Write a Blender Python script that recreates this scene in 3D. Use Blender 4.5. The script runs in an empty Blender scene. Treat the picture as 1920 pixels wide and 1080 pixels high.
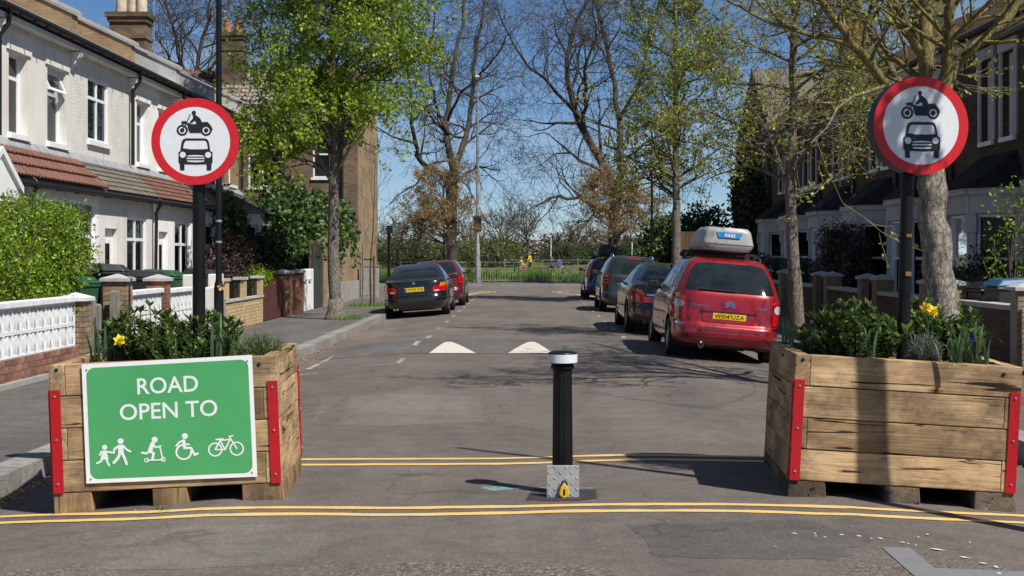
import bpy, bmesh, math, random
import numpy as np
from mathutils import Vector, Matrix, geometry
from mathutils.bvhtree import BVHTree
R = math.radians
random.seed(11)
RNG = np.random.default_rng(5)
scene = bpy.context.scene
C = scene.collection

# ------------------------------------------------------------ camera, sky, sun
cam_d = bpy.data.cameras.new('camera')
cam = bpy.data.objects.new('camera', cam_d); C.objects.link(cam)
cam.location = (0, 0, 1.6); cam.rotation_euler = (R(90), 0, 0)
cam_d.lens = 50.0; cam_d.sensor_width = 36.0
cam_d.shift_x = -0.0146; cam_d.shift_y = -0.0328
cam_d.clip_end = 6000
scene.camera = cam
SUN = Vector((0.75*0.636, -0.66*0.636, 0.772)).normalized()      # towards the sun
world = bpy.data.worlds.new('World'); scene.world = world; world.use_nodes = True
wn = world.node_tree.nodes; wl = world.node_tree.links
sky = wn.new('ShaderNodeTexSky'); sky.sky_type = 'NISHITA'; sky.sun_disc = False
sky.sun_elevation = math.asin(SUN.z); sky.sun_rotation = math.atan2(SUN.x, SUN.y)
sky.air_density = 0.7; sky.dust_density = 0.0; sky.ozone_density = 4.0; sky.altitude = 1000
wn['Background'].inputs['Strength'].default_value = 0.071
hsv = wn.new('ShaderNodeHueSaturation'); hsv.inputs['Saturation'].default_value = 1.10
wl.new(sky.outputs['Color'], hsv.inputs['Color'])
# thin high cloud drawn out in streaks over the whole sky
wtc = wn.new('ShaderNodeTexCoord'); wmp = wn.new('ShaderNodeMapping'); wmp.inputs['Scale'].default_value = (1.2, 1.2, 9.0); wl.new(wtc.outputs['Generated'], wmp.inputs[0])
wnz = wn.new('ShaderNodeTexNoise'); wnz.inputs['Scale'].default_value = 2.2; wnz.inputs['Detail'].default_value = 7; wnz.inputs['Roughness'].default_value = 0.6; wl.new(wmp.outputs[0], wnz.inputs['Vector'])
wmr = wn.new('ShaderNodeMapRange'); wmr.inputs['From Min'].default_value = 0.42; wmr.inputs['From Max'].default_value = 0.8; wmr.inputs['To Max'].default_value = 0.55; wl.new(wnz.outputs['Fac'], wmr.inputs['Value'])
wmx = wn.new('ShaderNodeMix'); wmx.data_type = 'RGBA'; wmx.inputs['B'].default_value = (6.6, 7.3, 8.0, 1); wl.new(wmr.outputs[0], wmx.inputs['Factor']); wl.new(hsv.outputs['Color'], wmx.inputs['A']); wl.new(wmx.outputs['Result'], wn['Background'].inputs['Color'])
sun_d = bpy.data.lights.new('sun', 'SUN'); sun_d.energy = 5.0; sun_d.angle = R(0.55); sun_d.color = (1.0, 0.95, 0.87)
sun = bpy.data.objects.new('sun', sun_d); C.objects.link(sun)
sun.rotation_euler = SUN.to_track_quat('Z', 'Y').to_euler(); sun.location = (20, -20, 40)
vs = scene.view_settings
vs.view_transform = 'Standard'; vs.look = 'None'; vs.exposure = 0.3; vs.gamma = 1.0; vs.use_curve_mapping = False

# ------------------------------------------------------------ helpers
def at(px, py, Y):            # photo pixel + depth -> a point of the place
    return Vector(((px-988)/2667*Y, Y, 1.6-(py-477)/2667*Y))
def onx(px, X):               # depth of a point on a plane X = const
    return 2667*X/(px-988)
MATS = {}
def nt(name):
    m = bpy.data.materials.new(name); m.use_nodes = True; MATS[name] = m
    n = m.node_tree.nodes; l = m.node_tree.links
    return m, n, l, n['Principled BSDF']
def ramp(n, l, fac, stops):
    r = n.new('ShaderNodeValToRGB'); e = r.color_ramp.elements
    while len(e) > 1: e.remove(e[-1])
    e[0].position = stops[0][0]; e[0].color = (*stops[0][1], 1)
    for p, c in stops[1:]:
        k = e.new(p); k.color = (*c, 1)
    l.new(fac, r.inputs[0]); return r.outputs[0]
def mul(c, k): return tuple(min(1, max(0, x*k)) for x in c)
def mat(name, col, rough=0.7, var=0.18, scale=6.0, bump=0.0, bscale=40.0, metal=0.0, coat=0.0, spec=0.5, rnd=0.0, col2=None, stretch=None, pos='Object', island=False):
    """procedural: base colour broken by two noises, a fine relief, an optional shift per object"""
    m, n, l, b = nt(name)
    tc = n.new('ShaderNodeTexCoord'); vec = tc.outputs[pos]
    if stretch:
        mp = n.new('ShaderNodeMapping'); mp.inputs['Scale'].default_value = stretch; l.new(vec, mp.inputs[0]); vec = mp.outputs[0]
    n1 = n.new('ShaderNodeTexNoise'); n1.inputs['Scale'].default_value = scale; n1.inputs['Detail'].default_value = 6; n1.inputs['Roughness'].default_value = 0.65
    l.new(vec, n1.inputs['Vector'])
    c2 = col2 or mul(col, 1-var*1.6)
    out = ramp(n, l, n1.outputs['Fac'], [(0.3, c2), (0.52, col), (0.75, mul(col, 1+var))])
    if rnd or island:
        src = n.new('ShaderNodeNewGeometry').outputs['Random Per Island'] if island else n.new('ShaderNodeObjectInfo').outputs['Random']
        mr = n.new('ShaderNodeMapRange'); mr.inputs['To Min'].default_value = 1-rnd; mr.inputs['To Max'].default_value = 1+rnd; l.new(src, mr.inputs['Value'])
        hs = n.new('ShaderNodeHueSaturation'); l.new(out, hs.inputs['Color']); l.new(mr.outputs[0], hs.inputs['Value']); out = hs.outputs[0]
    l.new(out, b.inputs['Base Color'])
    b.inputs['Roughness'].default_value = rough; b.inputs['Metallic'].default_value = metal
    b.inputs['Coat Weight'].default_value = coat; b.inputs['Coat Roughness'].default_value = 0.04
    b.inputs['Specular IOR Level'].default_value = spec
    if bump:
        n2 = n.new('ShaderNodeTexNoise'); n2.inputs['Scale'].default_value = bscale; n2.inputs['Detail'].default_value = 5; l.new(vec, n2.inputs['Vector'])
        bp = n.new('ShaderNodeBump'); bp.inputs['Strength'].default_value = bump; bp.inputs['Distance'].default_value = 0.02
        l.new(n2.outputs['Fac'], bp.inputs['Height']); l.new(bp.outputs[0], b.inputs['Normal'])
    return m
def leafmat(name, col, col2, trans=0.4):
    m, n, l, b = nt(name)
    g = n.new('ShaderNodeNewGeometry')
    c = ramp(n, l, g.outputs['Random Per Island'], [(0.0, mul(col2, 0.7)), (0.4, col2), (0.75, col), (1.0, mul(col, 1.35))])
    l.new(c, b.inputs['Base Color']); b.inputs['Roughness'].default_value = 0.5
    t = n.new('ShaderNodeBsdfTranslucent'); l.new(c, t.inputs['Color'])
    mx = n.new('ShaderNodeMixShader'); mx.inputs[0].default_value = trans
    l.new(b.outputs[0], mx.inputs[1]); l.new(t.outputs[0], mx.inputs[2]); l.new(mx.outputs[0], n['Material Output'].inputs['Surface'])
    return m
def glassmat(name, tint=(0.55, 0.6, 0.62), refl=0.22):
    m, n, l, b = nt(name)
    g = n.new('ShaderNodeBsdfGlossy'); g.inputs['Roughness'].default_value = 0.02; g.inputs['Color'].default_value = (0.9, 0.95, 1, 1)
    t = n.new('ShaderNodeBsdfTransparent'); t.inputs['Color'].default_value = (*tint, 1)
    lw = n.new('ShaderNodeLayerWeight'); lw.inputs['Blend'].default_value = refl
    mx = n.new('ShaderNodeMixShader'); l.new(lw.outputs['Fresnel'], mx.inputs[0]); l.new(t.outputs[0], mx.inputs[1]); l.new(g.outputs[0], mx.inputs[2])
    l.new(mx.outputs[0], n['Material Output'].inputs['Surface']); n.remove(b)
    return m
def brickmat(name, c1, c2, mortar, bw=0.225, bh=0.075, dirt=0.35):
    """courses laid in world metres on whichever upright face it is"""
    m, n, l, b = nt(name)
    g = n.new('ShaderNodeNewGeometry')
    sp = n.new('ShaderNodeSeparateXYZ'); l.new(g.outputs['Position'], sp.inputs[0])
    sn = n.new('ShaderNodeSeparateXYZ'); l.new(g.outputs['True Normal'], sn.inputs[0])
    ab = n.new('ShaderNodeMath'); ab.operation = 'ABSOLUTE'; l.new(sn.outputs['X'], ab.inputs[0])
    gt = n.new('ShaderNodeMath'); gt.operation = 'GREATER_THAN'; gt.inputs[1].default_value = 0.6; l.new(ab.outputs[0], gt.inputs[0])
    mx = n.new('ShaderNodeMix'); l.new(gt.outputs[0], mx.inputs['Factor']); l.new(sp.outputs['X'], mx.inputs['A']); l.new(sp.outputs['Y'], mx.inputs['B'])
    cb = n.new('ShaderNodeCombineXYZ'); l.new(mx.outputs['Result'], cb.inputs['X']); l.new(sp.outputs['Z'], cb.inputs['Y'])
    bt = n.new('ShaderNodeTexBrick'); bt.inputs['Scale'].default_value = 1.0; bt.inputs['Brick Width'].default_value = bw; bt.inputs['Row Height'].default_value = bh
    bt.inputs['Mortar Size'].default_value = 0.006; bt.inputs['Mortar Smooth'].default_value = 0.2; bt.inputs['Bias'].default_value = -0.1
    bt.inputs['Color1'].default_value = (*c1, 1); bt.inputs['Color2'].default_value = (*c2, 1); bt.inputs['Mortar'].default_value = (*mortar, 1)
    l.new(cb.outputs[0], bt.inputs['Vector'])
    nz = n.new('ShaderNodeTexNoise'); nz.inputs['Scale'].default_value = 1.3; nz.inputs['Detail'].default_value = 8; l.new(g.outputs['Position'], nz.inputs['Vector'])
    r = ramp(n, l, nz.outputs['Fac'], [(0.3, (1-dirt,)*3), (0.7, (1.12, 1.1, 1.08))])
    mm = n.new('ShaderNodeMix'); mm.data_type = 'RGBA'; mm.blend_type = 'MULTIPLY'; mm.inputs['Factor'].default_value = 1
    l.new(bt.outputs['Color'], mm.inputs['A']); l.new(r, mm.inputs['B']); l.new(mm.outputs['Result'], b.inputs['Base Color'])
    b.inputs['Roughness'].default_value = 0.9
    bp = n.new('ShaderNodeBump'); bp.invert = True; bp.inputs['Strength'].default_value = 0.7; bp.inputs['Distance'].default_value = 0.01
    l.new(bt.outputs['Fac'], bp.inputs['Height']); l.new(bp.outputs[0], b.inputs['Normal'])
    return m

ORG = {}                     # world origin of every object that can be a parent
def props(o, label=None, cat=None, group=None, kind=None):
    if label: o['label'] = label
    if cat: o['category'] = cat
    if group: o['group'] = group
    if kind: o['kind'] = kind
    return o
def thing(name, label, cat, loc=(0, 0, 0), rotz=0.0, group=None):
    o = bpy.data.objects.new(name, None); C.objects.link(o); o.empty_display_size = 0.2
    o.location = loc; o.rotation_euler = (0, 0, rotz); ORG[o.name] = Vector(loc)
    return props(o, label, cat, group)
class MB:
    def __init__(s): s.v = []; s.f = []; s.mi = []
    def face(s, pts, mi=0):
        k = len(s.v); s.v += [tuple(p) for p in pts]; s.f.append(tuple(range(k, k+len(pts)))); s.mi.append(mi)
    def hexa(s, p, mi=0):     # 8 corners, bottom ring then top ring
        k = len(s.v); s.v += [tuple(q) for q in p]
        for f in ((0, 3, 2, 1), (4, 5, 6, 7), (0, 1, 5, 4), (1, 2, 6, 5), (2, 3, 7, 6), (3, 0, 4, 7)):
            s.f.append(tuple(k+i for i in f)); s.mi.append(mi)
        return s
    def box(s, x0, x1, y0, y1, z0, z1, M=None, mi=0):
        p = [(x0, y0, z0), (x1, y0, z0), (x1, y1, z0), (x0, y1, z0), (x0, y0, z1), (x1, y0, z1), (x1, y1, z1), (x0, y1, z1)]
        if M: p = [M(*q) for q in p]
        return s.hexa(p, mi)
    def prism(s, poly, d0, d1, M=None, mi=0):   # polygon (u,z) swept through depth d
        a = [(u, d0, z) for u, z in poly]; b = [(u, d1, z) for u, z in poly]
        if M: a = [M(*q) for q in a]; b = [M(*q) for q in b]
        k = len(s.v); n = len(poly); s.v += [tuple(q) for q in a+b]
        s.f.append(tuple(range(k, k+n))); s.f.append(tuple(range(k+2*n-1, k+n-1, -1)))
        for i in range(n): s.f.append((k+i, k+n+i, k+n+(i+1) % n, k+(i+1) % n))
        s.mi += [mi]*(n+2); return s
    def tube(s, pts, rad, sides=6, cap=True, mi=0):
        pts = [Vector(p) for p in pts]; n = len(pts)
        if not hasattr(rad, '__len__'): rad = [rad]*n
        k = len(s.v); up = None
        for i, p in enumerate(pts):
            t = (pts[min(i+1, n-1)]-pts[max(i-1, 0)]).normalized()
            if up is None:
                up = Vector((0, 0, 1)) if abs(t.z) < 0.9 else Vector((1, 0, 0))
            a = up-t*up.dot(t)
            if a.length < 1e-5: a = t.orthogonal()
            a.normalize(); up = a; c = t.cross(a)
            for j in range(sides):
                an = 2*math.pi*j/sides; s.v.append(tuple(p+(a*math.cos(an)+c*math.sin(an))*rad[i]))
        for i in range(n-1):
            for j in range(sides):
                q = (j+1) % sides
                s.f.append((k+i*sides+j, k+i*sides+q, k+(i+1)*sides+q, k+(i+1)*sides+j)); s.mi.append(mi)
        if cap:
            s.f.append(tuple(k+j for j in range(sides-1, -1, -1))); s.mi.append(mi)
            s.f.append(tuple(k+(n-1)*sides+j for j in range(sides))); s.mi.append(mi)
        return s
    def lathe(s, prof, c=(0, 0, 0), sides=20, mi=0):   # profile (r,z)
        k = len(s.v)
        for r, z in prof:
            for j in range(sides):
                an = 2*math.pi*j/sides; s.v.append((c[0]+r*math.cos(an), c[1]+r*math.sin(an), c[2]+z))
        for i in range(len(prof)-1):
            for j in range(sides):
                q = (j+1) % sides; s.f.append((k+i*sides+j, k+i*sides+q, k+(i+1)*sides+q, k+(i+1)*sides+j)); s.mi.append(mi)
        s.f.append(tuple(k+j for j in range(sides-1, -1, -1))); s.mi.append(mi)
        s.f.append(tuple(k+(len(prof)-1)*sides+j for j in range(sides))); s.mi.append(mi)
        return s
    def arr(s, v, f, mi=0):
        k = len(s.v); s.v += [tuple(p) for p in v]; s.f += [tuple(k+i for i in q) for q in f]; s.mi += [mi]*len(f); return s
    def mesh(s, name, mats, off=(0, 0, 0), smooth=False, fix=True):
        me = bpy.data.meshes.new(name)
        v = np.array(s.v, dtype=float).reshape(-1, 3)-np.array(off)
        me.from_pydata(v.tolist(), [], s.f)
        for m in (mats if isinstance(mats, (list, tuple)) else [mats]): me.materials.append(MATS[m])
        if any(s.mi): me.polygons.foreach_set('material_index', s.mi)
        if fix:
            b = bmesh.new(); b.from_mesh(me); bmesh.ops.recalc_face_normals(b, faces=b.faces); b.to_mesh(me); b.free()
        if smooth:
            me.polygons.foreach_set('use_smooth', [True]*len(me.polygons))
            if smooth is not True: me.set_sharp_from_angle(angle=R(smooth))
        return me
    def build(s, name, mats, parent=None, local=False, smooth=False, fix=True, bevel=0.0, loc=None):
        base = ORG[parent.name] if parent else Vector((0, 0, 0))
        org = Vector(loc) if loc is not None else base
        me = s.mesh(name, mats, (0, 0, 0) if local else org, smooth, fix)
        o = bpy.data.objects.new(name, me); C.objects.link(o); ORG[o.name] = org
        if parent: o.parent = parent; o.location = org-base
        else: o.location = org
        if bevel:
            bv = o.modifiers.new('bevel', 'BEVEL'); bv.width = bevel; bv.segments = 2; bv.limit_method = 'ANGLE'; bv.angle_limit = R(40)
        return o
def inst(o, name, parent, M):            # another piece sharing mesh data; M = matrix in the parent's space
    c = bpy.data.objects.new(name, o); C.objects.link(c); c.parent = parent; c.matrix_local = M
    ORG[c.name] = M.translation + (ORG[parent.name] if parent else Vector((0, 0, 0)))
    return c
def copy_tree(o, parent=None):
    c = o.copy(); C.objects.link(c); c.parent = parent; ORG[c.name] = ORG.get(o.name, Vector())
    for ch in list(o.children): copy_tree(ch, c)
    return c
# wall frames: (u along the wall, depth outwards, z)
def face_px(X0): return lambda u, d, z: (X0+d, u, z)      # looks towards +X
def face_nx(X0): return lambda u, d, z: (X0-d, u, z)      # looks towards -X
def face_ny(Y0): return lambda u, d, z: (u, Y0-d, z)      # looks towards the camera

# flat shapes for print (u,v) -> triangles
def disc2(cx, cy, r, n=28): return [(cx+r*math.cos(2*math.pi*i/n), cy+r*math.sin(2*math.pi*i/n)) for i in range(n)]
class Print:
    """shapes in a sheet's own (u,v), each a hair above the one before"""
    def __init__(s): s.polys = []
    def poly(s, p, ink=0): s.polys.append((p, ink, None)); return s
    def disc(s, cx, cy, r, ink=0): return s.poly(disc2(cx, cy, r), ink)
    def ring(s, cx, cy, r, w, ink=0, a0=0, a1=360, n=40):
        o = [(cx+(r+w/2)*math.cos(R(a0+(a1-a0)*i/n)), cy+(r+w/2)*math.sin(R(a0+(a1-a0)*i/n))) for i in range(n+1)]
        q = [(cx+(r-w/2)*math.cos(R(a0+(a1-a0)*i/n)), cy+(r-w/2)*math.sin(R(a0+(a1-a0)*i/n))) for i in range(n+1)]
        for i in range(n): s.polys.append(([o[i], o[i+1], q[i+1], q[i]], ink, len(s.polys) if i == 0 else 'same'))
        return s
    def line(s, pts, w, ink=0):
        for a, b in zip(pts[:-1], pts[1:]):
            a = Vector(a); b = Vector(b); t = (b-a); 
            an = math.atan2(t.y, t.x); h = w/2
            p = [(a.x+h*math.cos(an+R(90+k)), a.y+h*math.sin(an+R(90+k))) for k in range(0, 181, 30)]
            p += [(b.x+h*math.cos(an+R(-90+k)), b.y+h*math.sin(an+R(-90+k))) for k in range(0, 181, 30)]
            s.poly(p, ink)
        return s
    def text(s, txt, cx, cy, h, ink=0, wid=None, bold=0.0):
        cu = bpy.data.curves.new('t', 'FONT'); cu.body = txt; cu.size = 1; cu.align_x = 'LEFT'; cu.offset = bold; cu.resolution_u = 4
        o = bpy.data.objects.new('t', cu); C.objects.link(o); bpy.context.view_layer.update()
        dg = bpy.context.evaluated_depsgraph_get(); me = o.evaluated_get(dg).to_mesh()
        v = np.array([q.co[:2] for q in me.vertices]); lo = v.min(0); hi = v.max(0)
        sy = h/(hi[1]-lo[1]); sx = (wid/(hi[0]-lo[0])) if wid else sy
        v = (v-(lo+hi)/2)*np.array([sx, sy])+np.array([cx, cy])
        first = True
        for p in me.polygons:
            s.polys.append(([tuple(v[i]) for i in p.vertices], ink, None if first else 'same')); first = False
        o.evaluated_get(dg).to_mesh_clear(); bpy.data.objects.remove(o); bpy.data.curves.remove(cu)
        return s
    def build(s, name, mats, M, parent=None, local=False, d0=0.001, step=0.00012):
        mb = MB(); d = d0
        for p, ink, same in s.polys:
            if same != 'same': d += step
            mb.face([M(u, d, v) for u, v in p], ink)
        return mb.build(name, mats, parent, local, fix=False)
# ------------------------------------------------------------ materials
def asphalt(name, base, coarse=True):
    m, n, l, b = nt(name)
    g = n.new('ShaderNodeNewGeometry'); P = g.outputs['Position']
    def noise(s, d=6, r=0.6, vec=P):
        k = n.new('ShaderNodeTexNoise'); k.inputs['Scale'].default_value = s; k.inputs['Detail'].default_value = d; k.inputs['Roughness'].default_value = r; l.new(vec, k.inputs['Vector']); return k.outputs['Fac']
    def mixc(a, bb, f, mode='MIX'):
        k = n.new('ShaderNodeMix'); k.data_type = 'RGBA'; k.blend_type = mode
        if isinstance(f, float): k.inputs['Factor'].default_value = f
        else: l.new(f, k.inputs['Factor'])
        l.new(a, k.inputs['A']); l.new(bb, k.inputs['B']); return k.outputs['Result']
    big = ramp(n, l, noise(0.45, 5, 0.6), [(0.3, mul(base, 0.80)), (0.5, base), (0.7, mul((base[0]*1.06, base[1], base[2]*0.96), 1.16))])
    mid = ramp(n, l, noise(4, 9, 0.8), [(0.3, (0.70,)*3), (0.5, (1.0,)*3), (0.7, (1.28, 1.26, 1.22))])
    grit = ramp(n, l, noise(34, 6, 0.8), [(0.32, (0.55,)*3), (0.5, (1.0,)*3), (0.68, (1.45, 1.42, 1.36))])
    fine = ramp(n, l, noise(120, 3, 0.7), [(0.3, (0.5,)*3), (0.5, (1.0,)*3), (0.72, (1.7, 1.65, 1.6))])
    # streaks along the street, as traffic wears it
    mp = n.new('ShaderNodeMapping'); mp.inputs['Scale'].default_value = (1.3, 0.22, 1); l.new(P, mp.inputs[0])
    st = ramp(n, l, noise(1.0, 5, 0.6, mp.outputs[0]), [(0.35, (0.86,)*3), (0.65, (1.1,)*3)])
    c = mixc(mixc(mixc(mixc(big, mid, 1.0, 'MULTIPLY'), grit, 0.8, 'MULTIPLY'), fine, 0.75, 'MULTIPLY'), st, 1.0, 'MULTIPLY')
    # cracks
    dv = n.new('ShaderNodeVectorMath'); dv.operation = 'MULTIPLY_ADD'
    nc = n.new('ShaderNodeTexNoise'); nc.inputs['Scale'].default_value = 2.2; nc.inputs['Detail'].default_value = 6; l.new(P, nc.inputs['Vector'])
    l.new(nc.outputs['Color'], dv.inputs[0]); dv.inputs[1].default_value = (0.8, 0.8, 0); l.new(P, dv.inputs[2])
    vo = n.new('ShaderNodeTexVoronoi'); vo.feature = 'DISTANCE_TO_EDGE'; vo.inputs['Scale'].default_value = 0.8; l.new(dv.outputs[0], vo.inputs['Vector'])
    ck = ramp(n, l, vo.outputs['Distance'], [(0.0, (1,)*3), (0.007, (1,)*3), (0.013, (0,)*3)])
    gate = ramp(n, l, noise(0.7, 3), [(0.5, (0,)*3), (0.62, (0.55,)*3)])
    ckm = mixc(ck, gate, 1.0, 'MULTIPLY')
    dark = n.new('ShaderNodeRGB'); dark.outputs[0].default_value = (*mul(base, 0.35), 1)
    c = mixc(c, dark.outputs[0], ckm)
    hgt = noise(140, 3, 0.7)
    if coarse:   # worn foreground surface with the stones standing proud
        sp = n.new('ShaderNodeSeparateXYZ'); l.new(P, sp.inputs[0])
        md = n.new('ShaderNodeMath'); md.operation = 'MULTIPLY_ADD'; l.new(noise(0.8, 5, 0.6), md.inputs[0]); md.inputs[1].default_value = 3.2; l.new(sp.outputs['Y'], md.inputs[2])
        mr = n.new('ShaderNodeMapRange'); mr.inputs['From Min'].default_value = 8.55; mr.inputs['From Max'].default_value = 9.1; mr.inputs['To Min'].default_value = 1; mr.inputs['To Max'].default_value = 0; l.new(md.outputs[0], mr.inputs['Value'])
        vs2 = n.new('ShaderNodeTexVoronoi'); vs2.inputs['Scale'].default_value = 62; l.new(P, vs2.inputs['Vector'])
        stc = ramp(n, l, vs2.outputs['Color'], [(0.0, (0.06, 0.053, 0.05)), (0.4, (0.15, 0.13, 0.115)), (0.8, (0.25, 0.21, 0.18)), (1.0, (0.40, 0.33, 0.27))])
        jn = ramp(n, l, vs2.outputs['Distance'], [(0.25, (1,)*3), (0.62, (0.58,)*3)])
        c = mixc(c, mixc(stc, jn, 1.0, 'MULTIPLY'), mr.outputs[0])
        hm = n.new('ShaderNodeMix'); l.new(mr.outputs[0], hm.inputs['Factor']); l.new(hgt, hm.inputs['A'])
        iv = n.new('ShaderNodeMath'); iv.operation = 'SUBTRACT'; iv.inputs[0].default_value = 1.3; l.new(vs2.outputs['Distance'], iv.inputs[1]); l.new(iv.outputs[0], hm.inputs['B']); hgt = hm.outputs['Result']
    l.new(c, b.inputs['Base Color']); b.inputs['Roughness'].default_value = 0.85; b.inputs['Specular IOR Level'].default_value = 0.35
    bp = n.new('ShaderNodeBump'); bp.inputs['Strength'].default_value = 0.6; bp.inputs['Distance'].default_value = 0.012; l.new(hgt, bp.inputs['Height']); l.new(bp.outputs[0], b.inputs['Normal'])
    return m
def meadow(name):
    m, n, l, b = nt(name)
    g = n.new('ShaderNodeNewGeometry')
    a = n.new('ShaderNodeTexNoise'); a.inputs['Scale'].default_value = 0.12; a.inputs['Detail'].default_value = 8; a.inputs['Roughness'].default_value = 0.7; l.new(g.outputs['Position'], a.inputs['Vector'])
    l.new(ramp(n, l, a.outputs['Fac'], [(0.3, (0.045, 0.085, 0.015)), (0.48, (0.07, 0.11, 0.022)), (0.58, (0.13, 0.115, 0.05)), (0.75, (0.17, 0.14, 0.075))]), b.inputs['Base Color'])
    b.inputs['Roughness'].default_value = 0.95; b.inputs['Specular IOR Level'].default_value = 0.1
    return m
def paint(name, col, wear=0.5, under=(0.12, 0.11, 0.105)):     # road paint worn through in specks
    m, n, l, b = nt(name)
    g = n.new('ShaderNodeNewGeometry')
    a = n.new('ShaderNodeTexNoise'); a.inputs['Scale'].default_value = 38; a.inputs['Detail'].default_value = 8; a.inputs['Roughness'].default_value = 0.75; l.new(g.outputs['Position'], a.inputs['Vector'])
    a2 = n.new('ShaderNodeTexNoise'); a2.inputs['Scale'].default_value = 3; a2.inputs['Detail'].default_value = 4; l.new(g.outputs['Position'], a2.inputs['Vector'])
    ad = n.new('ShaderNodeMath'); ad.operation = 'MULTIPLY_ADD'; l.new(a2.outputs['Fac'], ad.inputs[0]); ad.inputs[1].default_value = 0.35; l.new(a.outputs['Fac'], ad.inputs[2])
    l.new(ramp(n, l, ad.outputs[0], [(wear-0.03, under), (wear+0.05, mul(col, 0.85)), (wear+0.25, col)]), b.inputs['Base Color'])
    b.inputs['Roughness'].default_value = 0.7
    return m
def woodmat(name, c1, c2, axis):
    """sawn oak: fine grain, silvered patches, drying splits, the odd knot; each board its own"""
    m, n, l, b = nt(name)
    tc = n.new('ShaderNodeTexCoord'); oi = n.new('ShaderNodeObjectInfo')
    ofs = n.new('ShaderNodeVectorMath'); ofs.operation = 'SCALE'; ofs.inputs[0].default_value = (17.1, 13.3, 19.7); l.new(oi.outputs['Random'], ofs.inputs['Scale'])
    av = n.new('ShaderNodeVectorMath'); l.new(tc.outputs['Object'], av.inputs[0]); l.new(ofs.outputs[0], av.inputs[1])
    def noise(scale, det=6, rough=0.6, dist=0.0, st=None):
        v = av.outputs[0]
        if st:
            mp = n.new('ShaderNodeMapping'); mp.inputs['Scale'].default_value = st; l.new(v, mp.inputs[0]); v = mp.outputs[0]
        k = n.new('ShaderNodeTexNoise'); k.inputs['Scale'].default_value = scale; k.inputs['Detail'].default_value = det; k.inputs['Roughness'].default_value = rough; k.inputs['Distortion'].default_value = dist; l.new(v, k.inputs['Vector']); return k.outputs['Fac']
    def S(a, c): q = [c, c, c]; q[axis] = a; return q
    def mm(x, y, f=1.0):
        q = n.new('ShaderNodeMix'); q.data_type = 'RGBA'; q.blend_type = 'MULTIPLY'; q.inputs['Factor'].default_value = f; l.new(x, q.inputs['A']); l.new(y, q.inputs['B']); return q.outputs['Result']
    base = ramp(n, l, noise(1.6, 7, 0.7, 0.4, S(0.8, 2.5)), [(0.3, mul(c2, 0.8)), (0.45, c2), (0.58, c1), (0.72, mul(c1, 1.25))])
    grain = ramp(n, l, noise(1.0, 6, 0.7, 0.6, S(2.2, 70)), [(0.3, (0.62, 0.6, 0.58)), (0.5, (1.0,)*3), (0.7, (1.2,)*3)])
    silver = ramp(n, l, noise(2.6, 6, 0.7), [(0.36, (0.42, 0.42, 0.44)), (0.5, (0.90, 0.89, 0.87)), (0.68, (1.15, 1.06, 0.94))])
    split = ramp(n, l, noise(1.0, 3, 0.5, 1.2, S(1.1, 21)), [(0.335, (0.10,)*3), (0.36, (1.0,)*3)])
    vo = n.new('ShaderNodeTexVoronoi'); mp = n.new('ShaderNodeMapping'); mp.inputs['Scale'].default_value = S(2.0, 4.5); l.new(av.outputs[0], mp.inputs[0]); l.new(mp.outputs[0], vo.inputs['Vector']); vo.inputs['Scale'].default_value = 1.0
    knot = ramp(n, l, vo.outputs['Distance'], [(0.05, (0.22, 0.17, 0.13)), (0.085, (0.7, 0.62, 0.55)), (0.13, (1.0,)*3)])
    hs = n.new('ShaderNodeHueSaturation'); mr = n.new('ShaderNodeMapRange'); mr.inputs['To Min'].default_value = 0.8; mr.inputs['To Max'].default_value = 1.2; l.new(oi.outputs['Random'], mr.inputs['Value']); l.new(mr.outputs[0], hs.inputs['Value'])
    full = mm(mm(mm(mm(base, grain), silver, 0.85), split), knot); l.new(full, hs.inputs['Color']); l.new(hs.outputs[0], b.inputs['Base Color']); b.inputs['Roughness'].default_value = 0.85; b.inputs['Specular IOR Level'].default_value = 0.2
    bp = n.new('ShaderNodeBump'); bp.inputs['Strength'].default_value = 0.5; bp.inputs['Distance'].default_value = 0.006; l.new(mm(grain, split), bp.inputs['Height']); l.new(bp.outputs[0], b.inputs['Normal'])
    return m
def rendermat(name, col, bump, bscale):
    """painted render: soft blotches, rain streaks, grime"""
    m, n, l, b = nt(name)
    g = n.new('ShaderNodeNewGeometry'); P = g.outputs['Position']
    def noise(s, d, r, st=None):
        v = P
        if st: mp = n.new('ShaderNodeMapping'); mp.inputs['Scale'].default_value = st; l.new(P, mp.inputs[0]); v = mp.outputs[0]
        k = n.new('ShaderNodeTexNoise'); k.inputs['Scale'].default_value = s; k.inputs['Detail'].default_value = d; k.inputs['Roughness'].default_value = r; l.new(v, k.inputs['Vector']); return k.outputs['Fac']
    a = ramp(n, l, noise(1.1, 7, 0.65), [(0.3, mul(col, 0.84)), (0.55, col), (0.75, mul(col, 1.06))])
    s_ = ramp(n, l, noise(1.0, 6, 0.7, (5, 5, 0.35)), [(0.3, (0.72, 0.70, 0.66)), (0.46, (1.0,)*3)])
    q = n.new('ShaderNodeMix'); q.data_type = 'RGBA'; q.blend_type = 'MULTIPLY'; q.inputs['Factor'].default_value = 0.75; l.new(a, q.inputs['A']); l.new(s_, q.inputs['B']); l.new(q.outputs['Result'], b.inputs['Base Color'])
    b.inputs['Roughness'].default_value = 0.9
    bp = n.new('ShaderNodeBump'); bp.inputs['Strength'].default_value = bump; bp.inputs['Distance'].default_value = 0.02; l.new(noise(bscale, 5, 0.6), bp.inputs['Height']); l.new(bp.outputs[0], b.inputs['Normal'])
    return m
asphalt('asphalt', (0.135, 0.118, 0.107)); asphalt('hump_asphalt', (0.115, 0.11, 0.108), False)
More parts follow.
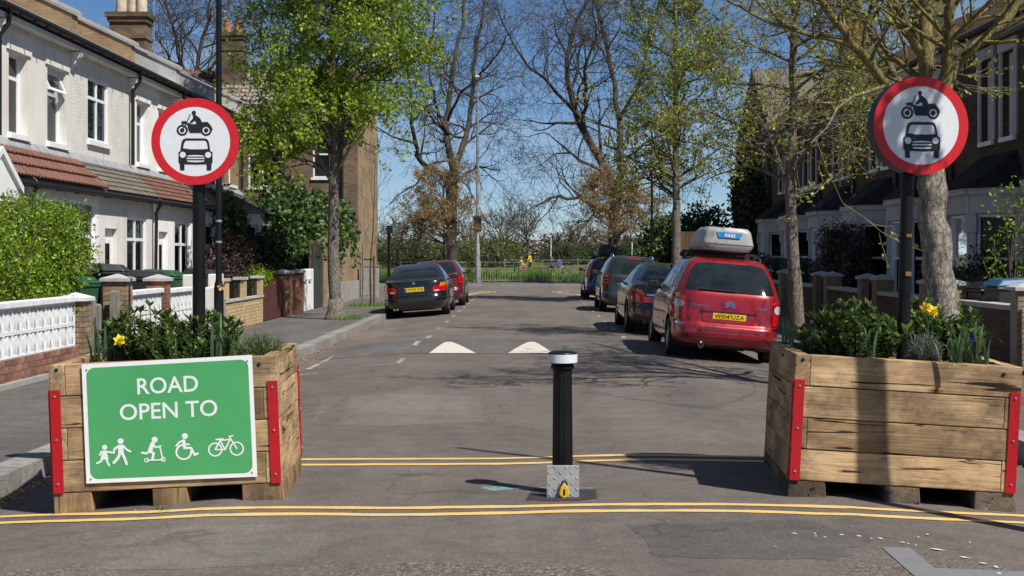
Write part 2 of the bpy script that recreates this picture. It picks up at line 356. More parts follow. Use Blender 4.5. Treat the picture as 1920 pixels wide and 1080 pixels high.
asphalt('footway', (0.115, 0.108, 0.103), False); asphalt('fresh_tar', (0.045, 0.042, 0.04), False)
mat('kerb_stone', (0.25, 0.235, 0.22), 0.9, 0.25, 9, 0.5, 70, rnd=0.14)
meadow('meadow')
mat('soil', (0.07, 0.05, 0.036), 0.95, 0.3, 9, 0.6, 50)
mat('concrete', (0.30, 0.285, 0.26), 0.9, 0.2, 4, 0.3, 60)
paint('yellow_paint', (0.72, 0.47, 0.16), 0.50); paint('white_paint', (0.46, 0.45, 0.42), 0.66); paint('hump_paint', (0.58, 0.54, 0.48), 0.42)
paint('grey_paint', (0.19, 0.19, 0.20), 0.52); paint('cyan_paint', (0.20, 0.42, 0.40), 0.70); asphalt('patch_asphalt', (0.105, 0.097, 0.092), False); asphalt('pale_asphalt', (0.155, 0.138, 0.125), False)
woodmat('oak_u', (0.55, 0.385, 0.22), (0.34, 0.23, 0.13), 0)
woodmat('oak_dark', (0.20, 0.155, 0.115), (0.12, 0.092, 0.07), 1); woodmat('oak_end', (0.30, 0.20, 0.11), (0.17, 0.11, 0.065), 2)
woodmat('oak_top', (0.32, 0.28, 0.235), (0.21, 0.18, 0.15), 0)
mat('timber_grey', (0.21, 0.19, 0.165), 0.9, 0.3, 5, 0.4, 30, stretch=(6, 6, 0.8))
mat('timber_red', (0.085, 0.022, 0.016), 0.7, 0.3, 5, 0.3, 30, stretch=(6, 6, 0.8))
mat('timber_fence', (0.12, 0.075, 0.045), 0.9, 0.3, 5, 0.4, 30, stretch=(6, 6, 0.8), rnd=0.15)
mat('red_metal', (0.42, 0.006, 0.010), 0.45, 0.08, 8, 0.05, 60)
mat('steel', (0.45, 0.46, 0.47), 0.45, 0.15, 12, 0.1, 80, metal=0.7)
mat('tread_plate', (0.40, 0.42, 0.435), 0.5, 0.15, 14, 0.1, 90, metal=0.35)
mat('zinc', (0.33, 0.345, 0.36), 0.55, 0.15, 5, metal=0.5)
mat('black_paint', (0.007, 0.007, 0.008), 0.42, 0.3, 5, 0.1, 60, spec=0.25)
mat('black_plastic', (0.012, 0.012, 0.013), 0.55, 0.2, 10, spec=0.3)
mat('rubber', (0.014, 0.014, 0.014), 0.85, 0.3, 20)
mat('reflective', (0.62, 0.66, 0.70), 0.35, 0.08, 60)
mat('sign_white', (0.70, 0.72, 0.74), 0.4, 0.04, 30); mat('sign_red', (0.56, 0.012, 0.02), 0.4, 0.05, 30); mat('sign_black', (0.010, 0.012, 0.017), 0.5, 0.1, 30)
mat('panel_white', (0.80, 0.80, 0.80), 0.35, 0.03, 20); mat('panel_green', (0.072, 0.355, 0.125), 0.32, 0.06, 3); mat('panel_text', (0.74, 0.78, 0.76), 0.35, 0.04, 20)
mat('lock_yellow', (0.72, 0.42, 0.02), 0.45, 0.1, 30)
mat('white_upvc', (0.78, 0.79, 0.80), 0.4, 0.05, 4); rendermat('white_render', (0.78, 0.78, 0.76), 0.15, 60)
rendermat('cream_render', (0.67, 0.65, 0.605), 0.2, 50); rendermat('roughcast', (0.66, 0.635, 0.59), 1.0, 28)
mat('pebble_dash', (0.26, 0.20, 0.155), 0.95, 0.3, 25, 1.0, 60)
mat('stone_trim', (0.42, 0.41, 0.40), 0.85, 0.15, 4, 0.2, 40); rendermat('bay_paint', (0.50, 0.50, 0.51), 0.2, 40)
mat('white_block', (0.72, 0.73, 0.74), 0.85, 0.14, 5, 0.4, 60, rnd=0.06)
mat('brick_red', (0.25, 0.115, 0.075), 0.9, 0.3, 14, 0.5, 60, rnd=0.35); mat('brick_yellow', (0.50, 0.36, 0.19), 0.9, 0.2, 14, 0.4, 60, rnd=0.18)
mat('brick_stock', (0.27, 0.19, 0.115), 0.9, 0.3, 14, 0.5, 60, rnd=0.3)
mat('mortar', (0.30, 0.27, 0.23), 0.95, 0.2, 20, 0.3, 60)
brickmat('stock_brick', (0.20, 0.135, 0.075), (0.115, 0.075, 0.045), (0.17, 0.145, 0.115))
brickmat('pale_sunlit_brick', (0.36, 0.25, 0.13), (0.26, 0.17, 0.09), (0.30, 0.25, 0.18))  # sunlit tone put into the brick colour, paler than the stock brick
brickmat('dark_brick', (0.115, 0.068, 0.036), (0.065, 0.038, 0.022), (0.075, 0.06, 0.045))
brickmat('chimney_brick', (0.19, 0.135, 0.085), (0.10, 0.07, 0.045), (0.14, 0.12, 0.10), dirt=0.6)
mat('tile_red', (0.165, 0.075, 0.054), 0.85, 0.35, 7, 0.4, 50, rnd=0.18); mat('tile_brown', (0.15, 0.13, 0.105), 0.85, 0.3, 9, 0.4, 50, rnd=0.2)
mat('tile_grey', (0.24, 0.205, 0.165), 0.85, 0.3, 7, 0.4, 50, rnd=0.14); mat('slate', (0.028, 0.027, 0.028), 0.9, 0.4, 6, 0.4, 40, rnd=0.2, spec=0.15)
mat('tile_russet', (0.15, 0.06, 0.045), 0.85, 0.3, 7, 0.4, 50, rnd=0.2)
mat('lead', (0.30, 0.31, 0.325), 0.6, 0.2, 6); mat('pot_cream', (0.55, 0.46, 0.34), 0.85, 0.2, 5); mat('pot_red', (0.36, 0.13, 0.075), 0.85, 0.2, 5)
glassmat('glass'); glassmat('glass_dark', (0.16, 0.18, 0.19), 0.35)
mat('curtain', (0.46, 0.45, 0.43), 0.95, 0.2, 4, stretch=(14, 14, 0.4)); mat('dark_room_backing', (0.03, 0.03, 0.032), 0.95, 0.4, 4, stretch=(14, 14, 0.4)); mat('curtain_grey', (0.20, 0.20, 0.20), 0.95, 0.3, 4, stretch=(14, 14, 0.4))  # the near-black one paints the darkness of unlit rooms
mat('door_white', (0.74, 0.75, 0.76), 0.35, 0.05, 4); mat('door_red', (0.07, 0.018, 0.014), 0.35, 0.15, 4); mat('door_blue', (0.02, 0.035, 0.06), 0.35, 0.15, 4)
mat('bin_green', (0.018, 0.075, 0.032), 0.5, 0.15, 6); mat('bin_black', (0.022, 0.022, 0.024), 0.45, 0.2, 6); mat('bin_grey', (0.035, 0.036, 0.04), 0.45, 0.2, 6); mat('bin_blue', (0.02, 0.09, 0.19), 0.5, 0.15, 6)
mat('bark_grey', (0.21, 0.18, 0.145), 0.95, 0.5, 7, 1.0, 30, stretch=(3, 3, 1)); mat('bark_moss', (0.17, 0.145, 0.075), 0.95, 0.45, 5, 0.9, 26, col2=(0.10, 0.085, 0.06), stretch=(2, 2, 1))
def barkmat(name, grey, moss, z0, z1, bs=16):
    m, n, l, b = nt(name)
    g = n.new('ShaderNodeNewGeometry'); P = g.outputs['Position']
    mp = n.new('ShaderNodeMapping'); mp.inputs['Scale'].default_value = (1, 1, 0.45); l.new(P, mp.inputs[0])
    nz = n.new('ShaderNodeTexNoise'); nz.inputs['Scale'].default_value = bs; nz.inputs['Detail'].default_value = 8; nz.inputs['Roughness'].default_value = 0.72; l.new(mp.outputs[0], nz.inputs['Vector'])
    vo = n.new('ShaderNodeTexVoronoi'); vo.feature = 'DISTANCE_TO_EDGE'; vo.inputs['Scale'].default_value = bs*1.2
    ad = n.new('ShaderNodeVectorMath'); ad.operation = 'MULTIPLY_ADD'; ad.inputs[1].default_value = (0.08, 0.08, 0.08); l.new(nz.outputs['Color'], ad.inputs[0]); l.new(mp.outputs[0], ad.inputs[2]); l.new(ad.outputs[0], vo.inputs['Vector'])
    fl = ramp(n, l, vo.outputs['Distance'], [(0.0, (0.35,)*3), (0.12, (1.0,)*3)])
    cg = ramp(n, l, nz.outputs['Fac'], [(0.34, mul(grey, 0.35)), (0.5, grey), (0.66, mul(grey, 1.9))]); cm = ramp(n, l, nz.outputs['Fac'], [(0.34, mul(grey, 0.4)), (0.5, moss), (0.66, mul(moss, 1.6))])
    sp = n.new('ShaderNodeSeparateXYZ'); l.new(P, sp.inputs[0]); n2 = n.new('ShaderNodeTexNoise'); n2.inputs['Scale'].default_value = 2.5; n2.inputs['Detail'].default_value = 5; l.new(P, n2.inputs['Vector'])
    zz = n.new('ShaderNodeMath'); zz.operation = 'MULTIPLY_ADD'; l.new(n2.outputs['Fac'], zz.inputs[0]); zz.inputs[1].default_value = 1.6; l.new(sp.outputs['Z'], zz.inputs[2])
    mr = n.new('ShaderNodeMapRange'); mr.inputs['From Min'].default_value = z0; mr.inputs['From Max'].default_value = z1; l.new(zz.outputs[0], mr.inputs['Value'])
    mx = n.new('ShaderNodeMix'); mx.data_type = 'RGBA'; l.new(mr.outputs[0], mx.inputs['Factor']); l.new(cg, mx.inputs['A']); l.new(cm, mx.inputs['B'])
    mm = n.new('ShaderNodeMix'); mm.data_type = 'RGBA'; mm.blend_type = 'MULTIPLY'; mm.inputs['Factor'].default_value = 0.8; l.new(mx.outputs['Result'], mm.inputs['A']); l.new(fl, mm.inputs['B']); l.new(mm.outputs['Result'], b.inputs['Base Color'])
    b.inputs['Roughness'].default_value = 0.95; b.inputs['Specular IOR Level'].default_value = 0.15
    bp = n.new('ShaderNodeBump'); bp.inputs['Strength'].default_value = 0.9; bp.inputs['Distance'].default_value = 0.03; l.new(mm.outputs['Result'], bp.inputs['Height']); l.new(bp.outputs[0], b.inputs['Normal'])
    return m
barkmat('bark_near', (0.26, 0.23, 0.19), (0.19, 0.155, 0.06), 3.3, 4.3); barkmat('bark_slim', (0.19, 0.165, 0.14), (0.15, 0.13, 0.065), 4.0, 6.0, 24)
mat('bark_dark', (0.065, 0.052, 0.040), 0.95, 0.4, 3, 0.5, 20); mat('twig', (0.105, 0.082, 0.062), 0.95, 0.4, 3); mat('bark_pale', (0.22, 0.19, 0.155), 0.95, 0.4, 1.2, 0.6, 10)
leafmat('leaf_lime', (0.36, 0.47, 0.04), (0.20, 0.32, 0.025), 0.55); leafmat('leaf_young', (0.38, 0.42, 0.05), (0.22, 0.27, 0.035), 0.5)
leafmat('leaf_copper', (0.48, 0.35, 0.14), (0.30, 0.19, 0.075), 0.5); leafmat('leaf_hedge', (0.26, 0.36, 0.02), (0.09, 0.17, 0.012), 0.35)
leafmat('leaf_ivy', (0.09, 0.16, 0.025), (0.025, 0.055, 0.014), 0.2); leafmat('leaf_dark', (0.045, 0.075, 0.018), (0.018, 0.032, 0.010), 0.15)
leafmat('leaf_shrub', (0.15, 0.225, 0.06), (0.065, 0.115, 0.03), 0.35); leafmat('leaf_purple', (0.09, 0.045, 0.04), (0.035, 0.02, 0.02), 0.2)
leafmat('leaf_grey', (0.17, 0.19, 0.15), (0.09, 0.10, 0.08), 0.2); leafmat('leaf_strap', (0.10, 0.19, 0.07), (0.055, 0.11, 0.04), 0.3)
leafmat('petal', (0.88, 0.68, 0.04), (0.80, 0.55, 0.02), 0.3); leafmat('petal_blue', (0.05, 0.06, 0.35), (0.03, 0.03, 0.2), 0.2); leafmat('petal_pink', (0.45, 0.12, 0.13), (0.3, 0.06, 0.08), 0.3)
leafmat('litter', (0.50, 0.33, 0.15), (0.28, 0.17, 0.07), 0.15); leafmat('grass', (0.19, 0.34, 0.035), (0.09, 0.19, 0.02), 0.4)
leafmat('wood_far', (0.15, 0.125, 0.09), (0.11, 0.095, 0.07), 0.1); leafmat('scrub', (0.14, 0.17, 0.04), (0.085, 0.10, 0.03), 0.2); leafmat('bush_far', (0.075, 0.105, 0.028), (0.045, 0.06, 0.02), 0.2)

# ------------------------------------------------------------ the ground
PZ = 0.015                    # pavement level; the carriageway falls away to its gutters
def gz(x, y):
    a = abs(x); d = 0.075*(min(a, 4.3)-2) if a > 2 else 0.0
    if a > 4.5: d *= max(0.0, 1-(a-4.5)/1.5)
    return -d*max(0, min(1, (y-7.2)/1.3))*max(0, min(1, (62.5-y)/4))
def gp(px, py, dz=0.0):       # photo pixel on the road surface
    z = 0.0
    for _ in range(6):
        Y = (1.6-z)*2667/(py-477); X = (px-988)/2667*Y; z = gz(X, Y)
    return Vector((X, Y, z+dz))
def sheet(name, pts, z, m, parent=None, kind=None):
    mb = MB(); mb.face([(p[0], p[1], z+(gz(p[0], p[1]) if parent else 0)) for p in pts]); o = mb.build(name, m, parent, fix=False)
    if kind: o['kind'] = kind
    return o
mb = MB(); gys = [(-400, -0.5), (77.0, -0.5), (77.4, 0.02), (5500, 0.02)]
mb.arr([(x, y, z) for y, z in gys for x in (-3000, 3000)], [(2*j, 2*j+1, 2*j+3, 2*j+2) for j in range(3)]); o = mb.build('ground', 'meadow', fix=False); o['kind'] = 'structure'
xs = [-70, -6, -5.2, -4.5, -4.3, -3.75, -3.2, -2.6, -2, -1, 0, 1, 2, 2.6, 3.2, 3.75, 4.3, 4.5, 5.2, 6, 70]; ys = [-30, 0, 5, 7.2, 7.6, 8.0, 8.5, 9, 10, 12, 16, 20, 26, 32, 40, 50, 58.5, 59.5, 60.5, 61.5, 62.5, 71.2]
mb = MB(); mb.arr([(x, y, gz(x, y)) for y in ys for x in xs], [(j*len(xs)+i, j*len(xs)+i+1, (j+1)*len(xs)+i+1, (j+1)*len(xs)+i) for j in range(len(ys)-1) for i in range(len(xs)-1)])
road = mb.build('road', 'asphalt', fix=False); road['kind'] = 'structure'
def arc(cx, cy, r, a0, a1, n=8): return [(cx+r*math.cos(R(a0+(a1-a0)*i/n)), cy+r*math.sin(R(a0+(a1-a0)*i/n))) for i in range(n+1)]
KL = arc(-6.35, 9.6, 2.6, -90, 0)+[(-3.75, 20), (-3.75, 35), (-3.75, 53.5), (-2.75, 57.3)]+arc(-3.3, 60.6, 1.5, 0, 90, 6)
KR = arc(6.8, 9.6, 2.6, 270, 180)+[(4.2, 20), (4.2, 35), (4.2, 53.5), (2.4, 57.0)]+arc(3.0, 60.7, 1.45, 180, 90, 6)
KL = [(-68, 7.0)]+KL+[(-68, 62.1)]; KR = [(68, 7.0)]+KR+[(68, 62.15)]
def slab(name, pts, z, m):
    mb = MB(); n = len(pts)
    mb.face([(x, y, z) for x, y in pts])
    for i in range(n):
        a = pts[i]; b = pts[(i+1) % n]; mb.face([(a[0], a[1], -0.2), (b[0], b[1], -0.2), (b[0], b[1], z), (a[0], a[1], z)])
    o = mb.build(name, m); o['kind'] = 'structure'; return o
pav_l = slab('pavement_left', KL, PZ, 'footway'); pav_r = slab('pavement_right', KR, PZ, 'footway')
verge = slab('pavement_park', [(-68, 71.2), (68, 71.2), (68, 77.4), (-68, 77.4)], 0.10, 'footway')
kb = MB(); kb.box(-0.445, 0.445, -0.006, 0.24, -0.2, PZ+0.008); kmesh = kb.mesh('kerb_stone', 'kerb_stone')
def kerb(parent, path, side, dz=0.0):
    for a, b in zip(path[:-1], path[1:]):
        a = Vector(a); b = Vector(b); L = (b-a).length
        if L < 1e-4: continue
        t = (b-a)/L; k = max(1, round(L/0.905)); an = math.atan2(t.y, t.x)
        for i in range(k):
            p = a+t*(L*(i+0.5)/k)
            if abs(p.x) > 12: continue
            M = Matrix.Translation((p.x, p.y, dz+random.uniform(-0.006, 0.003))) @ Matrix.Rotation(an+(math.pi if side < 0 else 0)+random.uniform(-0.006, 0.006), 4, 'Z') @ Matrix.Diagonal((L/k/0.905, 1, 1, 1))
            inst(kmesh, 'kerb_stone', parent, M)
kerb(pav_l, KL, 1); kerb(pav_r, KR, -1); kerb(verge, [(-12, 71.2), (12, 71.2)], 1, dz=0.085)
def ribbon(name, path, w, z, m, parent, wob=0.006, step=0.12, closed=False):
    pts = []
    for a, b in zip(path[:-1], path[1:]):
        a = Vector(a); b = Vector(b); k = max(1, int((b-a).length/step))
        pts += [a+(b-a)*i/k for i in range(k)]
    pts.append(Vector(path[-1])); mb = MB(); L = []; Rr = []
    # soften the corners
    for _ in range(4): pts = [pts[0]]+[(pts[i-1]+pts[i]*2+pts[i+1])/4 for i in range(1, len(pts)-1)]+[pts[-1]]
    for i, p in enumerate(pts):
        t = (pts[min(i+1, len(pts)-1)]-pts[max(i-1, 0)]).normalized(); nn = Vector((-t.y, t.x))
        zz = z(p.x, p.y) if callable(z) else z+gz(p.x, p.y)
        a = p+nn*(w/2+random.gauss(0, wob)); b = p-nn*(w/2+random.gauss(0, wob))
        L.append((a.x, a.y, zz)); Rr.append((b.x, b.y, zz))
    for i in range(len(pts)-1): mb.face([L[i], L[i+1], Rr[i+1], Rr[i]])
    return mb.build(name, m, parent, fix=False)
def gpath(l): return [gp(x, y).xy for x, y in l]
for pts in ([(-60, 973), (0, 969), (170, 964), (340, 959), (560, 951.5), (720, 954), (960, 951), (1060, 947.5), (1230, 946), (1420, 947), (1600, 954), (1760, 961), (1990, 971)],
            [(-60, 985), (0, 980.5), (170, 976), (340, 971), (560, 963.5), (720, 967), (960, 962.5), (1060, 959), (1230, 958), (1420, 959), (1600, 967), (1760, 974), (1990, 984)],
            [(500, 862.5), (575, 862), (700, 861), (900, 861), (1032, 858.5), (1103, 854.5), (1174, 853.5), (1300, 855), (1440, 857.5)],
            [(500, 873), (575, 872.5), (700, 871.5), (960, 870.5), (1068, 867), (1139, 862.5), (1250, 862), (1440, 866)]):
    ribbon('yellow_line', gpath(pts), 0.088, 0.004, 'yellow_paint', road)
for sx, K in ((1, KL), (-1, KR)):                                # yellow lines round the far build-outs
    for off in (0.32, 0.56):
        ribbon('yellow_line', [(x+sx*off*(1 if y < 61 else 0.55), y+(0 if y < 60.5 else off*0.5)) for x, y in K if 52 < y < 62 and abs(x) < 8], 0.085, 0.004, 'yellow_paint', road, step=0.3)
HY0, HY1 = 22.9, 26.7
def hz(x, y):
    e = max(0.0, min(1, (3.45-abs(x-0.2))/0.5)); t = (y-HY0)/(HY1-HY0)
    return gz(x, y)+0.0045+(0.075*math.sin(math.pi*t)**1.2*e if 0 < t < 1 else 0)
mb = MB(); nx, ny = 20, 24; gx = [-3.4+7.2*i/nx for i in range(nx+1)]; gy = [HY0+(HY1-HY0)*j/ny for j in range(ny+1)]
mb.arr([(x, y, hz(x, y)) for y in gy for x in gx], [(j*(nx+1)+i, j*(nx+1)+i+1, (j+1)*(nx+1)+i+1, (j+1)*(nx+1)+i) for j in range(ny) for i in range(nx)])
hump = mb.build('speed_hump', 'hump_asphalt', smooth=True, fix=False); hump['kind'] = 'structure'
for x0, x1, xa in ((-1.58, -0.82, -1.36), (-0.31, 0.42, 0.08)):
    mb = MB(); n = 12
    rows = []
    for j in range(n+1):
        t = j/n; y = HY0+0.04+1.75*t; a = x0+(xa-0.05-x0)*t; b = x1+(xa+0.05-x1)*t
        rows.append([(a+(b-a)*i/4, y, hz(a+(b-a)*i/4, y)+0.004) for i in range(5)])
    for j in range(n):
        for i in range(4): mb.face([rows[j][i], rows[j][i+1], rows[j+1][i+1], rows[j+1][i]])
    mb.build('triangle_marking', 'hump_paint', hump, fix=False)
zr = lambda x, y: hz(x, y)+0.0035 if HY0 < y < HY1 else gz(x, y)+0.004
for p in ([(-3.22, 20.9), (-3.18, 25.2)], [(-2.36, 20.7), (-1.95, 20.8)], [(-3.2, 19.9), (-2.95, 20.0)], [(1.9, 20.25), (2.55, 20.0)], [(2.9, 19.9), (3.35, 19.75)], [(1.86, 20.4), (1.84, 21.1)], [(-6.0, 61.4), (-2.5, 61.4)]):
    ribbon('bay_marking', p, 0.07, zr, 'white_paint', road, 0.008)
y = 20.9
while y < 52:
    ribbon('bay_marking', [(-1.9, y), (-1.9, y+0.95)], 0.085, zr, 'white_paint', road, 0.01)
    if y > 26: ribbon('bay_marking', [(1.86, y), (1.86, y+0.9)], 0.08, zr, 'white_paint', road, 0.01)
    y += 3.1
ribbon('edge_marking', [(-14, 70.4), (14, 70.4)], 0.12, 0.004, 'white_paint', road, 0.01, 0.5)
sheet('painted_out_marking', [gp(*q) for q in ((1653, 1027), (1706, 1028), (1730, 1048), (1752, 1066), (1930, 1073), (1935, 1098), (1735, 1098), (1690, 1060))], 0.004, 'grey_paint', road)
for x, y, w, h in ((1490, 1001, 16, 3), (1528, 1001, 8, 2.5), (1530, 1006, 7, 2.5), (1547, 1008, 7, 2.5), (1578, 1003.5, 11, 3), (1611, 1006, 16, 3), (1634, 1011, 6, 3), (1651, 1010.5, 14, 3.5), (1692, 1018, 13, 3), (1703, 1020, 8, 2), (1717, 1023, 7, 2.5), (1739, 1003, 9, 3), (1722, 1008, 6, 3), (1757, 1031, 44, 3), (1808, 1046, 28, 3.5), (1843, 1057, 20, 3.5), (1868, 1064, 14, 6), (1874, 1076, 10, 5)):
    mb = MB(); s = (w/2*0.85, h/2*0.7)
    mb.face([gp(x+s[0]*math.cos(a)*random.uniform(.7, 1.1)+(s[0]*0.2*math.sin(3*a)), y+s[1]*math.sin(a)*random.uniform(.6, 1.1)+s[0]*0.12*math.cos(a), 0.004) for a in [2*math.pi*i/11 for i in range(11)]])
    mb.build('paint_fleck', 'hump_paint', road, fix=False)
sheet('tar_patch', [gp(*q) for q in ((985, 938), (1000, 917), (1118, 919), (1119, 935), (1085, 939), (1040, 940))], 0.003, 'fresh_tar', road)
sheet('survey_mark', [gp(*q) for q in ((905, 912), (960, 914), (1110, 913.5), (1115, 917), (960, 918.5), (925, 921), (900, 916))], 0.0022, 'cyan_paint', road)
for m, q in (('patch_asphalt', ((1120, 700), (1420, 706), (1416, 742), (1330, 768), (1090, 735))), ('pale_asphalt', ((600, 745), (760, 738), (900, 742), (905, 790), (720, 800), (590, 796))), ('patch_asphalt', ((1180, 985), (1500, 975), (1640, 1010), (1560, 1050), (1230, 1046))), ('pale_asphalt', ((150, 1000), (520, 985), (640, 1010), (560, 1060), (200, 1070))), ('pale_asphalt', ((640, 600), (730, 596), (760, 604), (700, 640), (615, 640)))):
    pts = [gp(*p).xy for p in q]; ring = []
    for a, b in zip(pts, pts[1:]+pts[:1]):
        for k in range(9): p = a+(b-a)*k/9; ring.append(p+Vector((random.gauss(0, 0.018), random.gauss(0, 0.018))))
    sheet('surface_repair', ring, 0.0015, m, road)
sheet('front_garden_left', [(-8.6, 12), (-6.3, 12), (-6.3, 47), (-8.6, 47)], PZ+0.004, 'concrete', kind='structure')
sheet('front_garden_right', [(6.75, 14), (9.2, 14), (9.2, 52), (6.75, 52)], PZ+0.004, 'concrete', kind='structure')
# ------------------------------------------------------------ houses
def segM(p, q, flip=1):
    p = Vector(p); q = Vector(q); t = (q-p).normalized(); n = Vector((t.y, -t.x))*flip
    return (lambda u, d, z: (p.x+t.x*u+n.x*d, p.y+t.y*u+n.y*d, z)), (q-p).length
def wall(parent, M, u0, u1, z0, z1, ops, m, thick=0.25, name='wall', d=0.0):
    us = sorted({u0, u1, *[v for o in ops for v in o[:2]]}); zs = sorted({z0, z1, *[v for o in ops for v in o[2:4]]})
    mb = MB()
    for a, b in zip(us[:-1], us[1:]):
        run = None
        for c, e in zip(zs[:-1], zs[1:]):
            um, zm = (a+b)/2, (c+e)/2
            hole = any(o[0] < um < o[1] and o[2] < zm < o[3] for o in ops)
            if hole:
                if run: mb.box(a, b, d-thick, d, run[0], run[1], M); run = None
            else: run = (run[0], e) if run else (c, e)
        if run: mb.box(a, b, d-thick, d, run[0], run[1], M)
    return mb.build(name, m, parent)
def window(parent, M, u0, u1, z0, z1, d=-0.12, cols=2, trans=None, sill=True, fm='white_upvc', cm='curtain', sash=False, gm='glass', head=None, name='window', open_top=False):
    w = 0.055; mb = MB(); dz = d-0.06
    mb.box(u0, u0+w, dz, d, z0, z1, M).box(u1-w, u1, dz, d, z0, z1, M).box(u0+w, u1-w, dz, d, z0, z0+w, M).box(u0+w, u1-w, dz, d, z1-w, z1, M)
    us = [u0+w+(u1-u0-2*w)*i/cols for i in range(cols+1)]
    zt = z0+(z1-z0)*(trans if trans else 0.5)
    zs = [z0+w, zt, z1-w] if (trans or sash) else [z0+w, z1-w]
    for u in us[1:-1]: mb.box(u-0.03, u+0.03, dz, d-0.002, z0+w, z1-w, M)
    if len(zs) == 3:
        for a, b in zip(us[:-1], us[1:]): mb.box(a+0.032, b-0.032, dz, d-(0.02 if sash else -0.003), zt-0.03, zt+0.03, M)
    o = mb.build(name, fm, parent)
    for a, b in zip(us[:-1], us[1:]):
        for c, e in zip(zs[:-1], zs[1:]):
            p = MB(); dd = d-0.03-(0.018 if sash and c > z0+w else 0)
            if open_top and c > z0+w+0.05:
                q = MB(); ang = 0.42
                def T(u, dp, z, e=e): r = e-z; return M(u, d+dp+r*math.sin(ang), e-r*math.cos(ang))
                q.box(a, b, -0.03, 0.02, c, c+w, T).box(a, b, -0.03, 0.02, e-w, e, T).box(a, a+w, -0.03, 0.02, c+w, e-w, T).box(b-w, b, -0.03, 0.02, c+w, e-w, T)
                q.build('open_casement', fm, o); p.face([T(a+w, 0, c+w), T(b-w, 0, c+w), T(b-w, 0, e-w), T(a+w, 0, e-w)])
            else: p.face([M(a, dd, c), M(b, dd, c), M(b, dd, e), M(a, dd, e)])
            p.build('pane', gm, o, fix=False)
    # folded backing behind the glass: cloth, near-black where it stands for an unlit room
    cb = MB(); n = max(6, int((u1-u0)/0.05)); xs = [u0+(u1-u0)*i/n for i in range(n+1)]
    for i in range(n):
        d0, d1 = d-0.14-0.02*math.sin(i*1.7), d-0.14-0.02*math.sin((i+1)*1.7)
        cb.face([M(xs[i], d0, z0), M(xs[i+1], d1, z0), M(xs[i+1], d1, z1), M(xs[i], d0, z1)])
    cb.build('curtain', cm, o, fix=False)
    if sill:
        s = MB(); s.box(u0-0.06, u1+0.06, d-0.02, 0.07, z0-0.09, z0-0.005, M); s.build('sill', fm if sill is True else sill, o)
    return o
def door(parent, M, u0, u1, z0, z1, m='door_white', d=-0.2):
    mb = MB(); mb.box(u0, u1, d-0.05, d, z0, z1, M)
    h = z1-z0; w = u1-u0
    for (a, b, c, e) in ((0.14, 0.46, 0.08, 0.36), (0.54, 0.86, 0.08, 0.36), (0.14, 0.46, 0.44, 0.9), (0.54, 0.86, 0.44, 0.9)):
        mb.box(u0+w*a, u0+w*b, d, d+0.015, z0+h*c, z0+h*e, M)
    o = mb.build('door', m, parent)
    k = MB(); k.box(u0+w*0.34, u0+w*0.66, d+0.016, d+0.03, z0+h*0.5, z0+h*0.86, M); k.build('pane', 'glass_dark', o)
    k = MB(); k.box(u1-0.12, u1-0.08, d, d+0.06, z0+1.0, z0+1.12, M); k.build('handle', 'steel', o)
    return o
def tilemesh(name, w, ln, m, bumps=2, amp=0.034, lift=0.05, th=0.02):
    mb = MB(); n = 8 if bumps else 1
    prof = [(w*i/n, amp*abs(math.sin(math.pi*bumps*i/n)) if bumps else 0) for i in range(n+1)]
    for i in range(n):
        (a, ha), (b, hb) = prof[i], prof[i+1]
        mb.face([(a, 0, ha), (b, 0, hb), (b, ln, hb+lift), (a, ln, ha+lift)])
        mb.face([(a, ln, ha+lift), (b, ln, hb+lift), (b, ln, hb+lift-th-0.01), (a, ln, ha+lift-th-0.01)])
    mb.face([(0, 0, prof[0][1]), (0, ln, prof[0][1]+lift), (0, ln, lift-th), (0, 0, -th)])
    return mb.mesh(name, m, fix=False)
def lay_tiles(parent, me, top0, along, down, U, L, w, ex, jit=0.004):
    along = Vector(along).normalized(); down = Vector(down).normalized(); nrm = along.cross(down)
    if nrm.z < 0: nrm = -nrm
    nu = max(1, round(U/w)); nl = max(1, round(L/ex)); org = ORG[parent.name]; top0 = Vector(top0)
    for j in range(nl):
        for i in range(nu):
            p = top0+along*(i*U/nu)+down*(j*L/nl)+nrm*(0.02+random.uniform(0, jit))
            M = Matrix.Identity(4); a = along*(U/nu/w*0.985)
            for r in range(3): M[r][0] = a[r]; M[r][1] = down[r]; M[r][2] = nrm[r]; M[r][3] = (p-org)[r]
            inst(me, 'roof_tile', parent, M)
TM_ROMAN = {k: tilemesh('roof_tile', 0.3, 0.31, k) for k in ('tile_red', 'tile_russet')}
TM_BIG = {k: tilemesh('roof_tile', 0.3, 0.36, k, 2, 0.03, 0.04) for k in ('tile_grey', 'tile_russet')}
TM_PLAIN = {k: tilemesh('roof_tile', 0.24, 0.15, k, 0, 0, 0.02, 0.015) for k in ('tile_brown', 'tile_red', 'slate')}

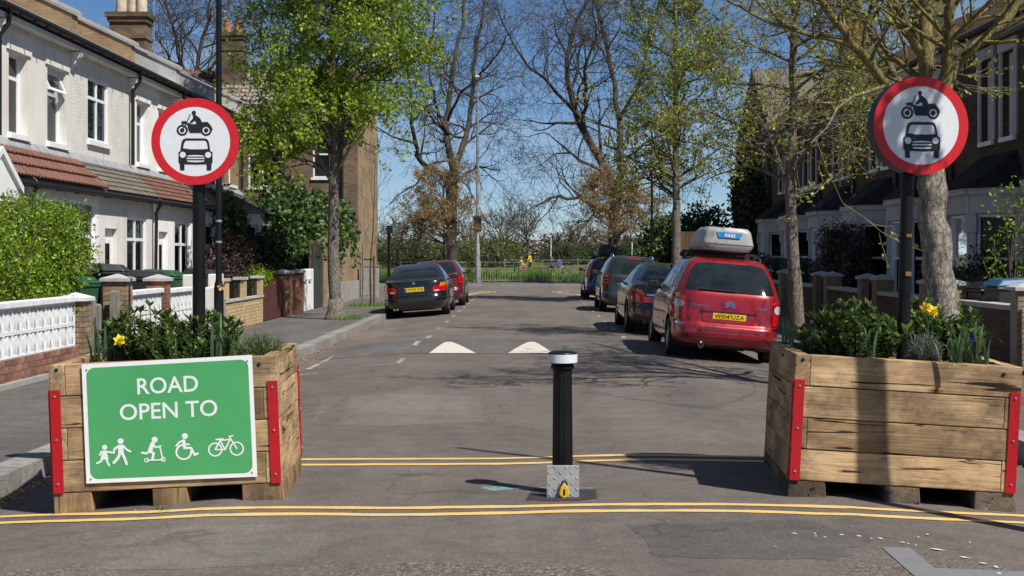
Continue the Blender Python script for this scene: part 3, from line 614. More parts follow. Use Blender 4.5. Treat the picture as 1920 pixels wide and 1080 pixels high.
EZ = 5.72; FX = -8.6; GX = -8.1
def left_house(y0, y1, um, gm, ups, lean, label, door_u=None, gwin=None, bay=False, recess=0.15, wcols=1, parapet=True, lean_m='tile_red', cm='curtain', gdoor='door_white', down=True):
    H = thing('terraced_house', label, 'house', (FX, y0, 0.11), group='terraced houses on the sunny side')
    U = face_px(FX); G = face_px(GX)
    wall(H, U, y0, y1, 2.9, EZ, [(a, b, 3.72, 5.1) if len(o) == 2 else (a, b, o[2], o[3]) for o in ups for a, b in [o[:2]]], um, 0.3, 'upper_wall')
    for i, o in enumerate(ups):
        a, b = o[:2]; z0, z1 = (3.72, 5.1) if len(o) == 2 else o[2:4]
        window(H, U, a, b, z0, z1, -recess, wcols, 0.68 if wcols > 1 else (0.66 if i or y0 > 28 else 0.7), cm=cm, open_top=(i == 1 and 22 < y0 < 24))
        if recess > 0.1:      # proud lintel band over the opening
            lb = MB(); lb.box(a-0.12, b+0.12, 0.002, 0.035, z1+0.004, z1+0.32, U); lb.build('lintel', um, H)
    ops = []
    if door_u: ops.append((*door_u, 0.1, 2.2))
    if gwin: ops.append(gwin)
    wall(H, G, y0, y1, 0.1, 2.9, ops, gm, 0.3, 'ground_floor_wall')
    if door_u: door(H, G, door_u[0], door_u[1], 0.14, 2.2, gdoor, -0.1)
    if gwin: window(H, G, *gwin, -0.04, 4 if gwin[1]-gwin[0] > 2 else 2, 0.66, cm=cm)
    # lean-to canopy: deck, tiles, gutter, flashing
    if lean:
        dk = MB(); dk.hexa([(FX, y0+0.02, 3.40), (GX+0.14, y0+0.02, 2.84), (GX+0.14, y1-0.02, 2.84), (FX, y1-0.02, 3.40), (FX, y0+0.02, 3.5), (GX+0.14, y0+0.02, 2.9), (GX+0.14, y1-0.02, 2.9), (FX, y1-0.02, 3.5)])
        deck = dk.build('lean_to_roof', 'timber_grey', H)
        dv = Vector((GX+0.14-FX, 0, -0.6)); L = dv.length
        if lean == 'roman': lay_tiles(deck, TM_ROMAN[lean_m], (FX, y0+0.03, 3.505), (0, 1, 0), dv, y1-y0-0.06, L, 0.3, 0.29)
        else: lay_tiles(deck, TM_PLAIN[lean_m], (FX, y0+0.03, 3.505), (0, 1, 0), dv, y1-y0-0.06, L, 0.24, 0.14)
        fl = MB(); fl.hexa([(FX+0.004, y0, 3.5), (FX+0.12, y0, 3.43), (FX+0.12, y1, 3.43), (FX+0.004, y1, 3.5), (FX+0.004, y0, 3.62), (FX+0.13, y0, 3.47), (FX+0.13, y1, 3.47), (FX+0.004, y1, 3.62)]); fl.build('flashing', 'lead', H)
        g = MB(); g.tube([(GX+0.19, y0, 2.83), (GX+0.19, y1, 2.83)], 0.042, 8); g.box(GX+0.142, GX+0.155, y0, y1, 2.78, 2.86)
        gg = g.build('gutter', 'black_plastic', H)
        for k in range(4):
            b = MB(); yy = y0+0.4+(y1-y0-0.8)*k/3; b.box(GX+0.002, GX+0.14, yy-0.012, yy+0.012, 2.785, 2.81); b.build('gutter_bracket', 'black_plastic', gg)
    if bay:
        bx = -7.35; a, b = bay; pl = [(GX, a), (bx, a+0.45), (bx, b-0.45), (GX, b)]
        by = None
        for p, q in zip(pl[:-1], pl[1:]):
            M, L = segM(p, q, 1)
            o = MB(); o.box(0.0, L, -0.1, 0, 0.1, 0.85, M).box(0, 0.09, -0.1, 0, 0.85, 2.5, M).box(L-0.09, L, -0.1, 0, 0.85, 2.5, M).box(0, L, -0.1, 0.04, 2.5, 2.82, M)
            o.build('bay_wall', 'white_render', H); window(H, M, 0.1, L-0.1, 0.86, 2.49, -0.04, 1 if L < 1.2 else 2, 0.66, cm='dark_room_backing')
        r = MB(); top = [(FX, a+0.1, 3.55), (FX, b-0.1, 3.55)]; e = [(x+(0.14 if x > GX else 0), y+(-0.12 if y < (a+b)/2 else 0.12), 2.83) for x, y in pl]
        r.face([e[0], e[1], top[0]]); r.face([e[1], e[2], top[1], top[0]]); r.face([e[2], e[3], top[1]]); r.face([e[3], e[0], top[0], top[1]]); r.face(e)
        rf = r.build('bay_roof', 'tile_brown', H)
        lay_tiles(rf, TM_PLAIN['tile_brown'], Vector(e[1])+Vector((FX-e[1][0], 0, 0.72))*0.97, (0, 1, 0), Vector((e[1][0]-FX, 0, -0.72)), e[2][1]-e[1][1], Vector((e[1][0]-FX, 0, -0.72)).length, 0.24, 0.14)
    # main roof, eaves, gutter
    rz = EZ+0.1+4.1*0.5
    r = MB(); r.hexa([(FX+0.22, y0, EZ-0.05), (FX-4.1, y0, rz-0.15), (FX-4.1, y1, rz-0.15), (FX+0.22, y1, EZ-0.05), (FX+0.22, y0, EZ+0.07), (FX-4.1, y0, rz), (FX-4.1, y1, rz), (FX+0.22, y1, EZ+0.07)])
    r.hexa([(FX-4.1, y0, rz-0.15), (FX-8.4, y0, EZ-0.05), (FX-8.4, y1, EZ-0.05), (FX-4.1, y1, rz-0.15), (FX-4.1, y0, rz), (FX-8.4, y0, EZ+0.07), (FX-8.4, y1, EZ+0.07), (FX-4.1, y1, rz)])
    r.build('roof', 'slate' if um == 'white_render' else 'tile_russet', H)
    bk = MB(); bk.box(FX-8.2, FX-8.0, y0, y1, 0.1, EZ, None); bk.build('rear_wall', 'stock_brick', H)
    f = MB(); f.box(FX+0.002, FX+0.2, y0, y1, EZ-0.2, EZ-0.055); f.build('fascia', um, H)
    g = MB(); g.tube([(FX+0.27, y0, EZ-0.03), (FX+0.27, y1, EZ-0.03)], 0.065, 8); g.box(FX+0.202, FX+0.215, y0, y1, EZ-0.12, EZ-0.03); gg = g.build('gutter', 'black_plastic', H)
    for k in range(6):
        b = MB(); yy = y0+0.25+(y1-y0-0.5)*k/5; b.box(FX+0.204, FX+0.35, yy-0.015, yy+0.015, EZ-0.11, EZ-0.085); b.build('gutter_bracket', 'black_plastic', gg)
    fl = MB(); fl.hexa([(FX+0.2, y0, EZ+0.072), (FX-0.35, y0, EZ+0.345), (FX-0.35, y1, EZ+0.345), (FX+0.2, y1, EZ+0.072), (FX+0.2, y0, EZ+0.085), (FX-0.35, y0, EZ+0.36), (FX-0.35, y1, EZ+0.36), (FX+0.2, y1, EZ+0.085)]); fl.build('lead_strip', 'lead', H)
    if parapet:   # upstand of the party wall with its coping and corbel
        p = MB(); w = 0.32; s0, s1 = 0.05, 3.9
        p.hexa([(FX+0.1, y1-w, EZ), (FX-s1, y1-w, EZ+0.5*s1), (FX-s1, y1+w*0.02, EZ+0.5*s1), (FX+0.1, y1+w*0.02, EZ), (FX+0.1, y1-w, EZ+0.48), (FX-s1, y1-w, EZ+0.42+0.5*s1), (FX-s1, y1+w*0.02, EZ+0.42+0.5*s1), (FX+0.1, y1+w*0.02, EZ+0.48)])
        p.build('parapet', 'pale_sunlit_brick' if y0 < 27 else 'stone_trim', H)
        c = MB(); c.hexa([(FX+0.17, y1-w-0.05, EZ+0.485), (FX-s1, y1-w-0.05, EZ+0.425+0.5*s1), (FX-s1, y1+0.05, EZ+0.425+0.5*s1), (FX+0.17, y1+0.05, EZ+0.485), (FX+0.17, y1-w-0.05, EZ+0.56), (FX-s1, y1-w-0.05, EZ+0.5+0.5*s1), (FX-s1, y1+0.05, EZ+0.5+0.5*s1), (FX+0.17, y1+0.05, EZ+0.56)])
        c.build('coping', 'stone_trim', H)
        k = MB(); k.prism([(0.003, EZ-0.22), (0.22, EZ-0.22), (0.2, EZ-0.31), (0.14, EZ-0.35), (0.12, EZ-0.43), (0.07, EZ-0.46), (0.003, EZ-0.56)], y1-0.2, y1-0.04, lambda u, d, z: (FX+u, d, z)); k.build('corbel', um, H)
    if down:
        dpp = MB(); yy = y1-0.14
        dpp.tube([(FX+0.27, yy, EZ-0.05), (FX+0.24, yy, EZ-0.3), (FX+0.09, yy, EZ-0.5), (FX+0.09, yy, 3.62)], 0.04, 8)
        dpp.tube([(GX+0.2, yy, 2.78), (GX+0.1, yy, 2.6), (GX+0.07, yy, 0.15)], 0.038, 8); dpp.build('downpipe', 'black_plastic', H, smooth=60)
    return H
left_house(19.2, 23.08, 'cream_render', 'cream_render', [(19.8, 20.7), (21.6, 22.6)], 'roman', 'cream rendered terraced house at the left edge behind the clipped hedge', (19.5, 20.3), (20.7, 22.9, 0.9, 2.62))
h1 = left_house(23.08, 26.9, 'cream_render', 'white_render', [(23.6, 24.5), (25.5, 26.55)], 'roman', 'cream house with red roman tiled canopy and an open top casement upstairs', None, (23.4, 26.7, 0.8, 2.66), down=False)
h2 = left_house(26.9, 30.85, 'roughcast', 'cream_render', [(27.85, 29.2, 3.94, 5.19)], 'plain', 'roughcast house with brown tiled canopy and single four-light upstairs window', (27.3, 28.12), (28.8, 30.3, 1.12, 2.46), recess=0.03, wcols=2, lean_m='tile_brown')
h3 = left_house(30.85, 34.8, 'white_render', 'white_render', [(31.35, 32.3), (33.2, 34.2)], 'plain', 'bright white house with dull red canopy behind the left round sign', (31.3, 32.1), (32.7, 34.3, 0.9, 2.46), lean_m='tile_red', cm='curtain_grey')
h4 = left_house(34.8, 38.7, 'cream_render', 'white_render', [(35.3, 36.2), (37.1, 38.1)], 'plain', 'cream house with white ground floor beyond the bright white house', (37.6, 38.4), (35.2, 36.8, 0.9, 2.46), lean_m='tile_brown', cm='curtain_grey')
h5 = left_house(38.7, 42.6, 'pale_sunlit_brick', 'white_render', [(39.3, 40.2), (41.0, 41.9)], 'plain', 'end terraced house with hipped bay roof beside the ivy', (41.6, 42.4), None, bay=(38.8, 41.2), lean_m='tile_brown', gdoor='door_red', cm='curtain_grey')
# porch hood at the left edge
ph = thing('porch_hood', 'white gabled porch hood at left edge above the hedge', 'porch', (GX, 20.0, 0.11))
M = lambda u, d, z: (GX+d, u, z)
mb = MB(); mb.prism([(19.3, 2.45), (20.7, 2.45), (20.7, 2.60), (20.0, 3.05), (19.3, 2.60)], 0.2, 0.7, M); mb.build('gable', 'white_upvc', ph)
mb = MB(); mb.prism([(19.18, 2.58), (20.0, 3.12), (20.82, 2.58), (20.82, 2.68), (20.0, 3.22), (19.18, 2.68)], 0.2, 0.74, M); mb.build('bargeboard_roof', 'white_upvc', ph)
for y in (19.4, 20.6):
    mb = MB(); mb.tube([(GX+0.62, y, 0.11), (GX+0.62, y, 2.45)], 0.06, 10); mb.build('post', 'white_upvc', ph)

def chimney(parent, cx, cy, z0, z1, wx, wy, pots, potm, bm='chimney_brick'):
    mb = MB(); mb.box(cx-wx/2, cx+wx/2, cy-wy/2, cy+wy/2, z0, z1-0.28)
    for k, e in enumerate((0.05, 0.10)): mb.box(cx-wx/2-e, cx+wx/2+e, cy-wy/2-e, cy+wy/2+e, z1-0.28+k*0.13+0.002, z1-0.15+k*0.13)
    mb.box(cx-wx/2-0.04, cx+wx/2+0.04, cy-wy/2-0.04, cy+wy/2+0.04, z1-0.72, z1-0.64)
    o = mb.build('chimney', bm, parent)
    for px, py, h in pots:
        p = MB(); p.lathe([(0.15, 0), (0.145, h*0.25), (0.125, h*0.85), (0.145, h*0.86), (0.145, h), (0.11, h), (0.11, h-0.1)], (cx+px, cy+py, z1-0.02), 14); p.build('chimney_pot', potm, o, smooth=50)
    return o
chimney(h4, -10.7, 38.4, 6.3, 8.2, 0.95, 0.7, [(-0.25, 0, 1.25), (0.05, 0.05, 1.2), (0.3, 0, 1.25)], 'pot_cream')
mb = MB(); mb.tube([(-10.15, 38.7, 6.6), (-10.15, 38.7, 8.9)], 0.02, 6); mb.build('aerial_mast', 'steel', h4)
chimney(h1, -10.9, 26.9, 6.6, 8.5, 0.95, 0.7, [(-0.2, 0, 0.9), (0.2, 0, 0.9)], 'pot_red')

# the houses that turn their backs to us at the far end
def back_house(x0, x1, wallm, flank, tm, label, wins, ez=6.6, flank_side=None, tiles=True, rows=None):
    y0, y1, ym = 52.8, 60.0, 56.4; rz = ez+2.45
    H = thing('end_house', label, 'house', ((x0+x1)/2, y0, 0.11)); M = face_ny(y0)
    wall(H, M, x0, x1, 0.1, ez, [w[:4] for w in wins], wallm, 0.3, 'wall')
    for w in wins: window(H, M, *w[:4], -0.1, w[4], w[5], cm=w[6])
    mb = MB(); mb.box(x0+0.002, x1-0.002, y1-0.3, y1, 0.1, ez); mb.build('front_wall', wallm, H)
    for sx, xx in ((1, x1), (-1, x0)):
        mb = MB(); mb.prism([(y0+0.3, 0.1), (y1-0.3, 0.1), (y1-0.3, ez), (y1, ez), (ym, rz), (y0, ez), (y0+0.3, ez)], xx-(0.25 if sx > 0 else 0), xx+(0 if sx > 0 else 0.25), lambda u, d, z: (d, u, z)); mb.build('flank_wall', flank if sx == flank_side else wallm, H)
    r = MB(); r.hexa([(x0, y0-0.3, ez-0.15), (x1, y0-0.3, ez-0.15), (x1, ym, rz-0.02), (x0, ym, rz-0.02), (x0, y0-0.3, ez-0.03), (x1, y0-0.3, ez-0.03), (x1, ym, rz+0.1), (x0, ym, rz+0.1)])
    r.hexa([(x0, ym, rz-0.02), (x1, ym, rz-0.02), (x1, y1+0.3, ez-0.15), (x0, y1+0.3, ez-0.15), (x0, ym, rz+0.1), (x1, ym, rz+0.1), (x1, y1+0.3, ez-0.03), (x0, y1+0.3, ez-0.03)])
    rf = r.build('roof', tm, H)
    if tiles:
        dv = Vector((0, -(ym-y0+0.3), -(rz+0.13-ez))); lay_tiles(rf, TM_BIG[tm], (x0+0.02, ym, rz+0.1), (1, 0, 0), dv, x1-x0-0.04, dv.length, 0.33, 0.345)
    mb = MB(); mb.tube([(x0, y0-0.36, ez-0.08), (x1, y0-0.36, ez-0.08)], 0.06, 8); mb.build('gutter', 'black_plastic', H)
    return H
D1 = back_house(-12.0, -6.3, 'stock_brick', 'pale_sunlit_brick', 'tile_grey', 'brown brick end house with grey tiled roof above the ivy', [(-10.35, -9.30, 4.2, 5.88, 2, 0.72, 'dark_room_backing'), (-7.95, -7.3, 4.55, 6.0, 1, 0.6, 'curtain')], flank_side=1)  # flank takes the paler brick, its sunlight put into the colour
mb = MB(); mb.tube([(-9.05, 52.72, 6.5), (-9.05, 52.72, 0.2)], 0.07, 8); mb.build('soil_pipe', 'black_plastic', D1)
mb = MB(); mb.tube([(-6.85, 52.72, 6.5), (-6.85, 52.72, 0.2)], 0.05, 8); mb.build('downpipe', 'black_plastic', D1)
for s in (-1, 1):                                             # a curtain tied back to each side
    cb = MB(); n = 10; x0 = -9.825
    for j in range(n):
        t0, t1 = j/n, (j+1)/n; f = lambda t: 0.10+0.40*t**1.7
        cb.face([(x0+s*0.5, 52.99, 4.3+1.2*t0), (x0+s*(0.5-f(t0)*0.95), 52.99, 4.3+1.2*t0), (x0+s*(0.5-f(t1)*0.95), 52.99, 4.3+1.2*t1), (x0+s*0.5, 52.99, 4.3+1.2*t1)])
    cb.build('curtain', 'curtain', D1, fix=False)
chimney(D1, -11.45, 55.4, 7.6, 10.3, 0.9, 0.9, [(-0.2, -0.1, 0.55), (0.22, -0.1, 0.5)], 'pot_red', 'chimney_brick')
D2 = back_house(-18.5, -12.0, 'stock_brick', 'stock_brick', 'tile_russet', 'end house with russet tiled roof showing over the left terrace', [], 6.4)
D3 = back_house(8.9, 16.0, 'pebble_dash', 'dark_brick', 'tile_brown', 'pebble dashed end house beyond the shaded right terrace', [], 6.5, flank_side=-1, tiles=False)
mb = MB(); mb.tube([(9.35, 52.6, 5.0), (9.35, 52.6, 6.3)], 0.02, 6); [mb.tube([(9.05, 52.45, 5.25+0.14*k), (9.7, 52.75, 5.25+0.14*k)], 0.012, 5) for k in range(7)]; mb.build('aerial', 'steel', D3)

# the shaded terrace on the right
RX = 9.0; RZ = 6.0
def right_house(y0, label, bin_=False, doorm='door_blue'):
    y1 = y0+4.5; H = thing('terraced_house', label, 'house', (RX, y0, 0.11), group='terraced houses on the shaded side'); M = face_nx(RX)
    ups = [(y0+0.7, y0+1.4, 3.9, 5.5), (y0+1.95, y0+2.65, 3.9, 5.5)]
    d0, d1 = y0+3.3, y0+4.2
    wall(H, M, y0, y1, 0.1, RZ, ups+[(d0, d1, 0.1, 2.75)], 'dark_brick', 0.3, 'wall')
    for o in ups:
        window(H, M, *o, -0.12, 1, None, sash=True, cm='curtain_grey', fm='white_upvc')
        s = MB(); s.box(o[0]-0.16, o[1]+0.16, 0.002, 0.06, 5.504, 5.72, M).box(o[0]-0.14, o[0]-0.004, 0.002, 0.04, 3.9, 5.5, M).box(o[1]+0.004, o[1]+0.14, 0.002, 0.04, 3.9, 5.5, M); s.build('window_surround', 'bay_paint', H)
    door(H, M, d0, d1, 0.14, 2.2, doorm, -0.5); k = MB(); k.box(d0, d1, -0.56, -0.5, 2.25, 2.7, M); k.build('fanlight', 'glass_dark', H)
    s = MB(); s.box(d0-0.18, d0-0.004, 0.002, 0.1, 0.1, 2.6, M).box(d1+0.004, d1+0.18, 0.002, 0.1, 0.1, 2.6, M).box(d0-0.22, d1+0.22, 0.002, 0.16, 2.76, 3.0, M).box(d0-0.22, d0+0.02, 0.002, 0.14, 2.4, 2.6, M); s.build('porch_surround', 'bay_paint', H)
    a, b = y0+0.25, y0+2.95; bx = RX-0.8; pl = [(RX-0.001, a), (bx, a+0.6), (bx, b-0.6), (RX-0.001, b)]
    for p, q in zip(pl[:-1], pl[1:]):
        N, L = segM(p, q, -1)
        o = MB(); o.box(0, L, -0.12, 0, 0.1, 0.75, N).box(0, 0.12, -0.12, 0.02, 0.752, 2.45, N).box(L-0.12, L, -0.12, 0.02, 0.752, 2.45, N).box(-0.02, 0.15, -0.1, 0.06, 2.1, 2.4, N).box(L-0.15, L+0.02, -0.1, 0.06, 2.1, 2.4, N).box(0, L, -0.12, 0.03, 2.452, 2.8, N).box(0, L, -0.12, 0.1, 2.802, 2.92, N)
        o.build('bay_wall', 'bay_paint', H); window(H, N, 0.125, L-0.125, 0.78, 2.44, -0.05, 1, None, sash=True, cm='dark_room_backing')
    r = MB(); top = [(RX-0.002, a+0.35, 3.62), (RX-0.002, b-0.35, 3.62)]; e = [(x-(0.14 if x < RX-0.01 else 0), y+(-0.14 if y < (a+b)/2 else 0.14), 2.925) for x, y in pl]
    r.face([e[0], e[1], top[0]]); r.face([e[1], e[2], top[1], top[0]]); r.face([e[2], e[3], top[1]]); r.face([e[3], e[0], top[0], top[1]]); r.face(e); r.build('bay_roof', 'slate', H)
    rz = RZ+4.0*0.55
    r = MB()
    for s, xa in ((1, RX-0.25), (-1, RX+8.25)):
        r.hexa([(xa, y0, RZ-0.02), (RX+4, y0, rz-0.12), (RX+4, y1, rz-0.12), (xa, y1, RZ-0.02), (xa, y0, RZ+0.1), (RX+4, y0, rz), (RX+4, y1, rz), (xa, y1, RZ+0.1)])
    r.build('roof', 'slate', H)
    f = MB(); f.box(RX-0.2, RX-0.002, y0, y1, RZ-0.2, RZ-0.025); f.build('eaves_board', 'bay_paint', H)
    g = MB(); g.tube([(RX-0.3, y0, RZ), (RX-0.3, y1, RZ)], 0.06, 8); g.tube([(RX-0.06, y1-0.1, RZ-0.1), (RX-0.06, y1-0.1, 0.2)], 0.04, 8); g.build('gutter', 'black_plastic', H)
    p = MB(); s1 = 3.8; p.hexa([(RX-0.25, y1-0.3, RZ), (RX+s1, y1-0.3, RZ+0.55*s1), (RX+s1, y1, RZ+0.55*s1), (RX-0.25, y1, RZ), (RX-0.25, y1-0.3, RZ+0.5), (RX+s1, y1-0.3, RZ+0.45+0.55*s1), (RX+s1, y1, RZ+0.45+0.55*s1), (RX-0.25, y1, RZ+0.5)]); p.build('parapet', 'dark_brick', H)
    bk = MB(); bk.box(RX+7.8, RX+8.0, y0, y1, 0.1, RZ); bk.build('rear_wall', 'dark_brick', H)
    return H
RH = []
for i, (y0, lb) in enumerate(((21.0, 'shaded brick house at the right edge beside the young leafy shrub'), (25.5, 'shaded brick house directly right of the thick near trunk'), (30.0, 'shaded bay-fronted house seen just under the right round sign'), (34.5, 'shaded bay-fronted house behind the purple leaved shrub'), (39.0, 'shaded bay-fronted house second from the far end of its row'), (43.5, 'shaded bay-fronted house behind the slim second trunk'), (48.0, 'farthest house of the shaded terrace next to the pebble dashed house'))):
    H = right_house(y0, lb, doorm=('door_blue', 'door_red')[i % 2]); RH.append(H)
    if i in (1, 3, 5): chimney(H, RX+2.0, y0+4.35, 6.6, 8.9, 0.9, 0.7, [(-0.25, 0, 0.7), (0.05, 0, 0.7), (0.3, 0, 0.7)], 'pot_red')
mb = MB(); mb.prism([(21.0, 0.1), (20.75, 0.1), (20.75, RZ), (21.0, RZ)], RX, RX+8, lambda u, d, z: (d, u, z)); mb.prism([(RX, RZ), (RX+8, RZ), (RX+4, RZ+2.2)], 20.75, 21.0, lambda u, d, z: (u, d, z)); mb.build('gable_wall', 'dark_brick', RH[0])
# ------------------------------------------------------------ garden walls and gates
brick_me = {}
for k in ('brick_red', 'brick_yellow', 'brick_stock'):
    b = MB(); b.box(-0.1065, 0.1065, -0.05, 0.05, -0.0325, 0.0325); brick_me[k] = b.mesh('brick', k)
def brickwork(parent, M, u0, u1, z0, z1, m, thick=0.11, axis='x', core=True, half=0.0):
    """each brick a piece; mortar core a little behind"""
    if core:
        c = MB(); c.box(u0+0.004, u1-0.004, -thick, -0.006, z0, z1, M); c.build('mortar_core', 'mortar', parent)
    org = ORG[parent.name]; n = max(1, round((z1-z0)/0.075)); hz_ = (z1-z0)/n
    nb = max(1, round((u1-u0)/0.225)); bw = (u1-u0)/nb
    for j in range(n):
        ofs = 0.5 if (j % 2) else 0.0
        edges = [u0]+[u0+bw*(i+ofs) for i in range(0 if ofs else 1, nb+(0 if ofs else 0)) if u0 < u0+bw*(i+ofs) < u1]+[u1]
        for a, b in zip(edges[:-1], edges[1:]):
            if b-a < 0.03: continue
            p = Vector(M((a+b)/2, -thick/2+random.uniform(-0.002, 0.003), z0+hz_*(j+0.5)))-org
            rot = Matrix.Rotation(R(90), 4, 'Z') if axis == 'x' else Matrix.Identity(4)
            inst(brick_me[m], 'brick', parent, Matrix.Translation(p) @ rot @ Matrix.Diagonal(((b-a-0.01)/0.213, thick/0.1, (hz_-0.01)/0.065, 1)))
def pier(parent, x, y, w, z1, m, cap='stone_trim', real=True):
    z0 = 0.11
    if real:
        c = MB(); c.box(x-w/2+0.012, x+w/2-0.012, y-w/2+0.012, y+w/2-0.012, z0, z1); c.build('pier_core', 'mortar', parent)
        brickwork(parent, face_px(x+w/2), y-w/2, y+w/2, z0, z1, m, 0.06, 'x', False); brickwork(parent, face_ny(y-w/2), x-w/2, x+w/2-0.061, z0, z1, m, 0.06, 'y', False)
    else:
        c = MB(); c.box(x-w/2, x+w/2, y-w/2, y+w/2, z0, z1); c.build('pier', m, parent)
    k = MB(); e = w/2+0.04; k.hexa([(x-e, y-e, z1+0.002), (x+e, y-e, z1+0.002), (x+e, y+e, z1+0.002), (x-e, y+e, z1+0.002), (x-e, y-e, z1+0.05), (x+e, y-e, z1+0.05), (x+e, y+e, z1+0.05), (x-e, y+e, z1+0.05)])
    k.arr([(x-e, y-e, z1+0.05), (x+e, y-e, z1+0.05), (x+e, y+e, z1+0.05), (x-e, y+e, z1+0.05), (x, y, z1+0.12)], [(0, 1, 4), (1, 2, 4), (2, 3, 4), (3, 0, 4)]); k.build('pier_cap', cap, parent)
# one pierced block: a frame with leaf-shaped bars, open between them
def leafbar(mb, p, q, w, d0, d1):
    p = Vector(p); q = Vector(q); t = (q-p).normalized(); nn = Vector((-t.y, t.x)); L = (q-p).length
    pts = []
    for i in range(7): s = i/6; pts.append(p+t*L*s+nn*w*math.sin(math.pi*s)**0.8)
    for i in range(5, 0, -1): s = i/6; pts.append(p+t*L*s-nn*w*math.sin(math.pi*s)**0.8)
    mb.prism([(a.x, a.y) for a in pts], d0, d1, lambda u, d, z: (u, d, z))
sb = MB(); S = 0.145
sb.box(-S, S, -0.045, 0.045, -S, -S+0.022).box(-S, S, -0.045, 0.045, S-0.022, S).box(-S, -S+0.02, -0.045, 0.045, -S+0.022, S-0.022).box(S-0.02, S, -0.045, 0.045, -S+0.022, S-0.022)
leafbar(sb, (0, -S+0.02), (0, S-0.02), 0.026, -0.04, 0.040)
leafbar(sb, (-S+0.01, -S+0.02), (-0.015, S-0.02), 0.030, -0.035, 0.036); leafbar(sb, (S-0.01, -S+0.02), (0.015, S-0.02), 0.030, -0.035, 0.034)
block_me = sb.mesh('screen_block', 'white_block')
WX = -6.18
def screen_wall(parent, y0, y1, z0, rows=2, x=WX):
    n = max(1, round((y1-y0)/0.29)); w = (y1-y0)/n; org = ORG[parent.name]
    for j in range(rows):
        for i in range(n):
            p = Vector((x-0.06, y0+w*(i+0.5), z0+0.3*(j+0.5)))-org
            inst(block_me, 'screen_block', parent, Matrix.Translation(p) @ Matrix.Rotation(R(90), 4, 'Z') @ Matrix.Diagonal((w/0.29, 1, 1.03, 1)))
    c = MB(); c.box(x-0.15, x+0.03, y0-0.02, y1+0.02, z0+0.3*rows+0.003, z0+0.3*rows+0.08); c.build('coping', 'white_block', parent, bevel=0.01)
W1 = thing('garden_wall', 'white pierced block wall on a red brick base at the left edge', 'wall', (WX, 14.0, 0.11))
brickwork(W1, face_px(WX), 13.6, 19.85, 0.11, 0.44, 'brick_red')
screen_wall(W1, 13.6, 19.5, 0.445)
pier(W1, WX-0.09, 19.75, 0.34, 1.05, 'brick_stock', 'white_block')
pl = MB(); pl.box(WX+0.001, WX+0.09, 13.6, 18.2, 0.08, 0.17); pl.build('plinth', 'concrete', W1)
for y, h, w, lb in ((20.35, 1.05, 0.13, 'weathered timber gate post nearest the white wall at left'), (20.62, 0.95, 0.1, 'shorter weathered timber post in the middle of the gateway'), (21.55, 1.12, 0.13, 'weathered timber gate post against the capped brick pier')):
    GP = thing('gate_post', lb, 'post', (WX, y, 0.11), group='timber posts of the left gateway')
    mb = MB(); mb.box(WX-w, WX, y-w/2, y+w/2, 0.11, h); mb.build('shaft', 'timber_grey', GP, bevel=0.008)
    mb = MB(); mb.hexa([(WX-w, y-w/2, h+0.001), (WX, y-w/2, h+0.001), (WX, y+w/2, h+0.001), (WX-w, y+w/2, h+0.001), (WX-w*0.75, y-w/4, h+0.03), (WX-w*0.25, y-w/4, h+0.03), (WX-w*0.25, y+w/4, h+0.03), (WX-w*0.75, y+w/4, h+0.03)]); mb.build('weathered_top', 'timber_grey', GP)
W2 = thing('garden_wall', 'white pierced block wall between two capped brick piers', 'wall', (WX, 22, 0.11))
pier(W2, WX-0.12, 21.9, 0.36, 1.28, 'brick_stock'); brickwork(W2, face_px(WX), 22.1, 24.1, 0.11, 0.44, 'brick_red'); screen_wall(W2, 22.1, 24.1, 0.445); pier(W2, WX-0.12, 24.3, 0.34, 1.24, 'brick_red')
W3 = thing('garden_wall', 'short white pierced wall beside the black lamp column', 'wall', (WX, 24.6, 0.11))
screen_wall(W3, 24.55, 26.3, 0.12, 3)
W4 = thing('garden_wall', 'plain cream rendered wall and gatepost behind the left sign pole', 'wall', (WX, 26.4, 0.11))
mb = MB(); mb.box(WX-0.22, WX, 26.4, 26.75, 0.1, 1.32); mb.box(WX-0.16, WX-0.02, 26.75, 28.6, 0.1, 1.05); mb.box(WX-0.24, WX+0.01, 28.6, 28.95, 0.1, 1.3); mb.build('wall', 'cream_render', W4, bevel=0.02)
W5 = thing('garden_wall', 'yellow brick garden wall with black iron railings between piers', 'wall', (WX, 29.2, 0.11))
brickwork(W5, face_px(WX), 29.2, 33.3, 0.11, 0.70, 'brick_yellow')
c = MB(); c.box(WX-0.14, WX+0.03, 29.2, 33.3, 0.703, 0.75); c.build('coping', 'stone_trim', W5)
for y in (29.35, 31.2, 33.15):
    p = MB(); p.box(WX-0.2, WX+0.002, y-0.16, y+0.16, 0.755, 1.14); p.build('pier', 'brick_yellow', W5); p = MB(); p.box(WX-0.23, WX+0.03, y-0.2, y+0.2, 1.142, 1.2); p.build('pier_cap', 'stone_trim', W5)
for a, b in ((29.55, 31.0), (31.4, 32.95)):
    n = 12
    for i in range(n):
        r = MB(); y = a+(b-a)*i/(n-1); r.box(WX-0.1, WX-0.08, y-0.01, y+0.01, 0.755, 1.12); r.build('railing_bar', 'black_paint', W5)
    r = MB(); r.box(WX-0.11, WX-0.07, a, b, 1.122, 1.145); r.build('railing_rail', 'black_paint', W5)
F1 = thing('timber_gate', 'dark red boarded timber gate and fence next to yellow wall', 'gate', (WX, 33.4, 0.11))
y = 33.45
while y < 36.4:
    mb = MB(); mb.box(WX-0.06, WX-0.02, y, y+0.13, 0.13, 1.02+0.1*math.sin(y*2)); mb.build('board', 'timber_red', F1); y += 0.145
mb = MB(); mb.box(WX-0.1, WX-0.062, 33.45, 36.4, 0.35, 0.45).box(WX-0.1, WX-0.062, 33.45, 36.4, 0.8, 0.9); mb.build('rail', 'timber_red', F1)
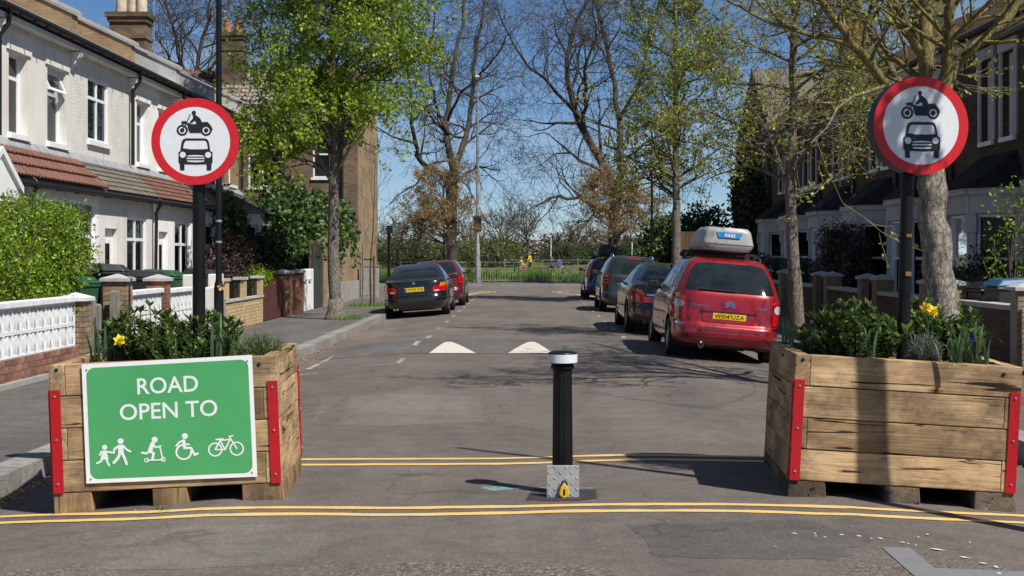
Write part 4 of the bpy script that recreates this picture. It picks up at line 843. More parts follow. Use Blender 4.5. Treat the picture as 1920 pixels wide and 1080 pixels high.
W6 = thing('garden_wall', 'pair of red brick piers beside the lime tree trunk', 'wall', (WX, 37, 0.11))
brickwork(W6, face_px(WX), 36.6, 38.7, 0.11, 1.05, 'brick_red'); 
for y in (36.7, 38.6): pier(W6, WX-0.1, y, 0.4, 1.2, 'brick_red')
W7 = thing('garden_wall', 'stained white rendered wall partly hidden by the lime trunk', 'wall', (WX, 39, 0.11))
mb = MB(); mb.box(WX-0.16, WX, 38.85, 41.2, 0.1, 1.28); mb.build('wall', 'white_render', W7, bevel=0.02)
for y in (39.35, 40.2):
    mb = MB(); mb.box(WX+0.001, WX+0.05, y, y+0.38, 0.95, 1.0); mb.build('ledge', 'stone_trim', W7)
W8 = thing('garden_wall', 'tall brown brick garden wall under the ivy leading to the end house', 'wall', (WX, 43, 0.11))
mb = MB(); mb.box(WX-0.22, WX, 43.2, 52.4, 0.1, 2.2); mb.build('wall', 'pale_sunlit_brick', W8); mb = MB(); mb.box(WX+0.002, WX+0.08, 44.0, 52.4, 0.1, 0.75); mb.build('plinth', 'concrete', W8)
GD = thing('garage_door', 'grey boarded side door in the ivy clad wall', 'door', (WX, 42.2, 0.11))
for k in range(9):
    mb = MB(); mb.box(WX-0.1, WX-0.03, 41.35+0.2*k, 41.53+0.2*k, 0.12, 2.0); mb.build('board', 'bin_grey', GD)
mb = MB(); mb.box(WX-0.15, WX-0.102, 41.3, 43.15, 0.1, 2.1).box(WX-0.1, WX, 43.16, 43.2, 0.1, 2.1); mb.build('frame', 'timber_fence', GD)

# right side walls (deep shade)
QX = 6.7
labs = ['brick garden wall and capped gate piers at the right edge', 'low dark wall with timber boards behind the near right trunk', 'low dark wall below the bay left of the right sign pole', 'low dark wall under the purple leaved shrub', 'low dark wall beside the slim second trunk', 'farthest low dark wall on the shaded side']
for i, lb in enumerate(labs):
    y0 = 18.4+4.5*i; Wt = thing('garden_wall', lb, 'wall', (QX, y0, 0.11))
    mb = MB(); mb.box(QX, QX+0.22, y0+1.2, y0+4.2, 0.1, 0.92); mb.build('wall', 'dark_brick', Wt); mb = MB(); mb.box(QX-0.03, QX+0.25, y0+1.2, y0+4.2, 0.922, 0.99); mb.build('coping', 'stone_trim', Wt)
    for y in (y0+1.05, y0+4.35): pier(Wt, QX+0.12, y, 0.34, 1.2, 'brick_stock', 'stone_trim', real=(i == 0))
    for k in range(7):
        mb = MB(); y = y0+0.02+k*0.12; mb.box(QX+0.08, QX+0.12, y-0.045, y+0.045, 0.16, 1.12); mb.build('gate_board', 'black_paint', Wt)

# bins
def bin_(loc, m, lid, label, rot=0, h=1.05):
    B = thing('wheelie_bin', label, 'bin', loc, rot)
    mb = MB(); w0, w1, d0, d1 = 0.22, 0.28, 0.24, 0.33
    mb.hexa([(-w0, -d0, 0.06), (w0, -d0, 0.06), (w0, d0, 0.06), (-w0, d0, 0.06), (-w1, -d1, h-0.1), (w1, -d1, h-0.1), (w1, d1, h-0.1), (-w1, d1, h-0.1)])
    mb.box(-w1-0.02, w1+0.02, -d1-0.02, d1+0.02, h-0.1, h-0.05); mb.build('body', m, B, True, bevel=0.02)
    mb = MB(); mb.hexa([(-0.31, -0.37, h-0.045), (0.31, -0.37, h-0.045), (0.31, 0.36, h-0.045), (-0.31, 0.36, h-0.045), (-0.25, -0.25, h+0.06), (0.25, -0.25, h+0.06), (0.25, 0.28, h+0.09), (-0.25, 0.28, h+0.09)]); mb.build('lid', lid, B, True, bevel=0.025)
    mb = MB(); mb.tube([(-0.22, 0.42, h-0.02), (0.22, 0.42, h-0.02)], 0.018, 8); mb.build('handle', lid, B, True)
    for s in (-1, 1):
        mb = MB(); mb.tube([(s*0.24, 0.26, 0.1), (s*0.29, 0.26, 0.1)], 0.1, 14); mb.build('wheel', 'rubber', B, True)
    return B
bin_((-6.75, 21.0, 0.11), 'bin_green', 'bin_green', 'dark green bin beside the hedge behind the timber posts', 1.4, 1.2)
bin_((-6.75, 22.75, 0.11), 'bin_black', 'bin_grey', 'tall black bin with sloping grey lid over white pierced wall', 1.7, 1.36)
bin_((-7.1, 23.6, 0.11), 'bin_black', 'bin_black', 'smaller black bin just right of the tall black bin', 1.5, 1.12)
bin_((-6.85, 25.5, 0.11), 'bin_black', 'bin_black', 'black bin left of the sign pole behind the short white wall', 1.6, 1.22)
bin_((-6.85, 26.7, 0.11), 'bin_green', 'bin_green', 'mid green bin directly left of the left sign pole', 1.5, 1.22)
bin_((-6.9, 30.2, 0.11), 'bin_black', 'bin_black', 'black bin behind the railings of the yellow wall', 1.5, 1.2)
bin_((7.3, 21.4, 0.11), 'bin_black', 'bin_blue', 'shaded bin with blue lid right of the thick trunk', -1.5, 1.15)
bin_((7.3, 22.2, 0.11), 'bin_black', 'bin_black', 'shaded black bin behind the blue lidded bin', -1.5, 1.1)

# timber fence closing the right-hand garden, by the far end
TF = thing('timber_fence', 'brown boarded fence behind the grey roof box', 'fence', (5.9, 53.2, 0.11))
for k in range(20):
    mb = MB(); x = 5.75+k*0.155; mb.box(x, x+0.145, 53.2, 53.23, 0.12, 2.55); mb.build('board', 'timber_fence', TF)
mb = MB(); mb.box(5.7, 8.9, 53.24, 53.3, 0.6, 0.7).box(5.7, 8.9, 53.24, 53.3, 2.1, 2.2); mb.build('rail', 'timber_fence', TF)
UC = thing('utility_cabinet', 'pale grey street cabinet by the sapling', 'cabinet', (-5.75, 52.0, 0.11))
mb = MB(); mb.box(-6.08, -5.42, 51.8, 52.15, 0.1, 1.25); mb.build('body', 'concrete', UC, bevel=0.02); mb = MB(); mb.box(-6.1, -5.4, 51.78, 52.17, 1.252, 1.29); mb.build('lid', 'zinc', UC)
for s in (0, 1):
    mb = MB(); mb.box(-6.05+s*0.325, -5.76+s*0.325, 51.785, 51.799, 0.2, 1.2); mb.build('door', 'concrete', UC)

for o in list(C.objects):                                   # everything above was measured from a pavement at 0.11
    if o.parent is None and abs(o.location.z-0.11) < 1e-4 and o.type == 'EMPTY':
        o.location.z -= 0.11-PZ; ORG[o.name].z = o.location.z
# ------------------------------------------------------------ the two oak planters
def frame_of(mid, dx):
    ex = Vector(dx).normalized(); ez = (Vector((0, 0, 1))-ex*ex.z).normalized(); ey = ez.cross(ex)
    M = Matrix((ex, ey, ez)).transposed().to_4x4(); M.translation = mid
    return M
def planter(label, mid, dx, W, D, foot_m):
    MX = frame_of(mid, dx) @ Matrix.Translation((0, D/2, 0))
    P = thing('oak_planter', label, 'planter', MX.translation, group='oak sleeper planters closing the road'); P.matrix_world = MX
    h = 0.208; z0 = 0.115; T = 0.1; cs = [Vector(c) for c in ((-W/2, -D/2), (W/2, -D/2), (W/2, D/2), (-W/2, D/2))]
    for k in range(4):
        p, q = cs[k], cs[(k+1) % 4]; t = (q-p).normalized(); L = (q-p).length; n = Vector((t.y, -t.x)); ang = math.atan2(t.y, t.x)
        for j in range(4):
            a, b = (T+0.002, L) if (j % 2) else (0.0, L-T-0.002)
            mb = MB(); l2 = (b-a)/2; jz = random.uniform(-0.003, 0.003); w = random.uniform(0, 0.008)
            mb.hexa([(-l2, 0, 0.002), (l2, 0, 0.002), (l2, T, 0.002), (-l2, T, 0.002), (-l2, w, h-0.003), (l2, w*0.5, h-0.003), (l2, T, h-0.003+jz), (-l2, T, h-0.003)])
            c = p+t*(a+b)/2
            o = mb.build('board', 'oak_u', P, True, bevel=0.006); o.location = (c.x, c.y, z0+j*h); o.rotation_euler = (0, 0, ang)
        M, _ = segM(p, q)
        for u in ((0.004, L-0.07) if k in (0, 2) else (L-0.07,)):
            mb = MB(); mb.box(u, u+0.066, 0.002, 0.009, z0+0.0, 0.78, M); s = mb.build('reflector_strip', 'red_metal', P, True)
            for z in (z0+0.06, 0.46, 0.74):
                b = MB(); b.tube([M(u+0.033, 0.009, z), M(u+0.033, 0.016, z)], 0.007, 8); b.build('bolt', 'steel', s, True)
    x0, y0 = cs[0]
    for a, b in ((0.0, 0.24), (W*0.43, W*0.43+0.22), (W-0.26, W)):
        mb = MB(); mb.hexa([(x0+a, y0+0.005, -0.03), (x0+b+0.015, y0+0.005, -0.03), (x0+b, -y0-0.005, -0.03), (x0+a, -y0-0.005, -0.03), (x0+a, y0+0.005, 0.114), (x0+b, y0+0.005, 0.114), (x0+b, -y0-0.005, 0.114), (x0+a, -y0-0.005, 0.114)]); mb.build('skid', foot_m, P, True, bevel=0.006)
    mb = MB(); mb.box(-W/2+0.101, W/2-0.101, -D/2+0.101, D/2-0.101, 0.2, 0.87); mb.build('soil', 'soil', P, True)
    M = lambda u, d, z: (u-W/2, -D/2-d, z)
    for u, z in ((W-0.12, 0.89), (0.05, 0.91)):
        b = MB(); b.tube([M(u, -0.01, z), M(u, 0.004, z)], 0.012, 10); b.build('bolt_hole', 'black_plastic', P, True)
    return P, M, MX
PLA, MA, MXA = planter('oak sleeper planter carrying the green road sign, left of the bollard', (-2.32, 9.215, -0.0285), (1.46, 0.09, 0.057), 1.464, 1.3, 'oak_end')
PLB, MBr, MXB = planter('oak sleeper planter with a plain front crossed by a shadow, right of the bollard', (2.455, 9.34, -0.040), (1.47, -0.08, -0.08), 1.474, 1.45, 'oak_dark')

# ------------------------------------------------------------ green panel
def on_front(MX, D, px, py):      # where the line of sight meets a planter's front, in its own frame
    I = MX.inverted(); o = I @ Vector((0, 0, 1.6)); d = (I.to_3x3() @ (at(px, py, 10)-Vector((0, 0, 1.6))))
    k = (-D/2-o.y)/d.y; q = o+d*k; return q.x+1.464/2, q.z
SP = thing('road_sign', 'green and white ROAD OPEN TO panel screwed to the left planter', 'sign', MXA.translation); SP.matrix_world = MXA
Q = {(0, 1): on_front(MXA, 1.3, 154, 683), (1, 1): on_front(MXA, 1.3, 473, 665), (1, 0): on_front(MXA, 1.3, 483, 893), (0, 0): on_front(MXA, 1.3, 163, 906)}
def MS(u, d, v):
    u /= 1.05; v /= 0.77
    s = [sum(((1-u) if a == 0 else u)*((1-v) if b == 0 else v)*Q[(a, b)][i] for a in (0, 1) for b in (0, 1)) for i in (0, 1)]
    return MA(s[0], d+0.012, s[1])
mb = MB(); mb.box(0, 1.05, 0, 0.004, 0, 0.77, MS); mb.build('backing_panel', 'panel_white', SP, True)
def rrect(x0, x1, y0, y1, r, n=6):
    p = []
    for cx, cy, a in ((x1-r, y1-r, 0), (x0+r, y1-r, 90), (x0+r, y0+r, 180), (x1-r, y0+r, 270)):
        p += [(cx+r*math.cos(R(a+90*i/n)), cy+r*math.sin(R(a+90*i/n))) for i in range(n+1)]
    return p
Print().poly(rrect(0.026, 1.024, 0.026, 0.744, 0.05)).build('green_field', 'panel_green', MS, SP, True, d0=0.0045)
def zp(x, y):
    dx, dy = x-400, y-850; det = 784*(-560)-(-20)*(-33)
    return ((dx*(-560)-(-20)*dy)/det*1.05, (784*dy-(-33)*dx)/det*0.77)
k = 1.05/784
pr = Print()
pr.text('ROAD', *zp(774, 391), 0.105, 0, 0.375, 0.012).text('OPEN TO', *zp(778, 508), 0.105, 0, 0.60, 0.012)
pr.build('lettering', 'panel_text', MS, SP, True, d0=0.006)
Z = lambda *pts: [zp(*p) for p in pts]
PG = lambda q: q.build('pictogram', 'panel_text', MS, SP, True, d0=0.006)
pr = Print(); pr.disc(*zp(484, 680), 12*k).line(Z((470, 700), (462, 716)), 9*k).line(Z((494, 700), (524, 706), (530, 684)), 9*k).poly(Z((476, 694), (492, 694), (502, 736), (464, 738))).line(Z((474, 734), (466, 746), (450, 754)), 10*k).line(Z((492, 734), (497, 750), (504, 764)), 10*k)
pr.disc(*zp(557, 651), 14*k).line(Z((545, 676), (528, 690), (526, 706)), 10*k).line(Z((570, 674), (584, 690), (602, 700)), 10*k).poly(Z((544, 668), (570, 667), (572, 712), (546, 714))).line(Z((554, 708), (544, 732), (526, 752)), 13*k).line(Z((564, 708), (576, 732), (584, 758)), 13*k)
PG(pr); pr = Print(); pr.disc(*zp(713, 645), 14*k).line(Z((703, 664), (692, 696)), 20*k).line(Z((708, 668), (716, 680), (736, 678)), 9*k).line(Z((690, 700), (708, 708), (703, 733)), 12*k).line(Z((690, 700), (674, 709), (655, 706)), 11*k).line(Z((736, 676), (750, 736)), 7*k).line(Z((728, 678), (741, 674)), 7*k).line(Z((680, 741), (748, 739)), 7*k).ring(*zp(676, 741), 9*k, 5*k).ring(*zp(752, 737), 9*k, 5*k)
PG(pr); pr = Print(); pr.disc(*zp(852, 629), 14*k).line(Z((846, 650), (851, 684)), 15*k).line(Z((844, 650), (828, 656), (812, 674)), 9*k).line(Z((851, 684), (880, 684), (896, 716), (910, 710)), 11*k).line(Z((850, 666), (872, 668)), 8*k).ring(*zp(846, 703), 34*k, 9*k, 0, 95, 372)
PG(pr); pr = Print(); pr.ring(*zp(991, 692), 30*k, 7*k).ring(*zp(1090, 688), 30*k, 7*k).line(Z((991, 692), (1014, 650), (1060, 645), (1036, 692), (991, 692)), 7*k).line(Z((1014, 650), (1036, 692)), 7*k).line(Z((1090, 688), (1056, 632), (1072, 628)), 7*k).line(Z((996, 646), (1026, 643)), 8*k)
PG(pr)
for u, v in ((0.03, 0.735), (1.02, 0.735), (0.03, 0.03), (1.02, 0.03)):
    b = MB(); b.tube([MS(u, 0.004, v), MS(u, 0.009, v)], 0.006, 8); b.build('screw', 'steel', SP, True)

# ------------------------------------------------------------ round signs on poles
def roundsign(label, c, r, depth, yaw, pole_x, pole_y, lean):
    S_ = thing('no_motor_vehicles_sign', label, 'sign', (pole_x, pole_y, 0), group='round no motor vehicles signs')
    ca, sa = math.cos(yaw), math.sin(yaw); c = Vector(c)
    M = lambda u, d, v: (c.x+u*ca+d*sa, c.y+u*sa-d*ca, c.z+v)
    mb = MB(); mb.prism(disc2(0, 0, r, 64), -depth, 0, M); mb.build('housing', 'black_paint', S_, smooth=40)
    Print().ring(0, 0, r*0.9, r*0.2, 0, n=72).build('red_ring', 'sign_red', M, S_, d0=0.003)
    Print().poly(disc2(0, 0, r*0.802, 72)).build('white_field', 'sign_white', M, S_, d0=0.002)
    k = r/495; q = lambda *pts: [((x-575)*k, -(y-570)*k) for x, y in pts]
    p = Print()
    for cx in (430, 700):
        (x, y), = q((cx, 443)); p.ring(x, y, 52*k, 22*k).disc(x, y, 25*k)
    p.poly(q((632, 350), (715, 346), (745, 378), (768, 415), (773, 443), (757, 442), (735, 402), (700, 386), (664, 392), (648, 420), (632, 400)))
    p.poly(q((420, 342), (472, 336), (492, 358), (520, 366), (500, 385), (470, 372), (424, 374))).line(q((519, 264), (486, 344)), 11*k).line(q((478, 372), (440, 420)), 12*k)
    p.poly(q((488, 362), (530, 372), (588, 372), (640, 350), (642, 472), (520, 472), (503, 445), (493, 400)))
    (x, y), = q((562, 243)); p.disc(x, y, 24*k)
    p.poly(q((548, 268), (578, 266), (600, 280), (630, 305), (648, 338), (650, 366), (590, 372), (586, 346), (574, 332), (530, 362), (512, 352), (548, 312), (556, 290)))
    p.poly(q((390, 690), (408, 684), (424, 578), (438, 548), (470, 535), (690, 535), (716, 547), (732, 580), (748, 682), (773, 692), (773, 812), (740, 826), (580, 832), (410, 826), (390, 810)))
    p.poly(q((403, 815), (456, 822), (456, 898), (410, 898))); p.poly(q((706, 822), (762, 815), (758, 898), (709, 898)))
    p.build('black_symbols', 'sign_black', M, S_, d0=0.0035)
    w = Print()
    w.poly(q((440, 648), (452, 592), (472, 564), (690, 563), (708, 588), (720, 655), (640, 660), (520, 660)))
    for cx in (437, 723):
        (x, y), = q((cx, 723)); w.disc(x, y, 34*k)
    w.poly(q((482, 734), (530, 727), (580, 725), (640, 728), (682, 735), (670, 742), (490, 742))).poly(q((480, 757), (683, 757), (683, 771), (480, 771))).poly(q((482, 788), (682, 788), (672, 802), (580, 808), (494, 802)))
    w.build('white_details', 'sign_white', M, S_, d0=0.0065)
    mb = MB(); mb.tube([(pole_x, pole_y, 0.5), (pole_x+lean, pole_y, c.z+r*0.6)], 0.044, 18); mb.build('pole', 'black_paint', S_, smooth=50)
    for dz in (-0.12, 0.12):
        mb = MB(); x = pole_x+lean*0.8; mb.box(x-0.06, x+0.06, pole_y-0.05, pole_y+0.05, c.z+dz-0.02, c.z+dz+0.02); mb.build('bracket', 'steel', S_)
    return S_
roundsign('flat round red-rimmed sign on the pole in the left planter', (-2.30, 9.86, 2.383), 0.301, 0.012, 0.05, -2.29, 9.93, 0.0)
RS = roundsign('deep drum-backed round red-rimmed sign in the right planter', (2.715, 9.80, 2.488), 0.338, 0.13, 0.10, 2.61, 9.92, 0.06)
for z, w in ((1.45, 0.03), (1.72, 0.022)):
    mb = MB(); mb.box(2.60+z*0.02, 2.63+z*0.02+w*0.3, 9.868, 9.876, z, z+w); mb.build('sticker_scrap', 'leaf_copper', RS)

# ------------------------------------------------------------ bollard
BO = thing('bollard', 'fluted black drop-down bollard with a silver band in mid road', 'bollard', (0.238, 9.52, 0))
mb = MB(); n = 72; prof = [(0.070, 0.0), (0.069, 0.3), (0.066, 0.6), (0.064, 0.80), (0.064, 0.83)]
k0 = len(mb.v)
for r, z in prof:
    for j in range(n):
        a = 2*math.pi*j/n; rr = r-0.0045*(0.5+0.5*math.cos(12*a))**2; mb.v.append((rr*math.cos(a), rr*math.sin(a), z))
for i in range(len(prof)-1):
    for j in range(n): mb.f.append((i*n+j, i*n+(j+1) % n, (i+1)*n+(j+1) % n, (i+1)*n+j)); mb.mi.append(0)
mb.build('shaft', 'black_paint', BO, True, smooth=40)
mb = MB(); mb.lathe([(0.064, 0.828), (0.078, 0.838), (0.080, 0.852), (0.072, 0.862), (0.085, 0.872), (0.097, 0.876)], sides=40); mb.build('collar', 'black_paint', BO, True, smooth=40)
mb = MB(); mb.lathe([(0.097, 0.8765), (0.1, 0.878), (0.1, 0.932), (0.097, 0.934)], sides=40); mb.build('reflective_band', 'reflective', BO, True, smooth=40)
mb = MB(); mb.lathe([(0.099, 0.9345), (0.095, 0.943), (0.07, 0.952), (0.03, 0.957), (0.001, 0.958)], sides=40); mb.build('cap', 'black_paint', BO, True, smooth=40)
Mp = lambda u, d, v: (u, -0.155-d, v)
mb = MB(); mb.box(-0.108, 0.104, 0, 0.008, 0.0, 0.212, Mp); pt = mb.build('tread_plate', 'tread_plate', BO, True, bevel=0.003)
for i in range(6):
    for j in range(6):
        u, v = -0.09+i*0.036, 0.018+j*0.036; s = 1 if (i+j) % 2 else -1
        if (i+j) % 2: continue
        a = R(45)*(-1 if j % 2 else -1); du, dv = 0.013*math.cos(a), 0.013*math.sin(a); wx, wy = 0.0035*math.sin(a), -0.0035*math.cos(a)
        b = MB(); b.hexa([Mp(u-du+wx, 0.008, v-dv+wy), Mp(u+du+wx, 0.008, v+dv+wy), Mp(u+du-wx, 0.008, v+dv-wy), Mp(u-du-wx, 0.008, v-dv-wy), Mp(u-du*.7+wx*.5, 0.0115, v-dv*.7+wy*.5), Mp(u+du*.7+wx*.5, 0.0115, v+dv*.7+wy*.5), Mp(u+du*.7-wx*.5, 0.0115, v+dv*.7-wy*.5), Mp(u-du*.7-wx*.5, 0.0115, v-dv*.7-wy*.5)]); b.build('tread_lozenge', 'tread_plate', pt, True)
mb = MB(); mb.box(-0.1, 0.096, -0.09, 0, 0.0, 0.03, Mp); mb.build('hinge_block', 'steel', BO, True)
LK = thing('padlock', 'yellow padlock hanging on the bollard tread plate', 'padlock', (0.245, 9.35, 0.0))
Ml = lambda u, d, v: (u, -d, v)
mb = MB(); mb.prism([(0.036*math.cos(a)*(1.0 if math.sin(a) < 0 else 0.78), 0.047+0.046*math.sin(a)) for a in [2*math.pi*i/24 for i in range(24)]], 0.0, 0.028, Ml); lb = mb.build('body', 'lock_yellow', LK, True, bevel=0.005)
mb = MB(); mb.prism(rrect(-0.006, 0.006, 0.022, 0.062, 0.005), 0.0285, 0.031, Ml); mb.build('keyway_cover', 'black_plastic', lb, True)
mb = MB(); mb.tube([(-0.016, -0.014, 0.075), (-0.016, -0.014, 0.098), (-0.008, -0.014, 0.11), (0.008, -0.014, 0.11), (0.016, -0.014, 0.098), (0.016, -0.014, 0.075)], 0.0065, 8); mb.build('shackle', 'black_plastic', LK, True)

# ------------------------------------------------------------ lamp columns and posts
def lampcol(label, x, y, h, z0=PZ, tag=False):
    L_ = thing('lamp_column', label, 'lamp post', (x, y, z0))
    mb = MB(); mb.lathe([(0.085, 0), (0.085, 0.05), (0.07, 0.06), (0.07, 1.1), (0.062, 1.16), (0.045, 1.22), (0.042, h*0.7), (0.036, h)], sides=16); mb.build('column', 'black_paint', L_, True, smooth=40)
    mb = MB(); mb.box(-0.03, 0.03, -0.072, -0.066, 0.45, 0.9); mb.build('access_door', 'black_plastic', L_, True)
    mb = MB(); mb.tube([(0, 0, h-0.05), (0, 0, h+0.12), (0.15 if x < 0 else -0.15, 0, h+0.2)], 0.03, 8); mb.build('arm', 'black_paint', L_, True)
    sx = 1 if x < 0 else -1
    mb = MB(); mb.hexa([(sx*0.1, -0.12, h+0.16), (sx*0.65, -0.1, h+0.2), (sx*0.65, 0.1, h+0.2), (sx*0.1, 0.12, h+0.16), (sx*0.1, -0.08, h+0.25), (sx*0.6, -0.06, h+0.27), (sx*0.6, 0.06, h+0.27), (sx*0.1, 0.08, h+0.25)]); mb.build('lantern', 'zinc', L_, True, bevel=0.02)
    for z in (1.75, 2.05):
        if tag: mb = MB(); mb.lathe([(0.047, z), (0.047, z+0.03)], sides=14); mb.build('band', 'steel', L_, True)
    return L_
LC = lampcol('black lamp column just right of the left round sign', -4.42, 20.4, 6.3, tag=True)
mb = MB()
for k in range(5): mb.face([(0.05, -0.06, 1.12), (0.05+0.05*math.cos(k*1.26), -0.075, 1.12+0.05*math.sin(k*1.26)), (0.05+0.06*math.cos(k*1.26+0.5), -0.085, 1.12+0.06*math.sin(k*1.26+0.5)), (0.05+0.05*math.cos(k*1.26+1), -0.075, 1.12+0.05*math.sin(k*1.26+1))])
mb.build('ribbon_flower', 'litter', LC, True, fix=False)
lampcol('slim black lamp column behind the parked cars on the right', 4.6, 52.4, 6.1)
SC = thing('lamp_column', 'tall galvanised grey lamp column by the park railing', 'lamp post', (-2.66, 76.6, 0.1))
mb = MB(); mb.lathe([(0.13, 0), (0.13, 2.0), (0.09, 2.12), (0.075, 7), (0.055, 10.6)], sides=16); mb.build('column', 'zinc', SC, True, smooth=40)
mb = MB(); mb.tube([(0, 0, 10.55), (0.0, -0.1, 10.8), (0.05, -0.5, 10.95)], 0.03, 8); mb.build('arm', 'zinc', SC, True)
mb = MB(); mb.hexa([(-0.12, -0.95, 10.92), (0.14, -0.95, 10.92), (0.14, -0.45, 10.9), (-0.12, -0.45, 10.9), (-0.08, -0.9, 11.05), (0.1, -0.9, 11.05), (0.1, -0.5, 11.04), (-0.08, -0.5, 11.04)]); mb.build('lantern', 'pot_cream', SC, True, bevel=0.02)
mb = MB(); mb.box(-0.22, 0.22, -0.12, -0.1, 2.75, 3.6); mb.build('sign_back', 'black_plastic', SC, True)
BP = thing('camera_post', 'short black post with a square box by the far left corner', 'post', (-5.75, 59.2, PZ))
mb = MB(); mb.tube([(0, 0, 0), (0, 0, 2.55)], 0.06, 12); mb.build('pole', 'black_paint', BP, True); mb = MB(); mb.box(-0.07, 0.16, -0.15, 0.1, 2.45, 2.78); mb.build('box', 'black_plastic', BP, True, bevel=0.01)
# ------------------------------------------------------------ cars
mat('car_red', (0.30, 0.008, 0.016), 0.32, 0.05, 3, coat=1.0, metal=0.25); mat('car_black', (0.008, 0.008, 0.009), 0.25, 0.1, 3, coat=1.0); mat('car_black2', (0.017, 0.016, 0.014), 0.25, 0.1, 3, coat=1.0, metal=0.3)
mat('car_slate', (0.030, 0.040, 0.052), 0.3, 0.08, 3, coat=1.0, metal=0.4); mat('car_blue', (0.012, 0.035, 0.10), 0.3, 0.08, 3, coat=1.0, metal=0.3); mat('car_maroon', (0.13, 0.010, 0.016), 0.3, 0.08, 3, coat=1.0, metal=0.2)
mat('car_glass', (0.014, 0.019, 0.021), 0.06, 0.3, 2.5, spec=0.7); mat('car_trim', (0.012, 0.012, 0.013), 0.6, 0.2, 10); mat('chrome', (0.62, 0.63, 0.65), 0.12, 0.05, 10, metal=1.0)
mat('lamp_red', (0.42, 0.006, 0.010), 0.12, 0.15, 14, coat=1.0); mat('lamp_amber', (0.62, 0.16, 0.01), 0.12, 0.1, 14, coat=1.0); mat('lamp_clear', (0.5, 0.48, 0.48), 0.12, 0.1, 20, coat=1.0); mat('lamp_dark', (0.20, 0.006, 0.008), 0.12, 0.15, 14, coat=1.0)
mat('plate_yellow', (0.72, 0.48, 0.01), 0.4, 0.04, 20); mat('plate_blue', (0.02, 0.06, 0.4), 0.4, 0.05, 20); mat('plate_black', (0.008, 0.008, 0.008), 0.4, 0.1, 20); mat('rim_silver', (0.42, 0.43, 0.44), 0.3, 0.1, 10, metal=0.8)
mat('box_grey', (0.33, 0.33, 0.33), 0.4, 0.06, 5); mat('box_black', (0.02, 0.02, 0.021), 0.45, 0.1, 5); mat('logo_blue', (0.01, 0.22, 0.50), 0.35, 0.1, 10); mat('stick_orange', (0.70, 0.11, 0.05), 0.5, 0.1, 10)
def pchip(x, y, xi):
    x = np.array(x, float); y = np.array(y, float); h = np.diff(x); d = np.diff(y)/h; m = np.zeros(len(x))
    for i in range(1, len(x)-1):
        if d[i-1]*d[i] > 0: w1, w2 = 2*h[i]+h[i-1], h[i]+2*h[i-1]; m[i] = (w1+w2)/(w1/d[i-1]+w2/d[i])
    m[0], m[-1] = d[0], d[-1]; k = np.clip(np.searchsorted(x, xi, 'right')-1, 0, len(x)-2); t = (xi-x[k])/h[k]
    return (1+2*t)*(1-t)**2*y[k]+t*(1-t)**2*h[k]*m[k]+t*t*(3-2*t)*y[k+1]+t*t*(t-1)*h[k]*m[k+1]
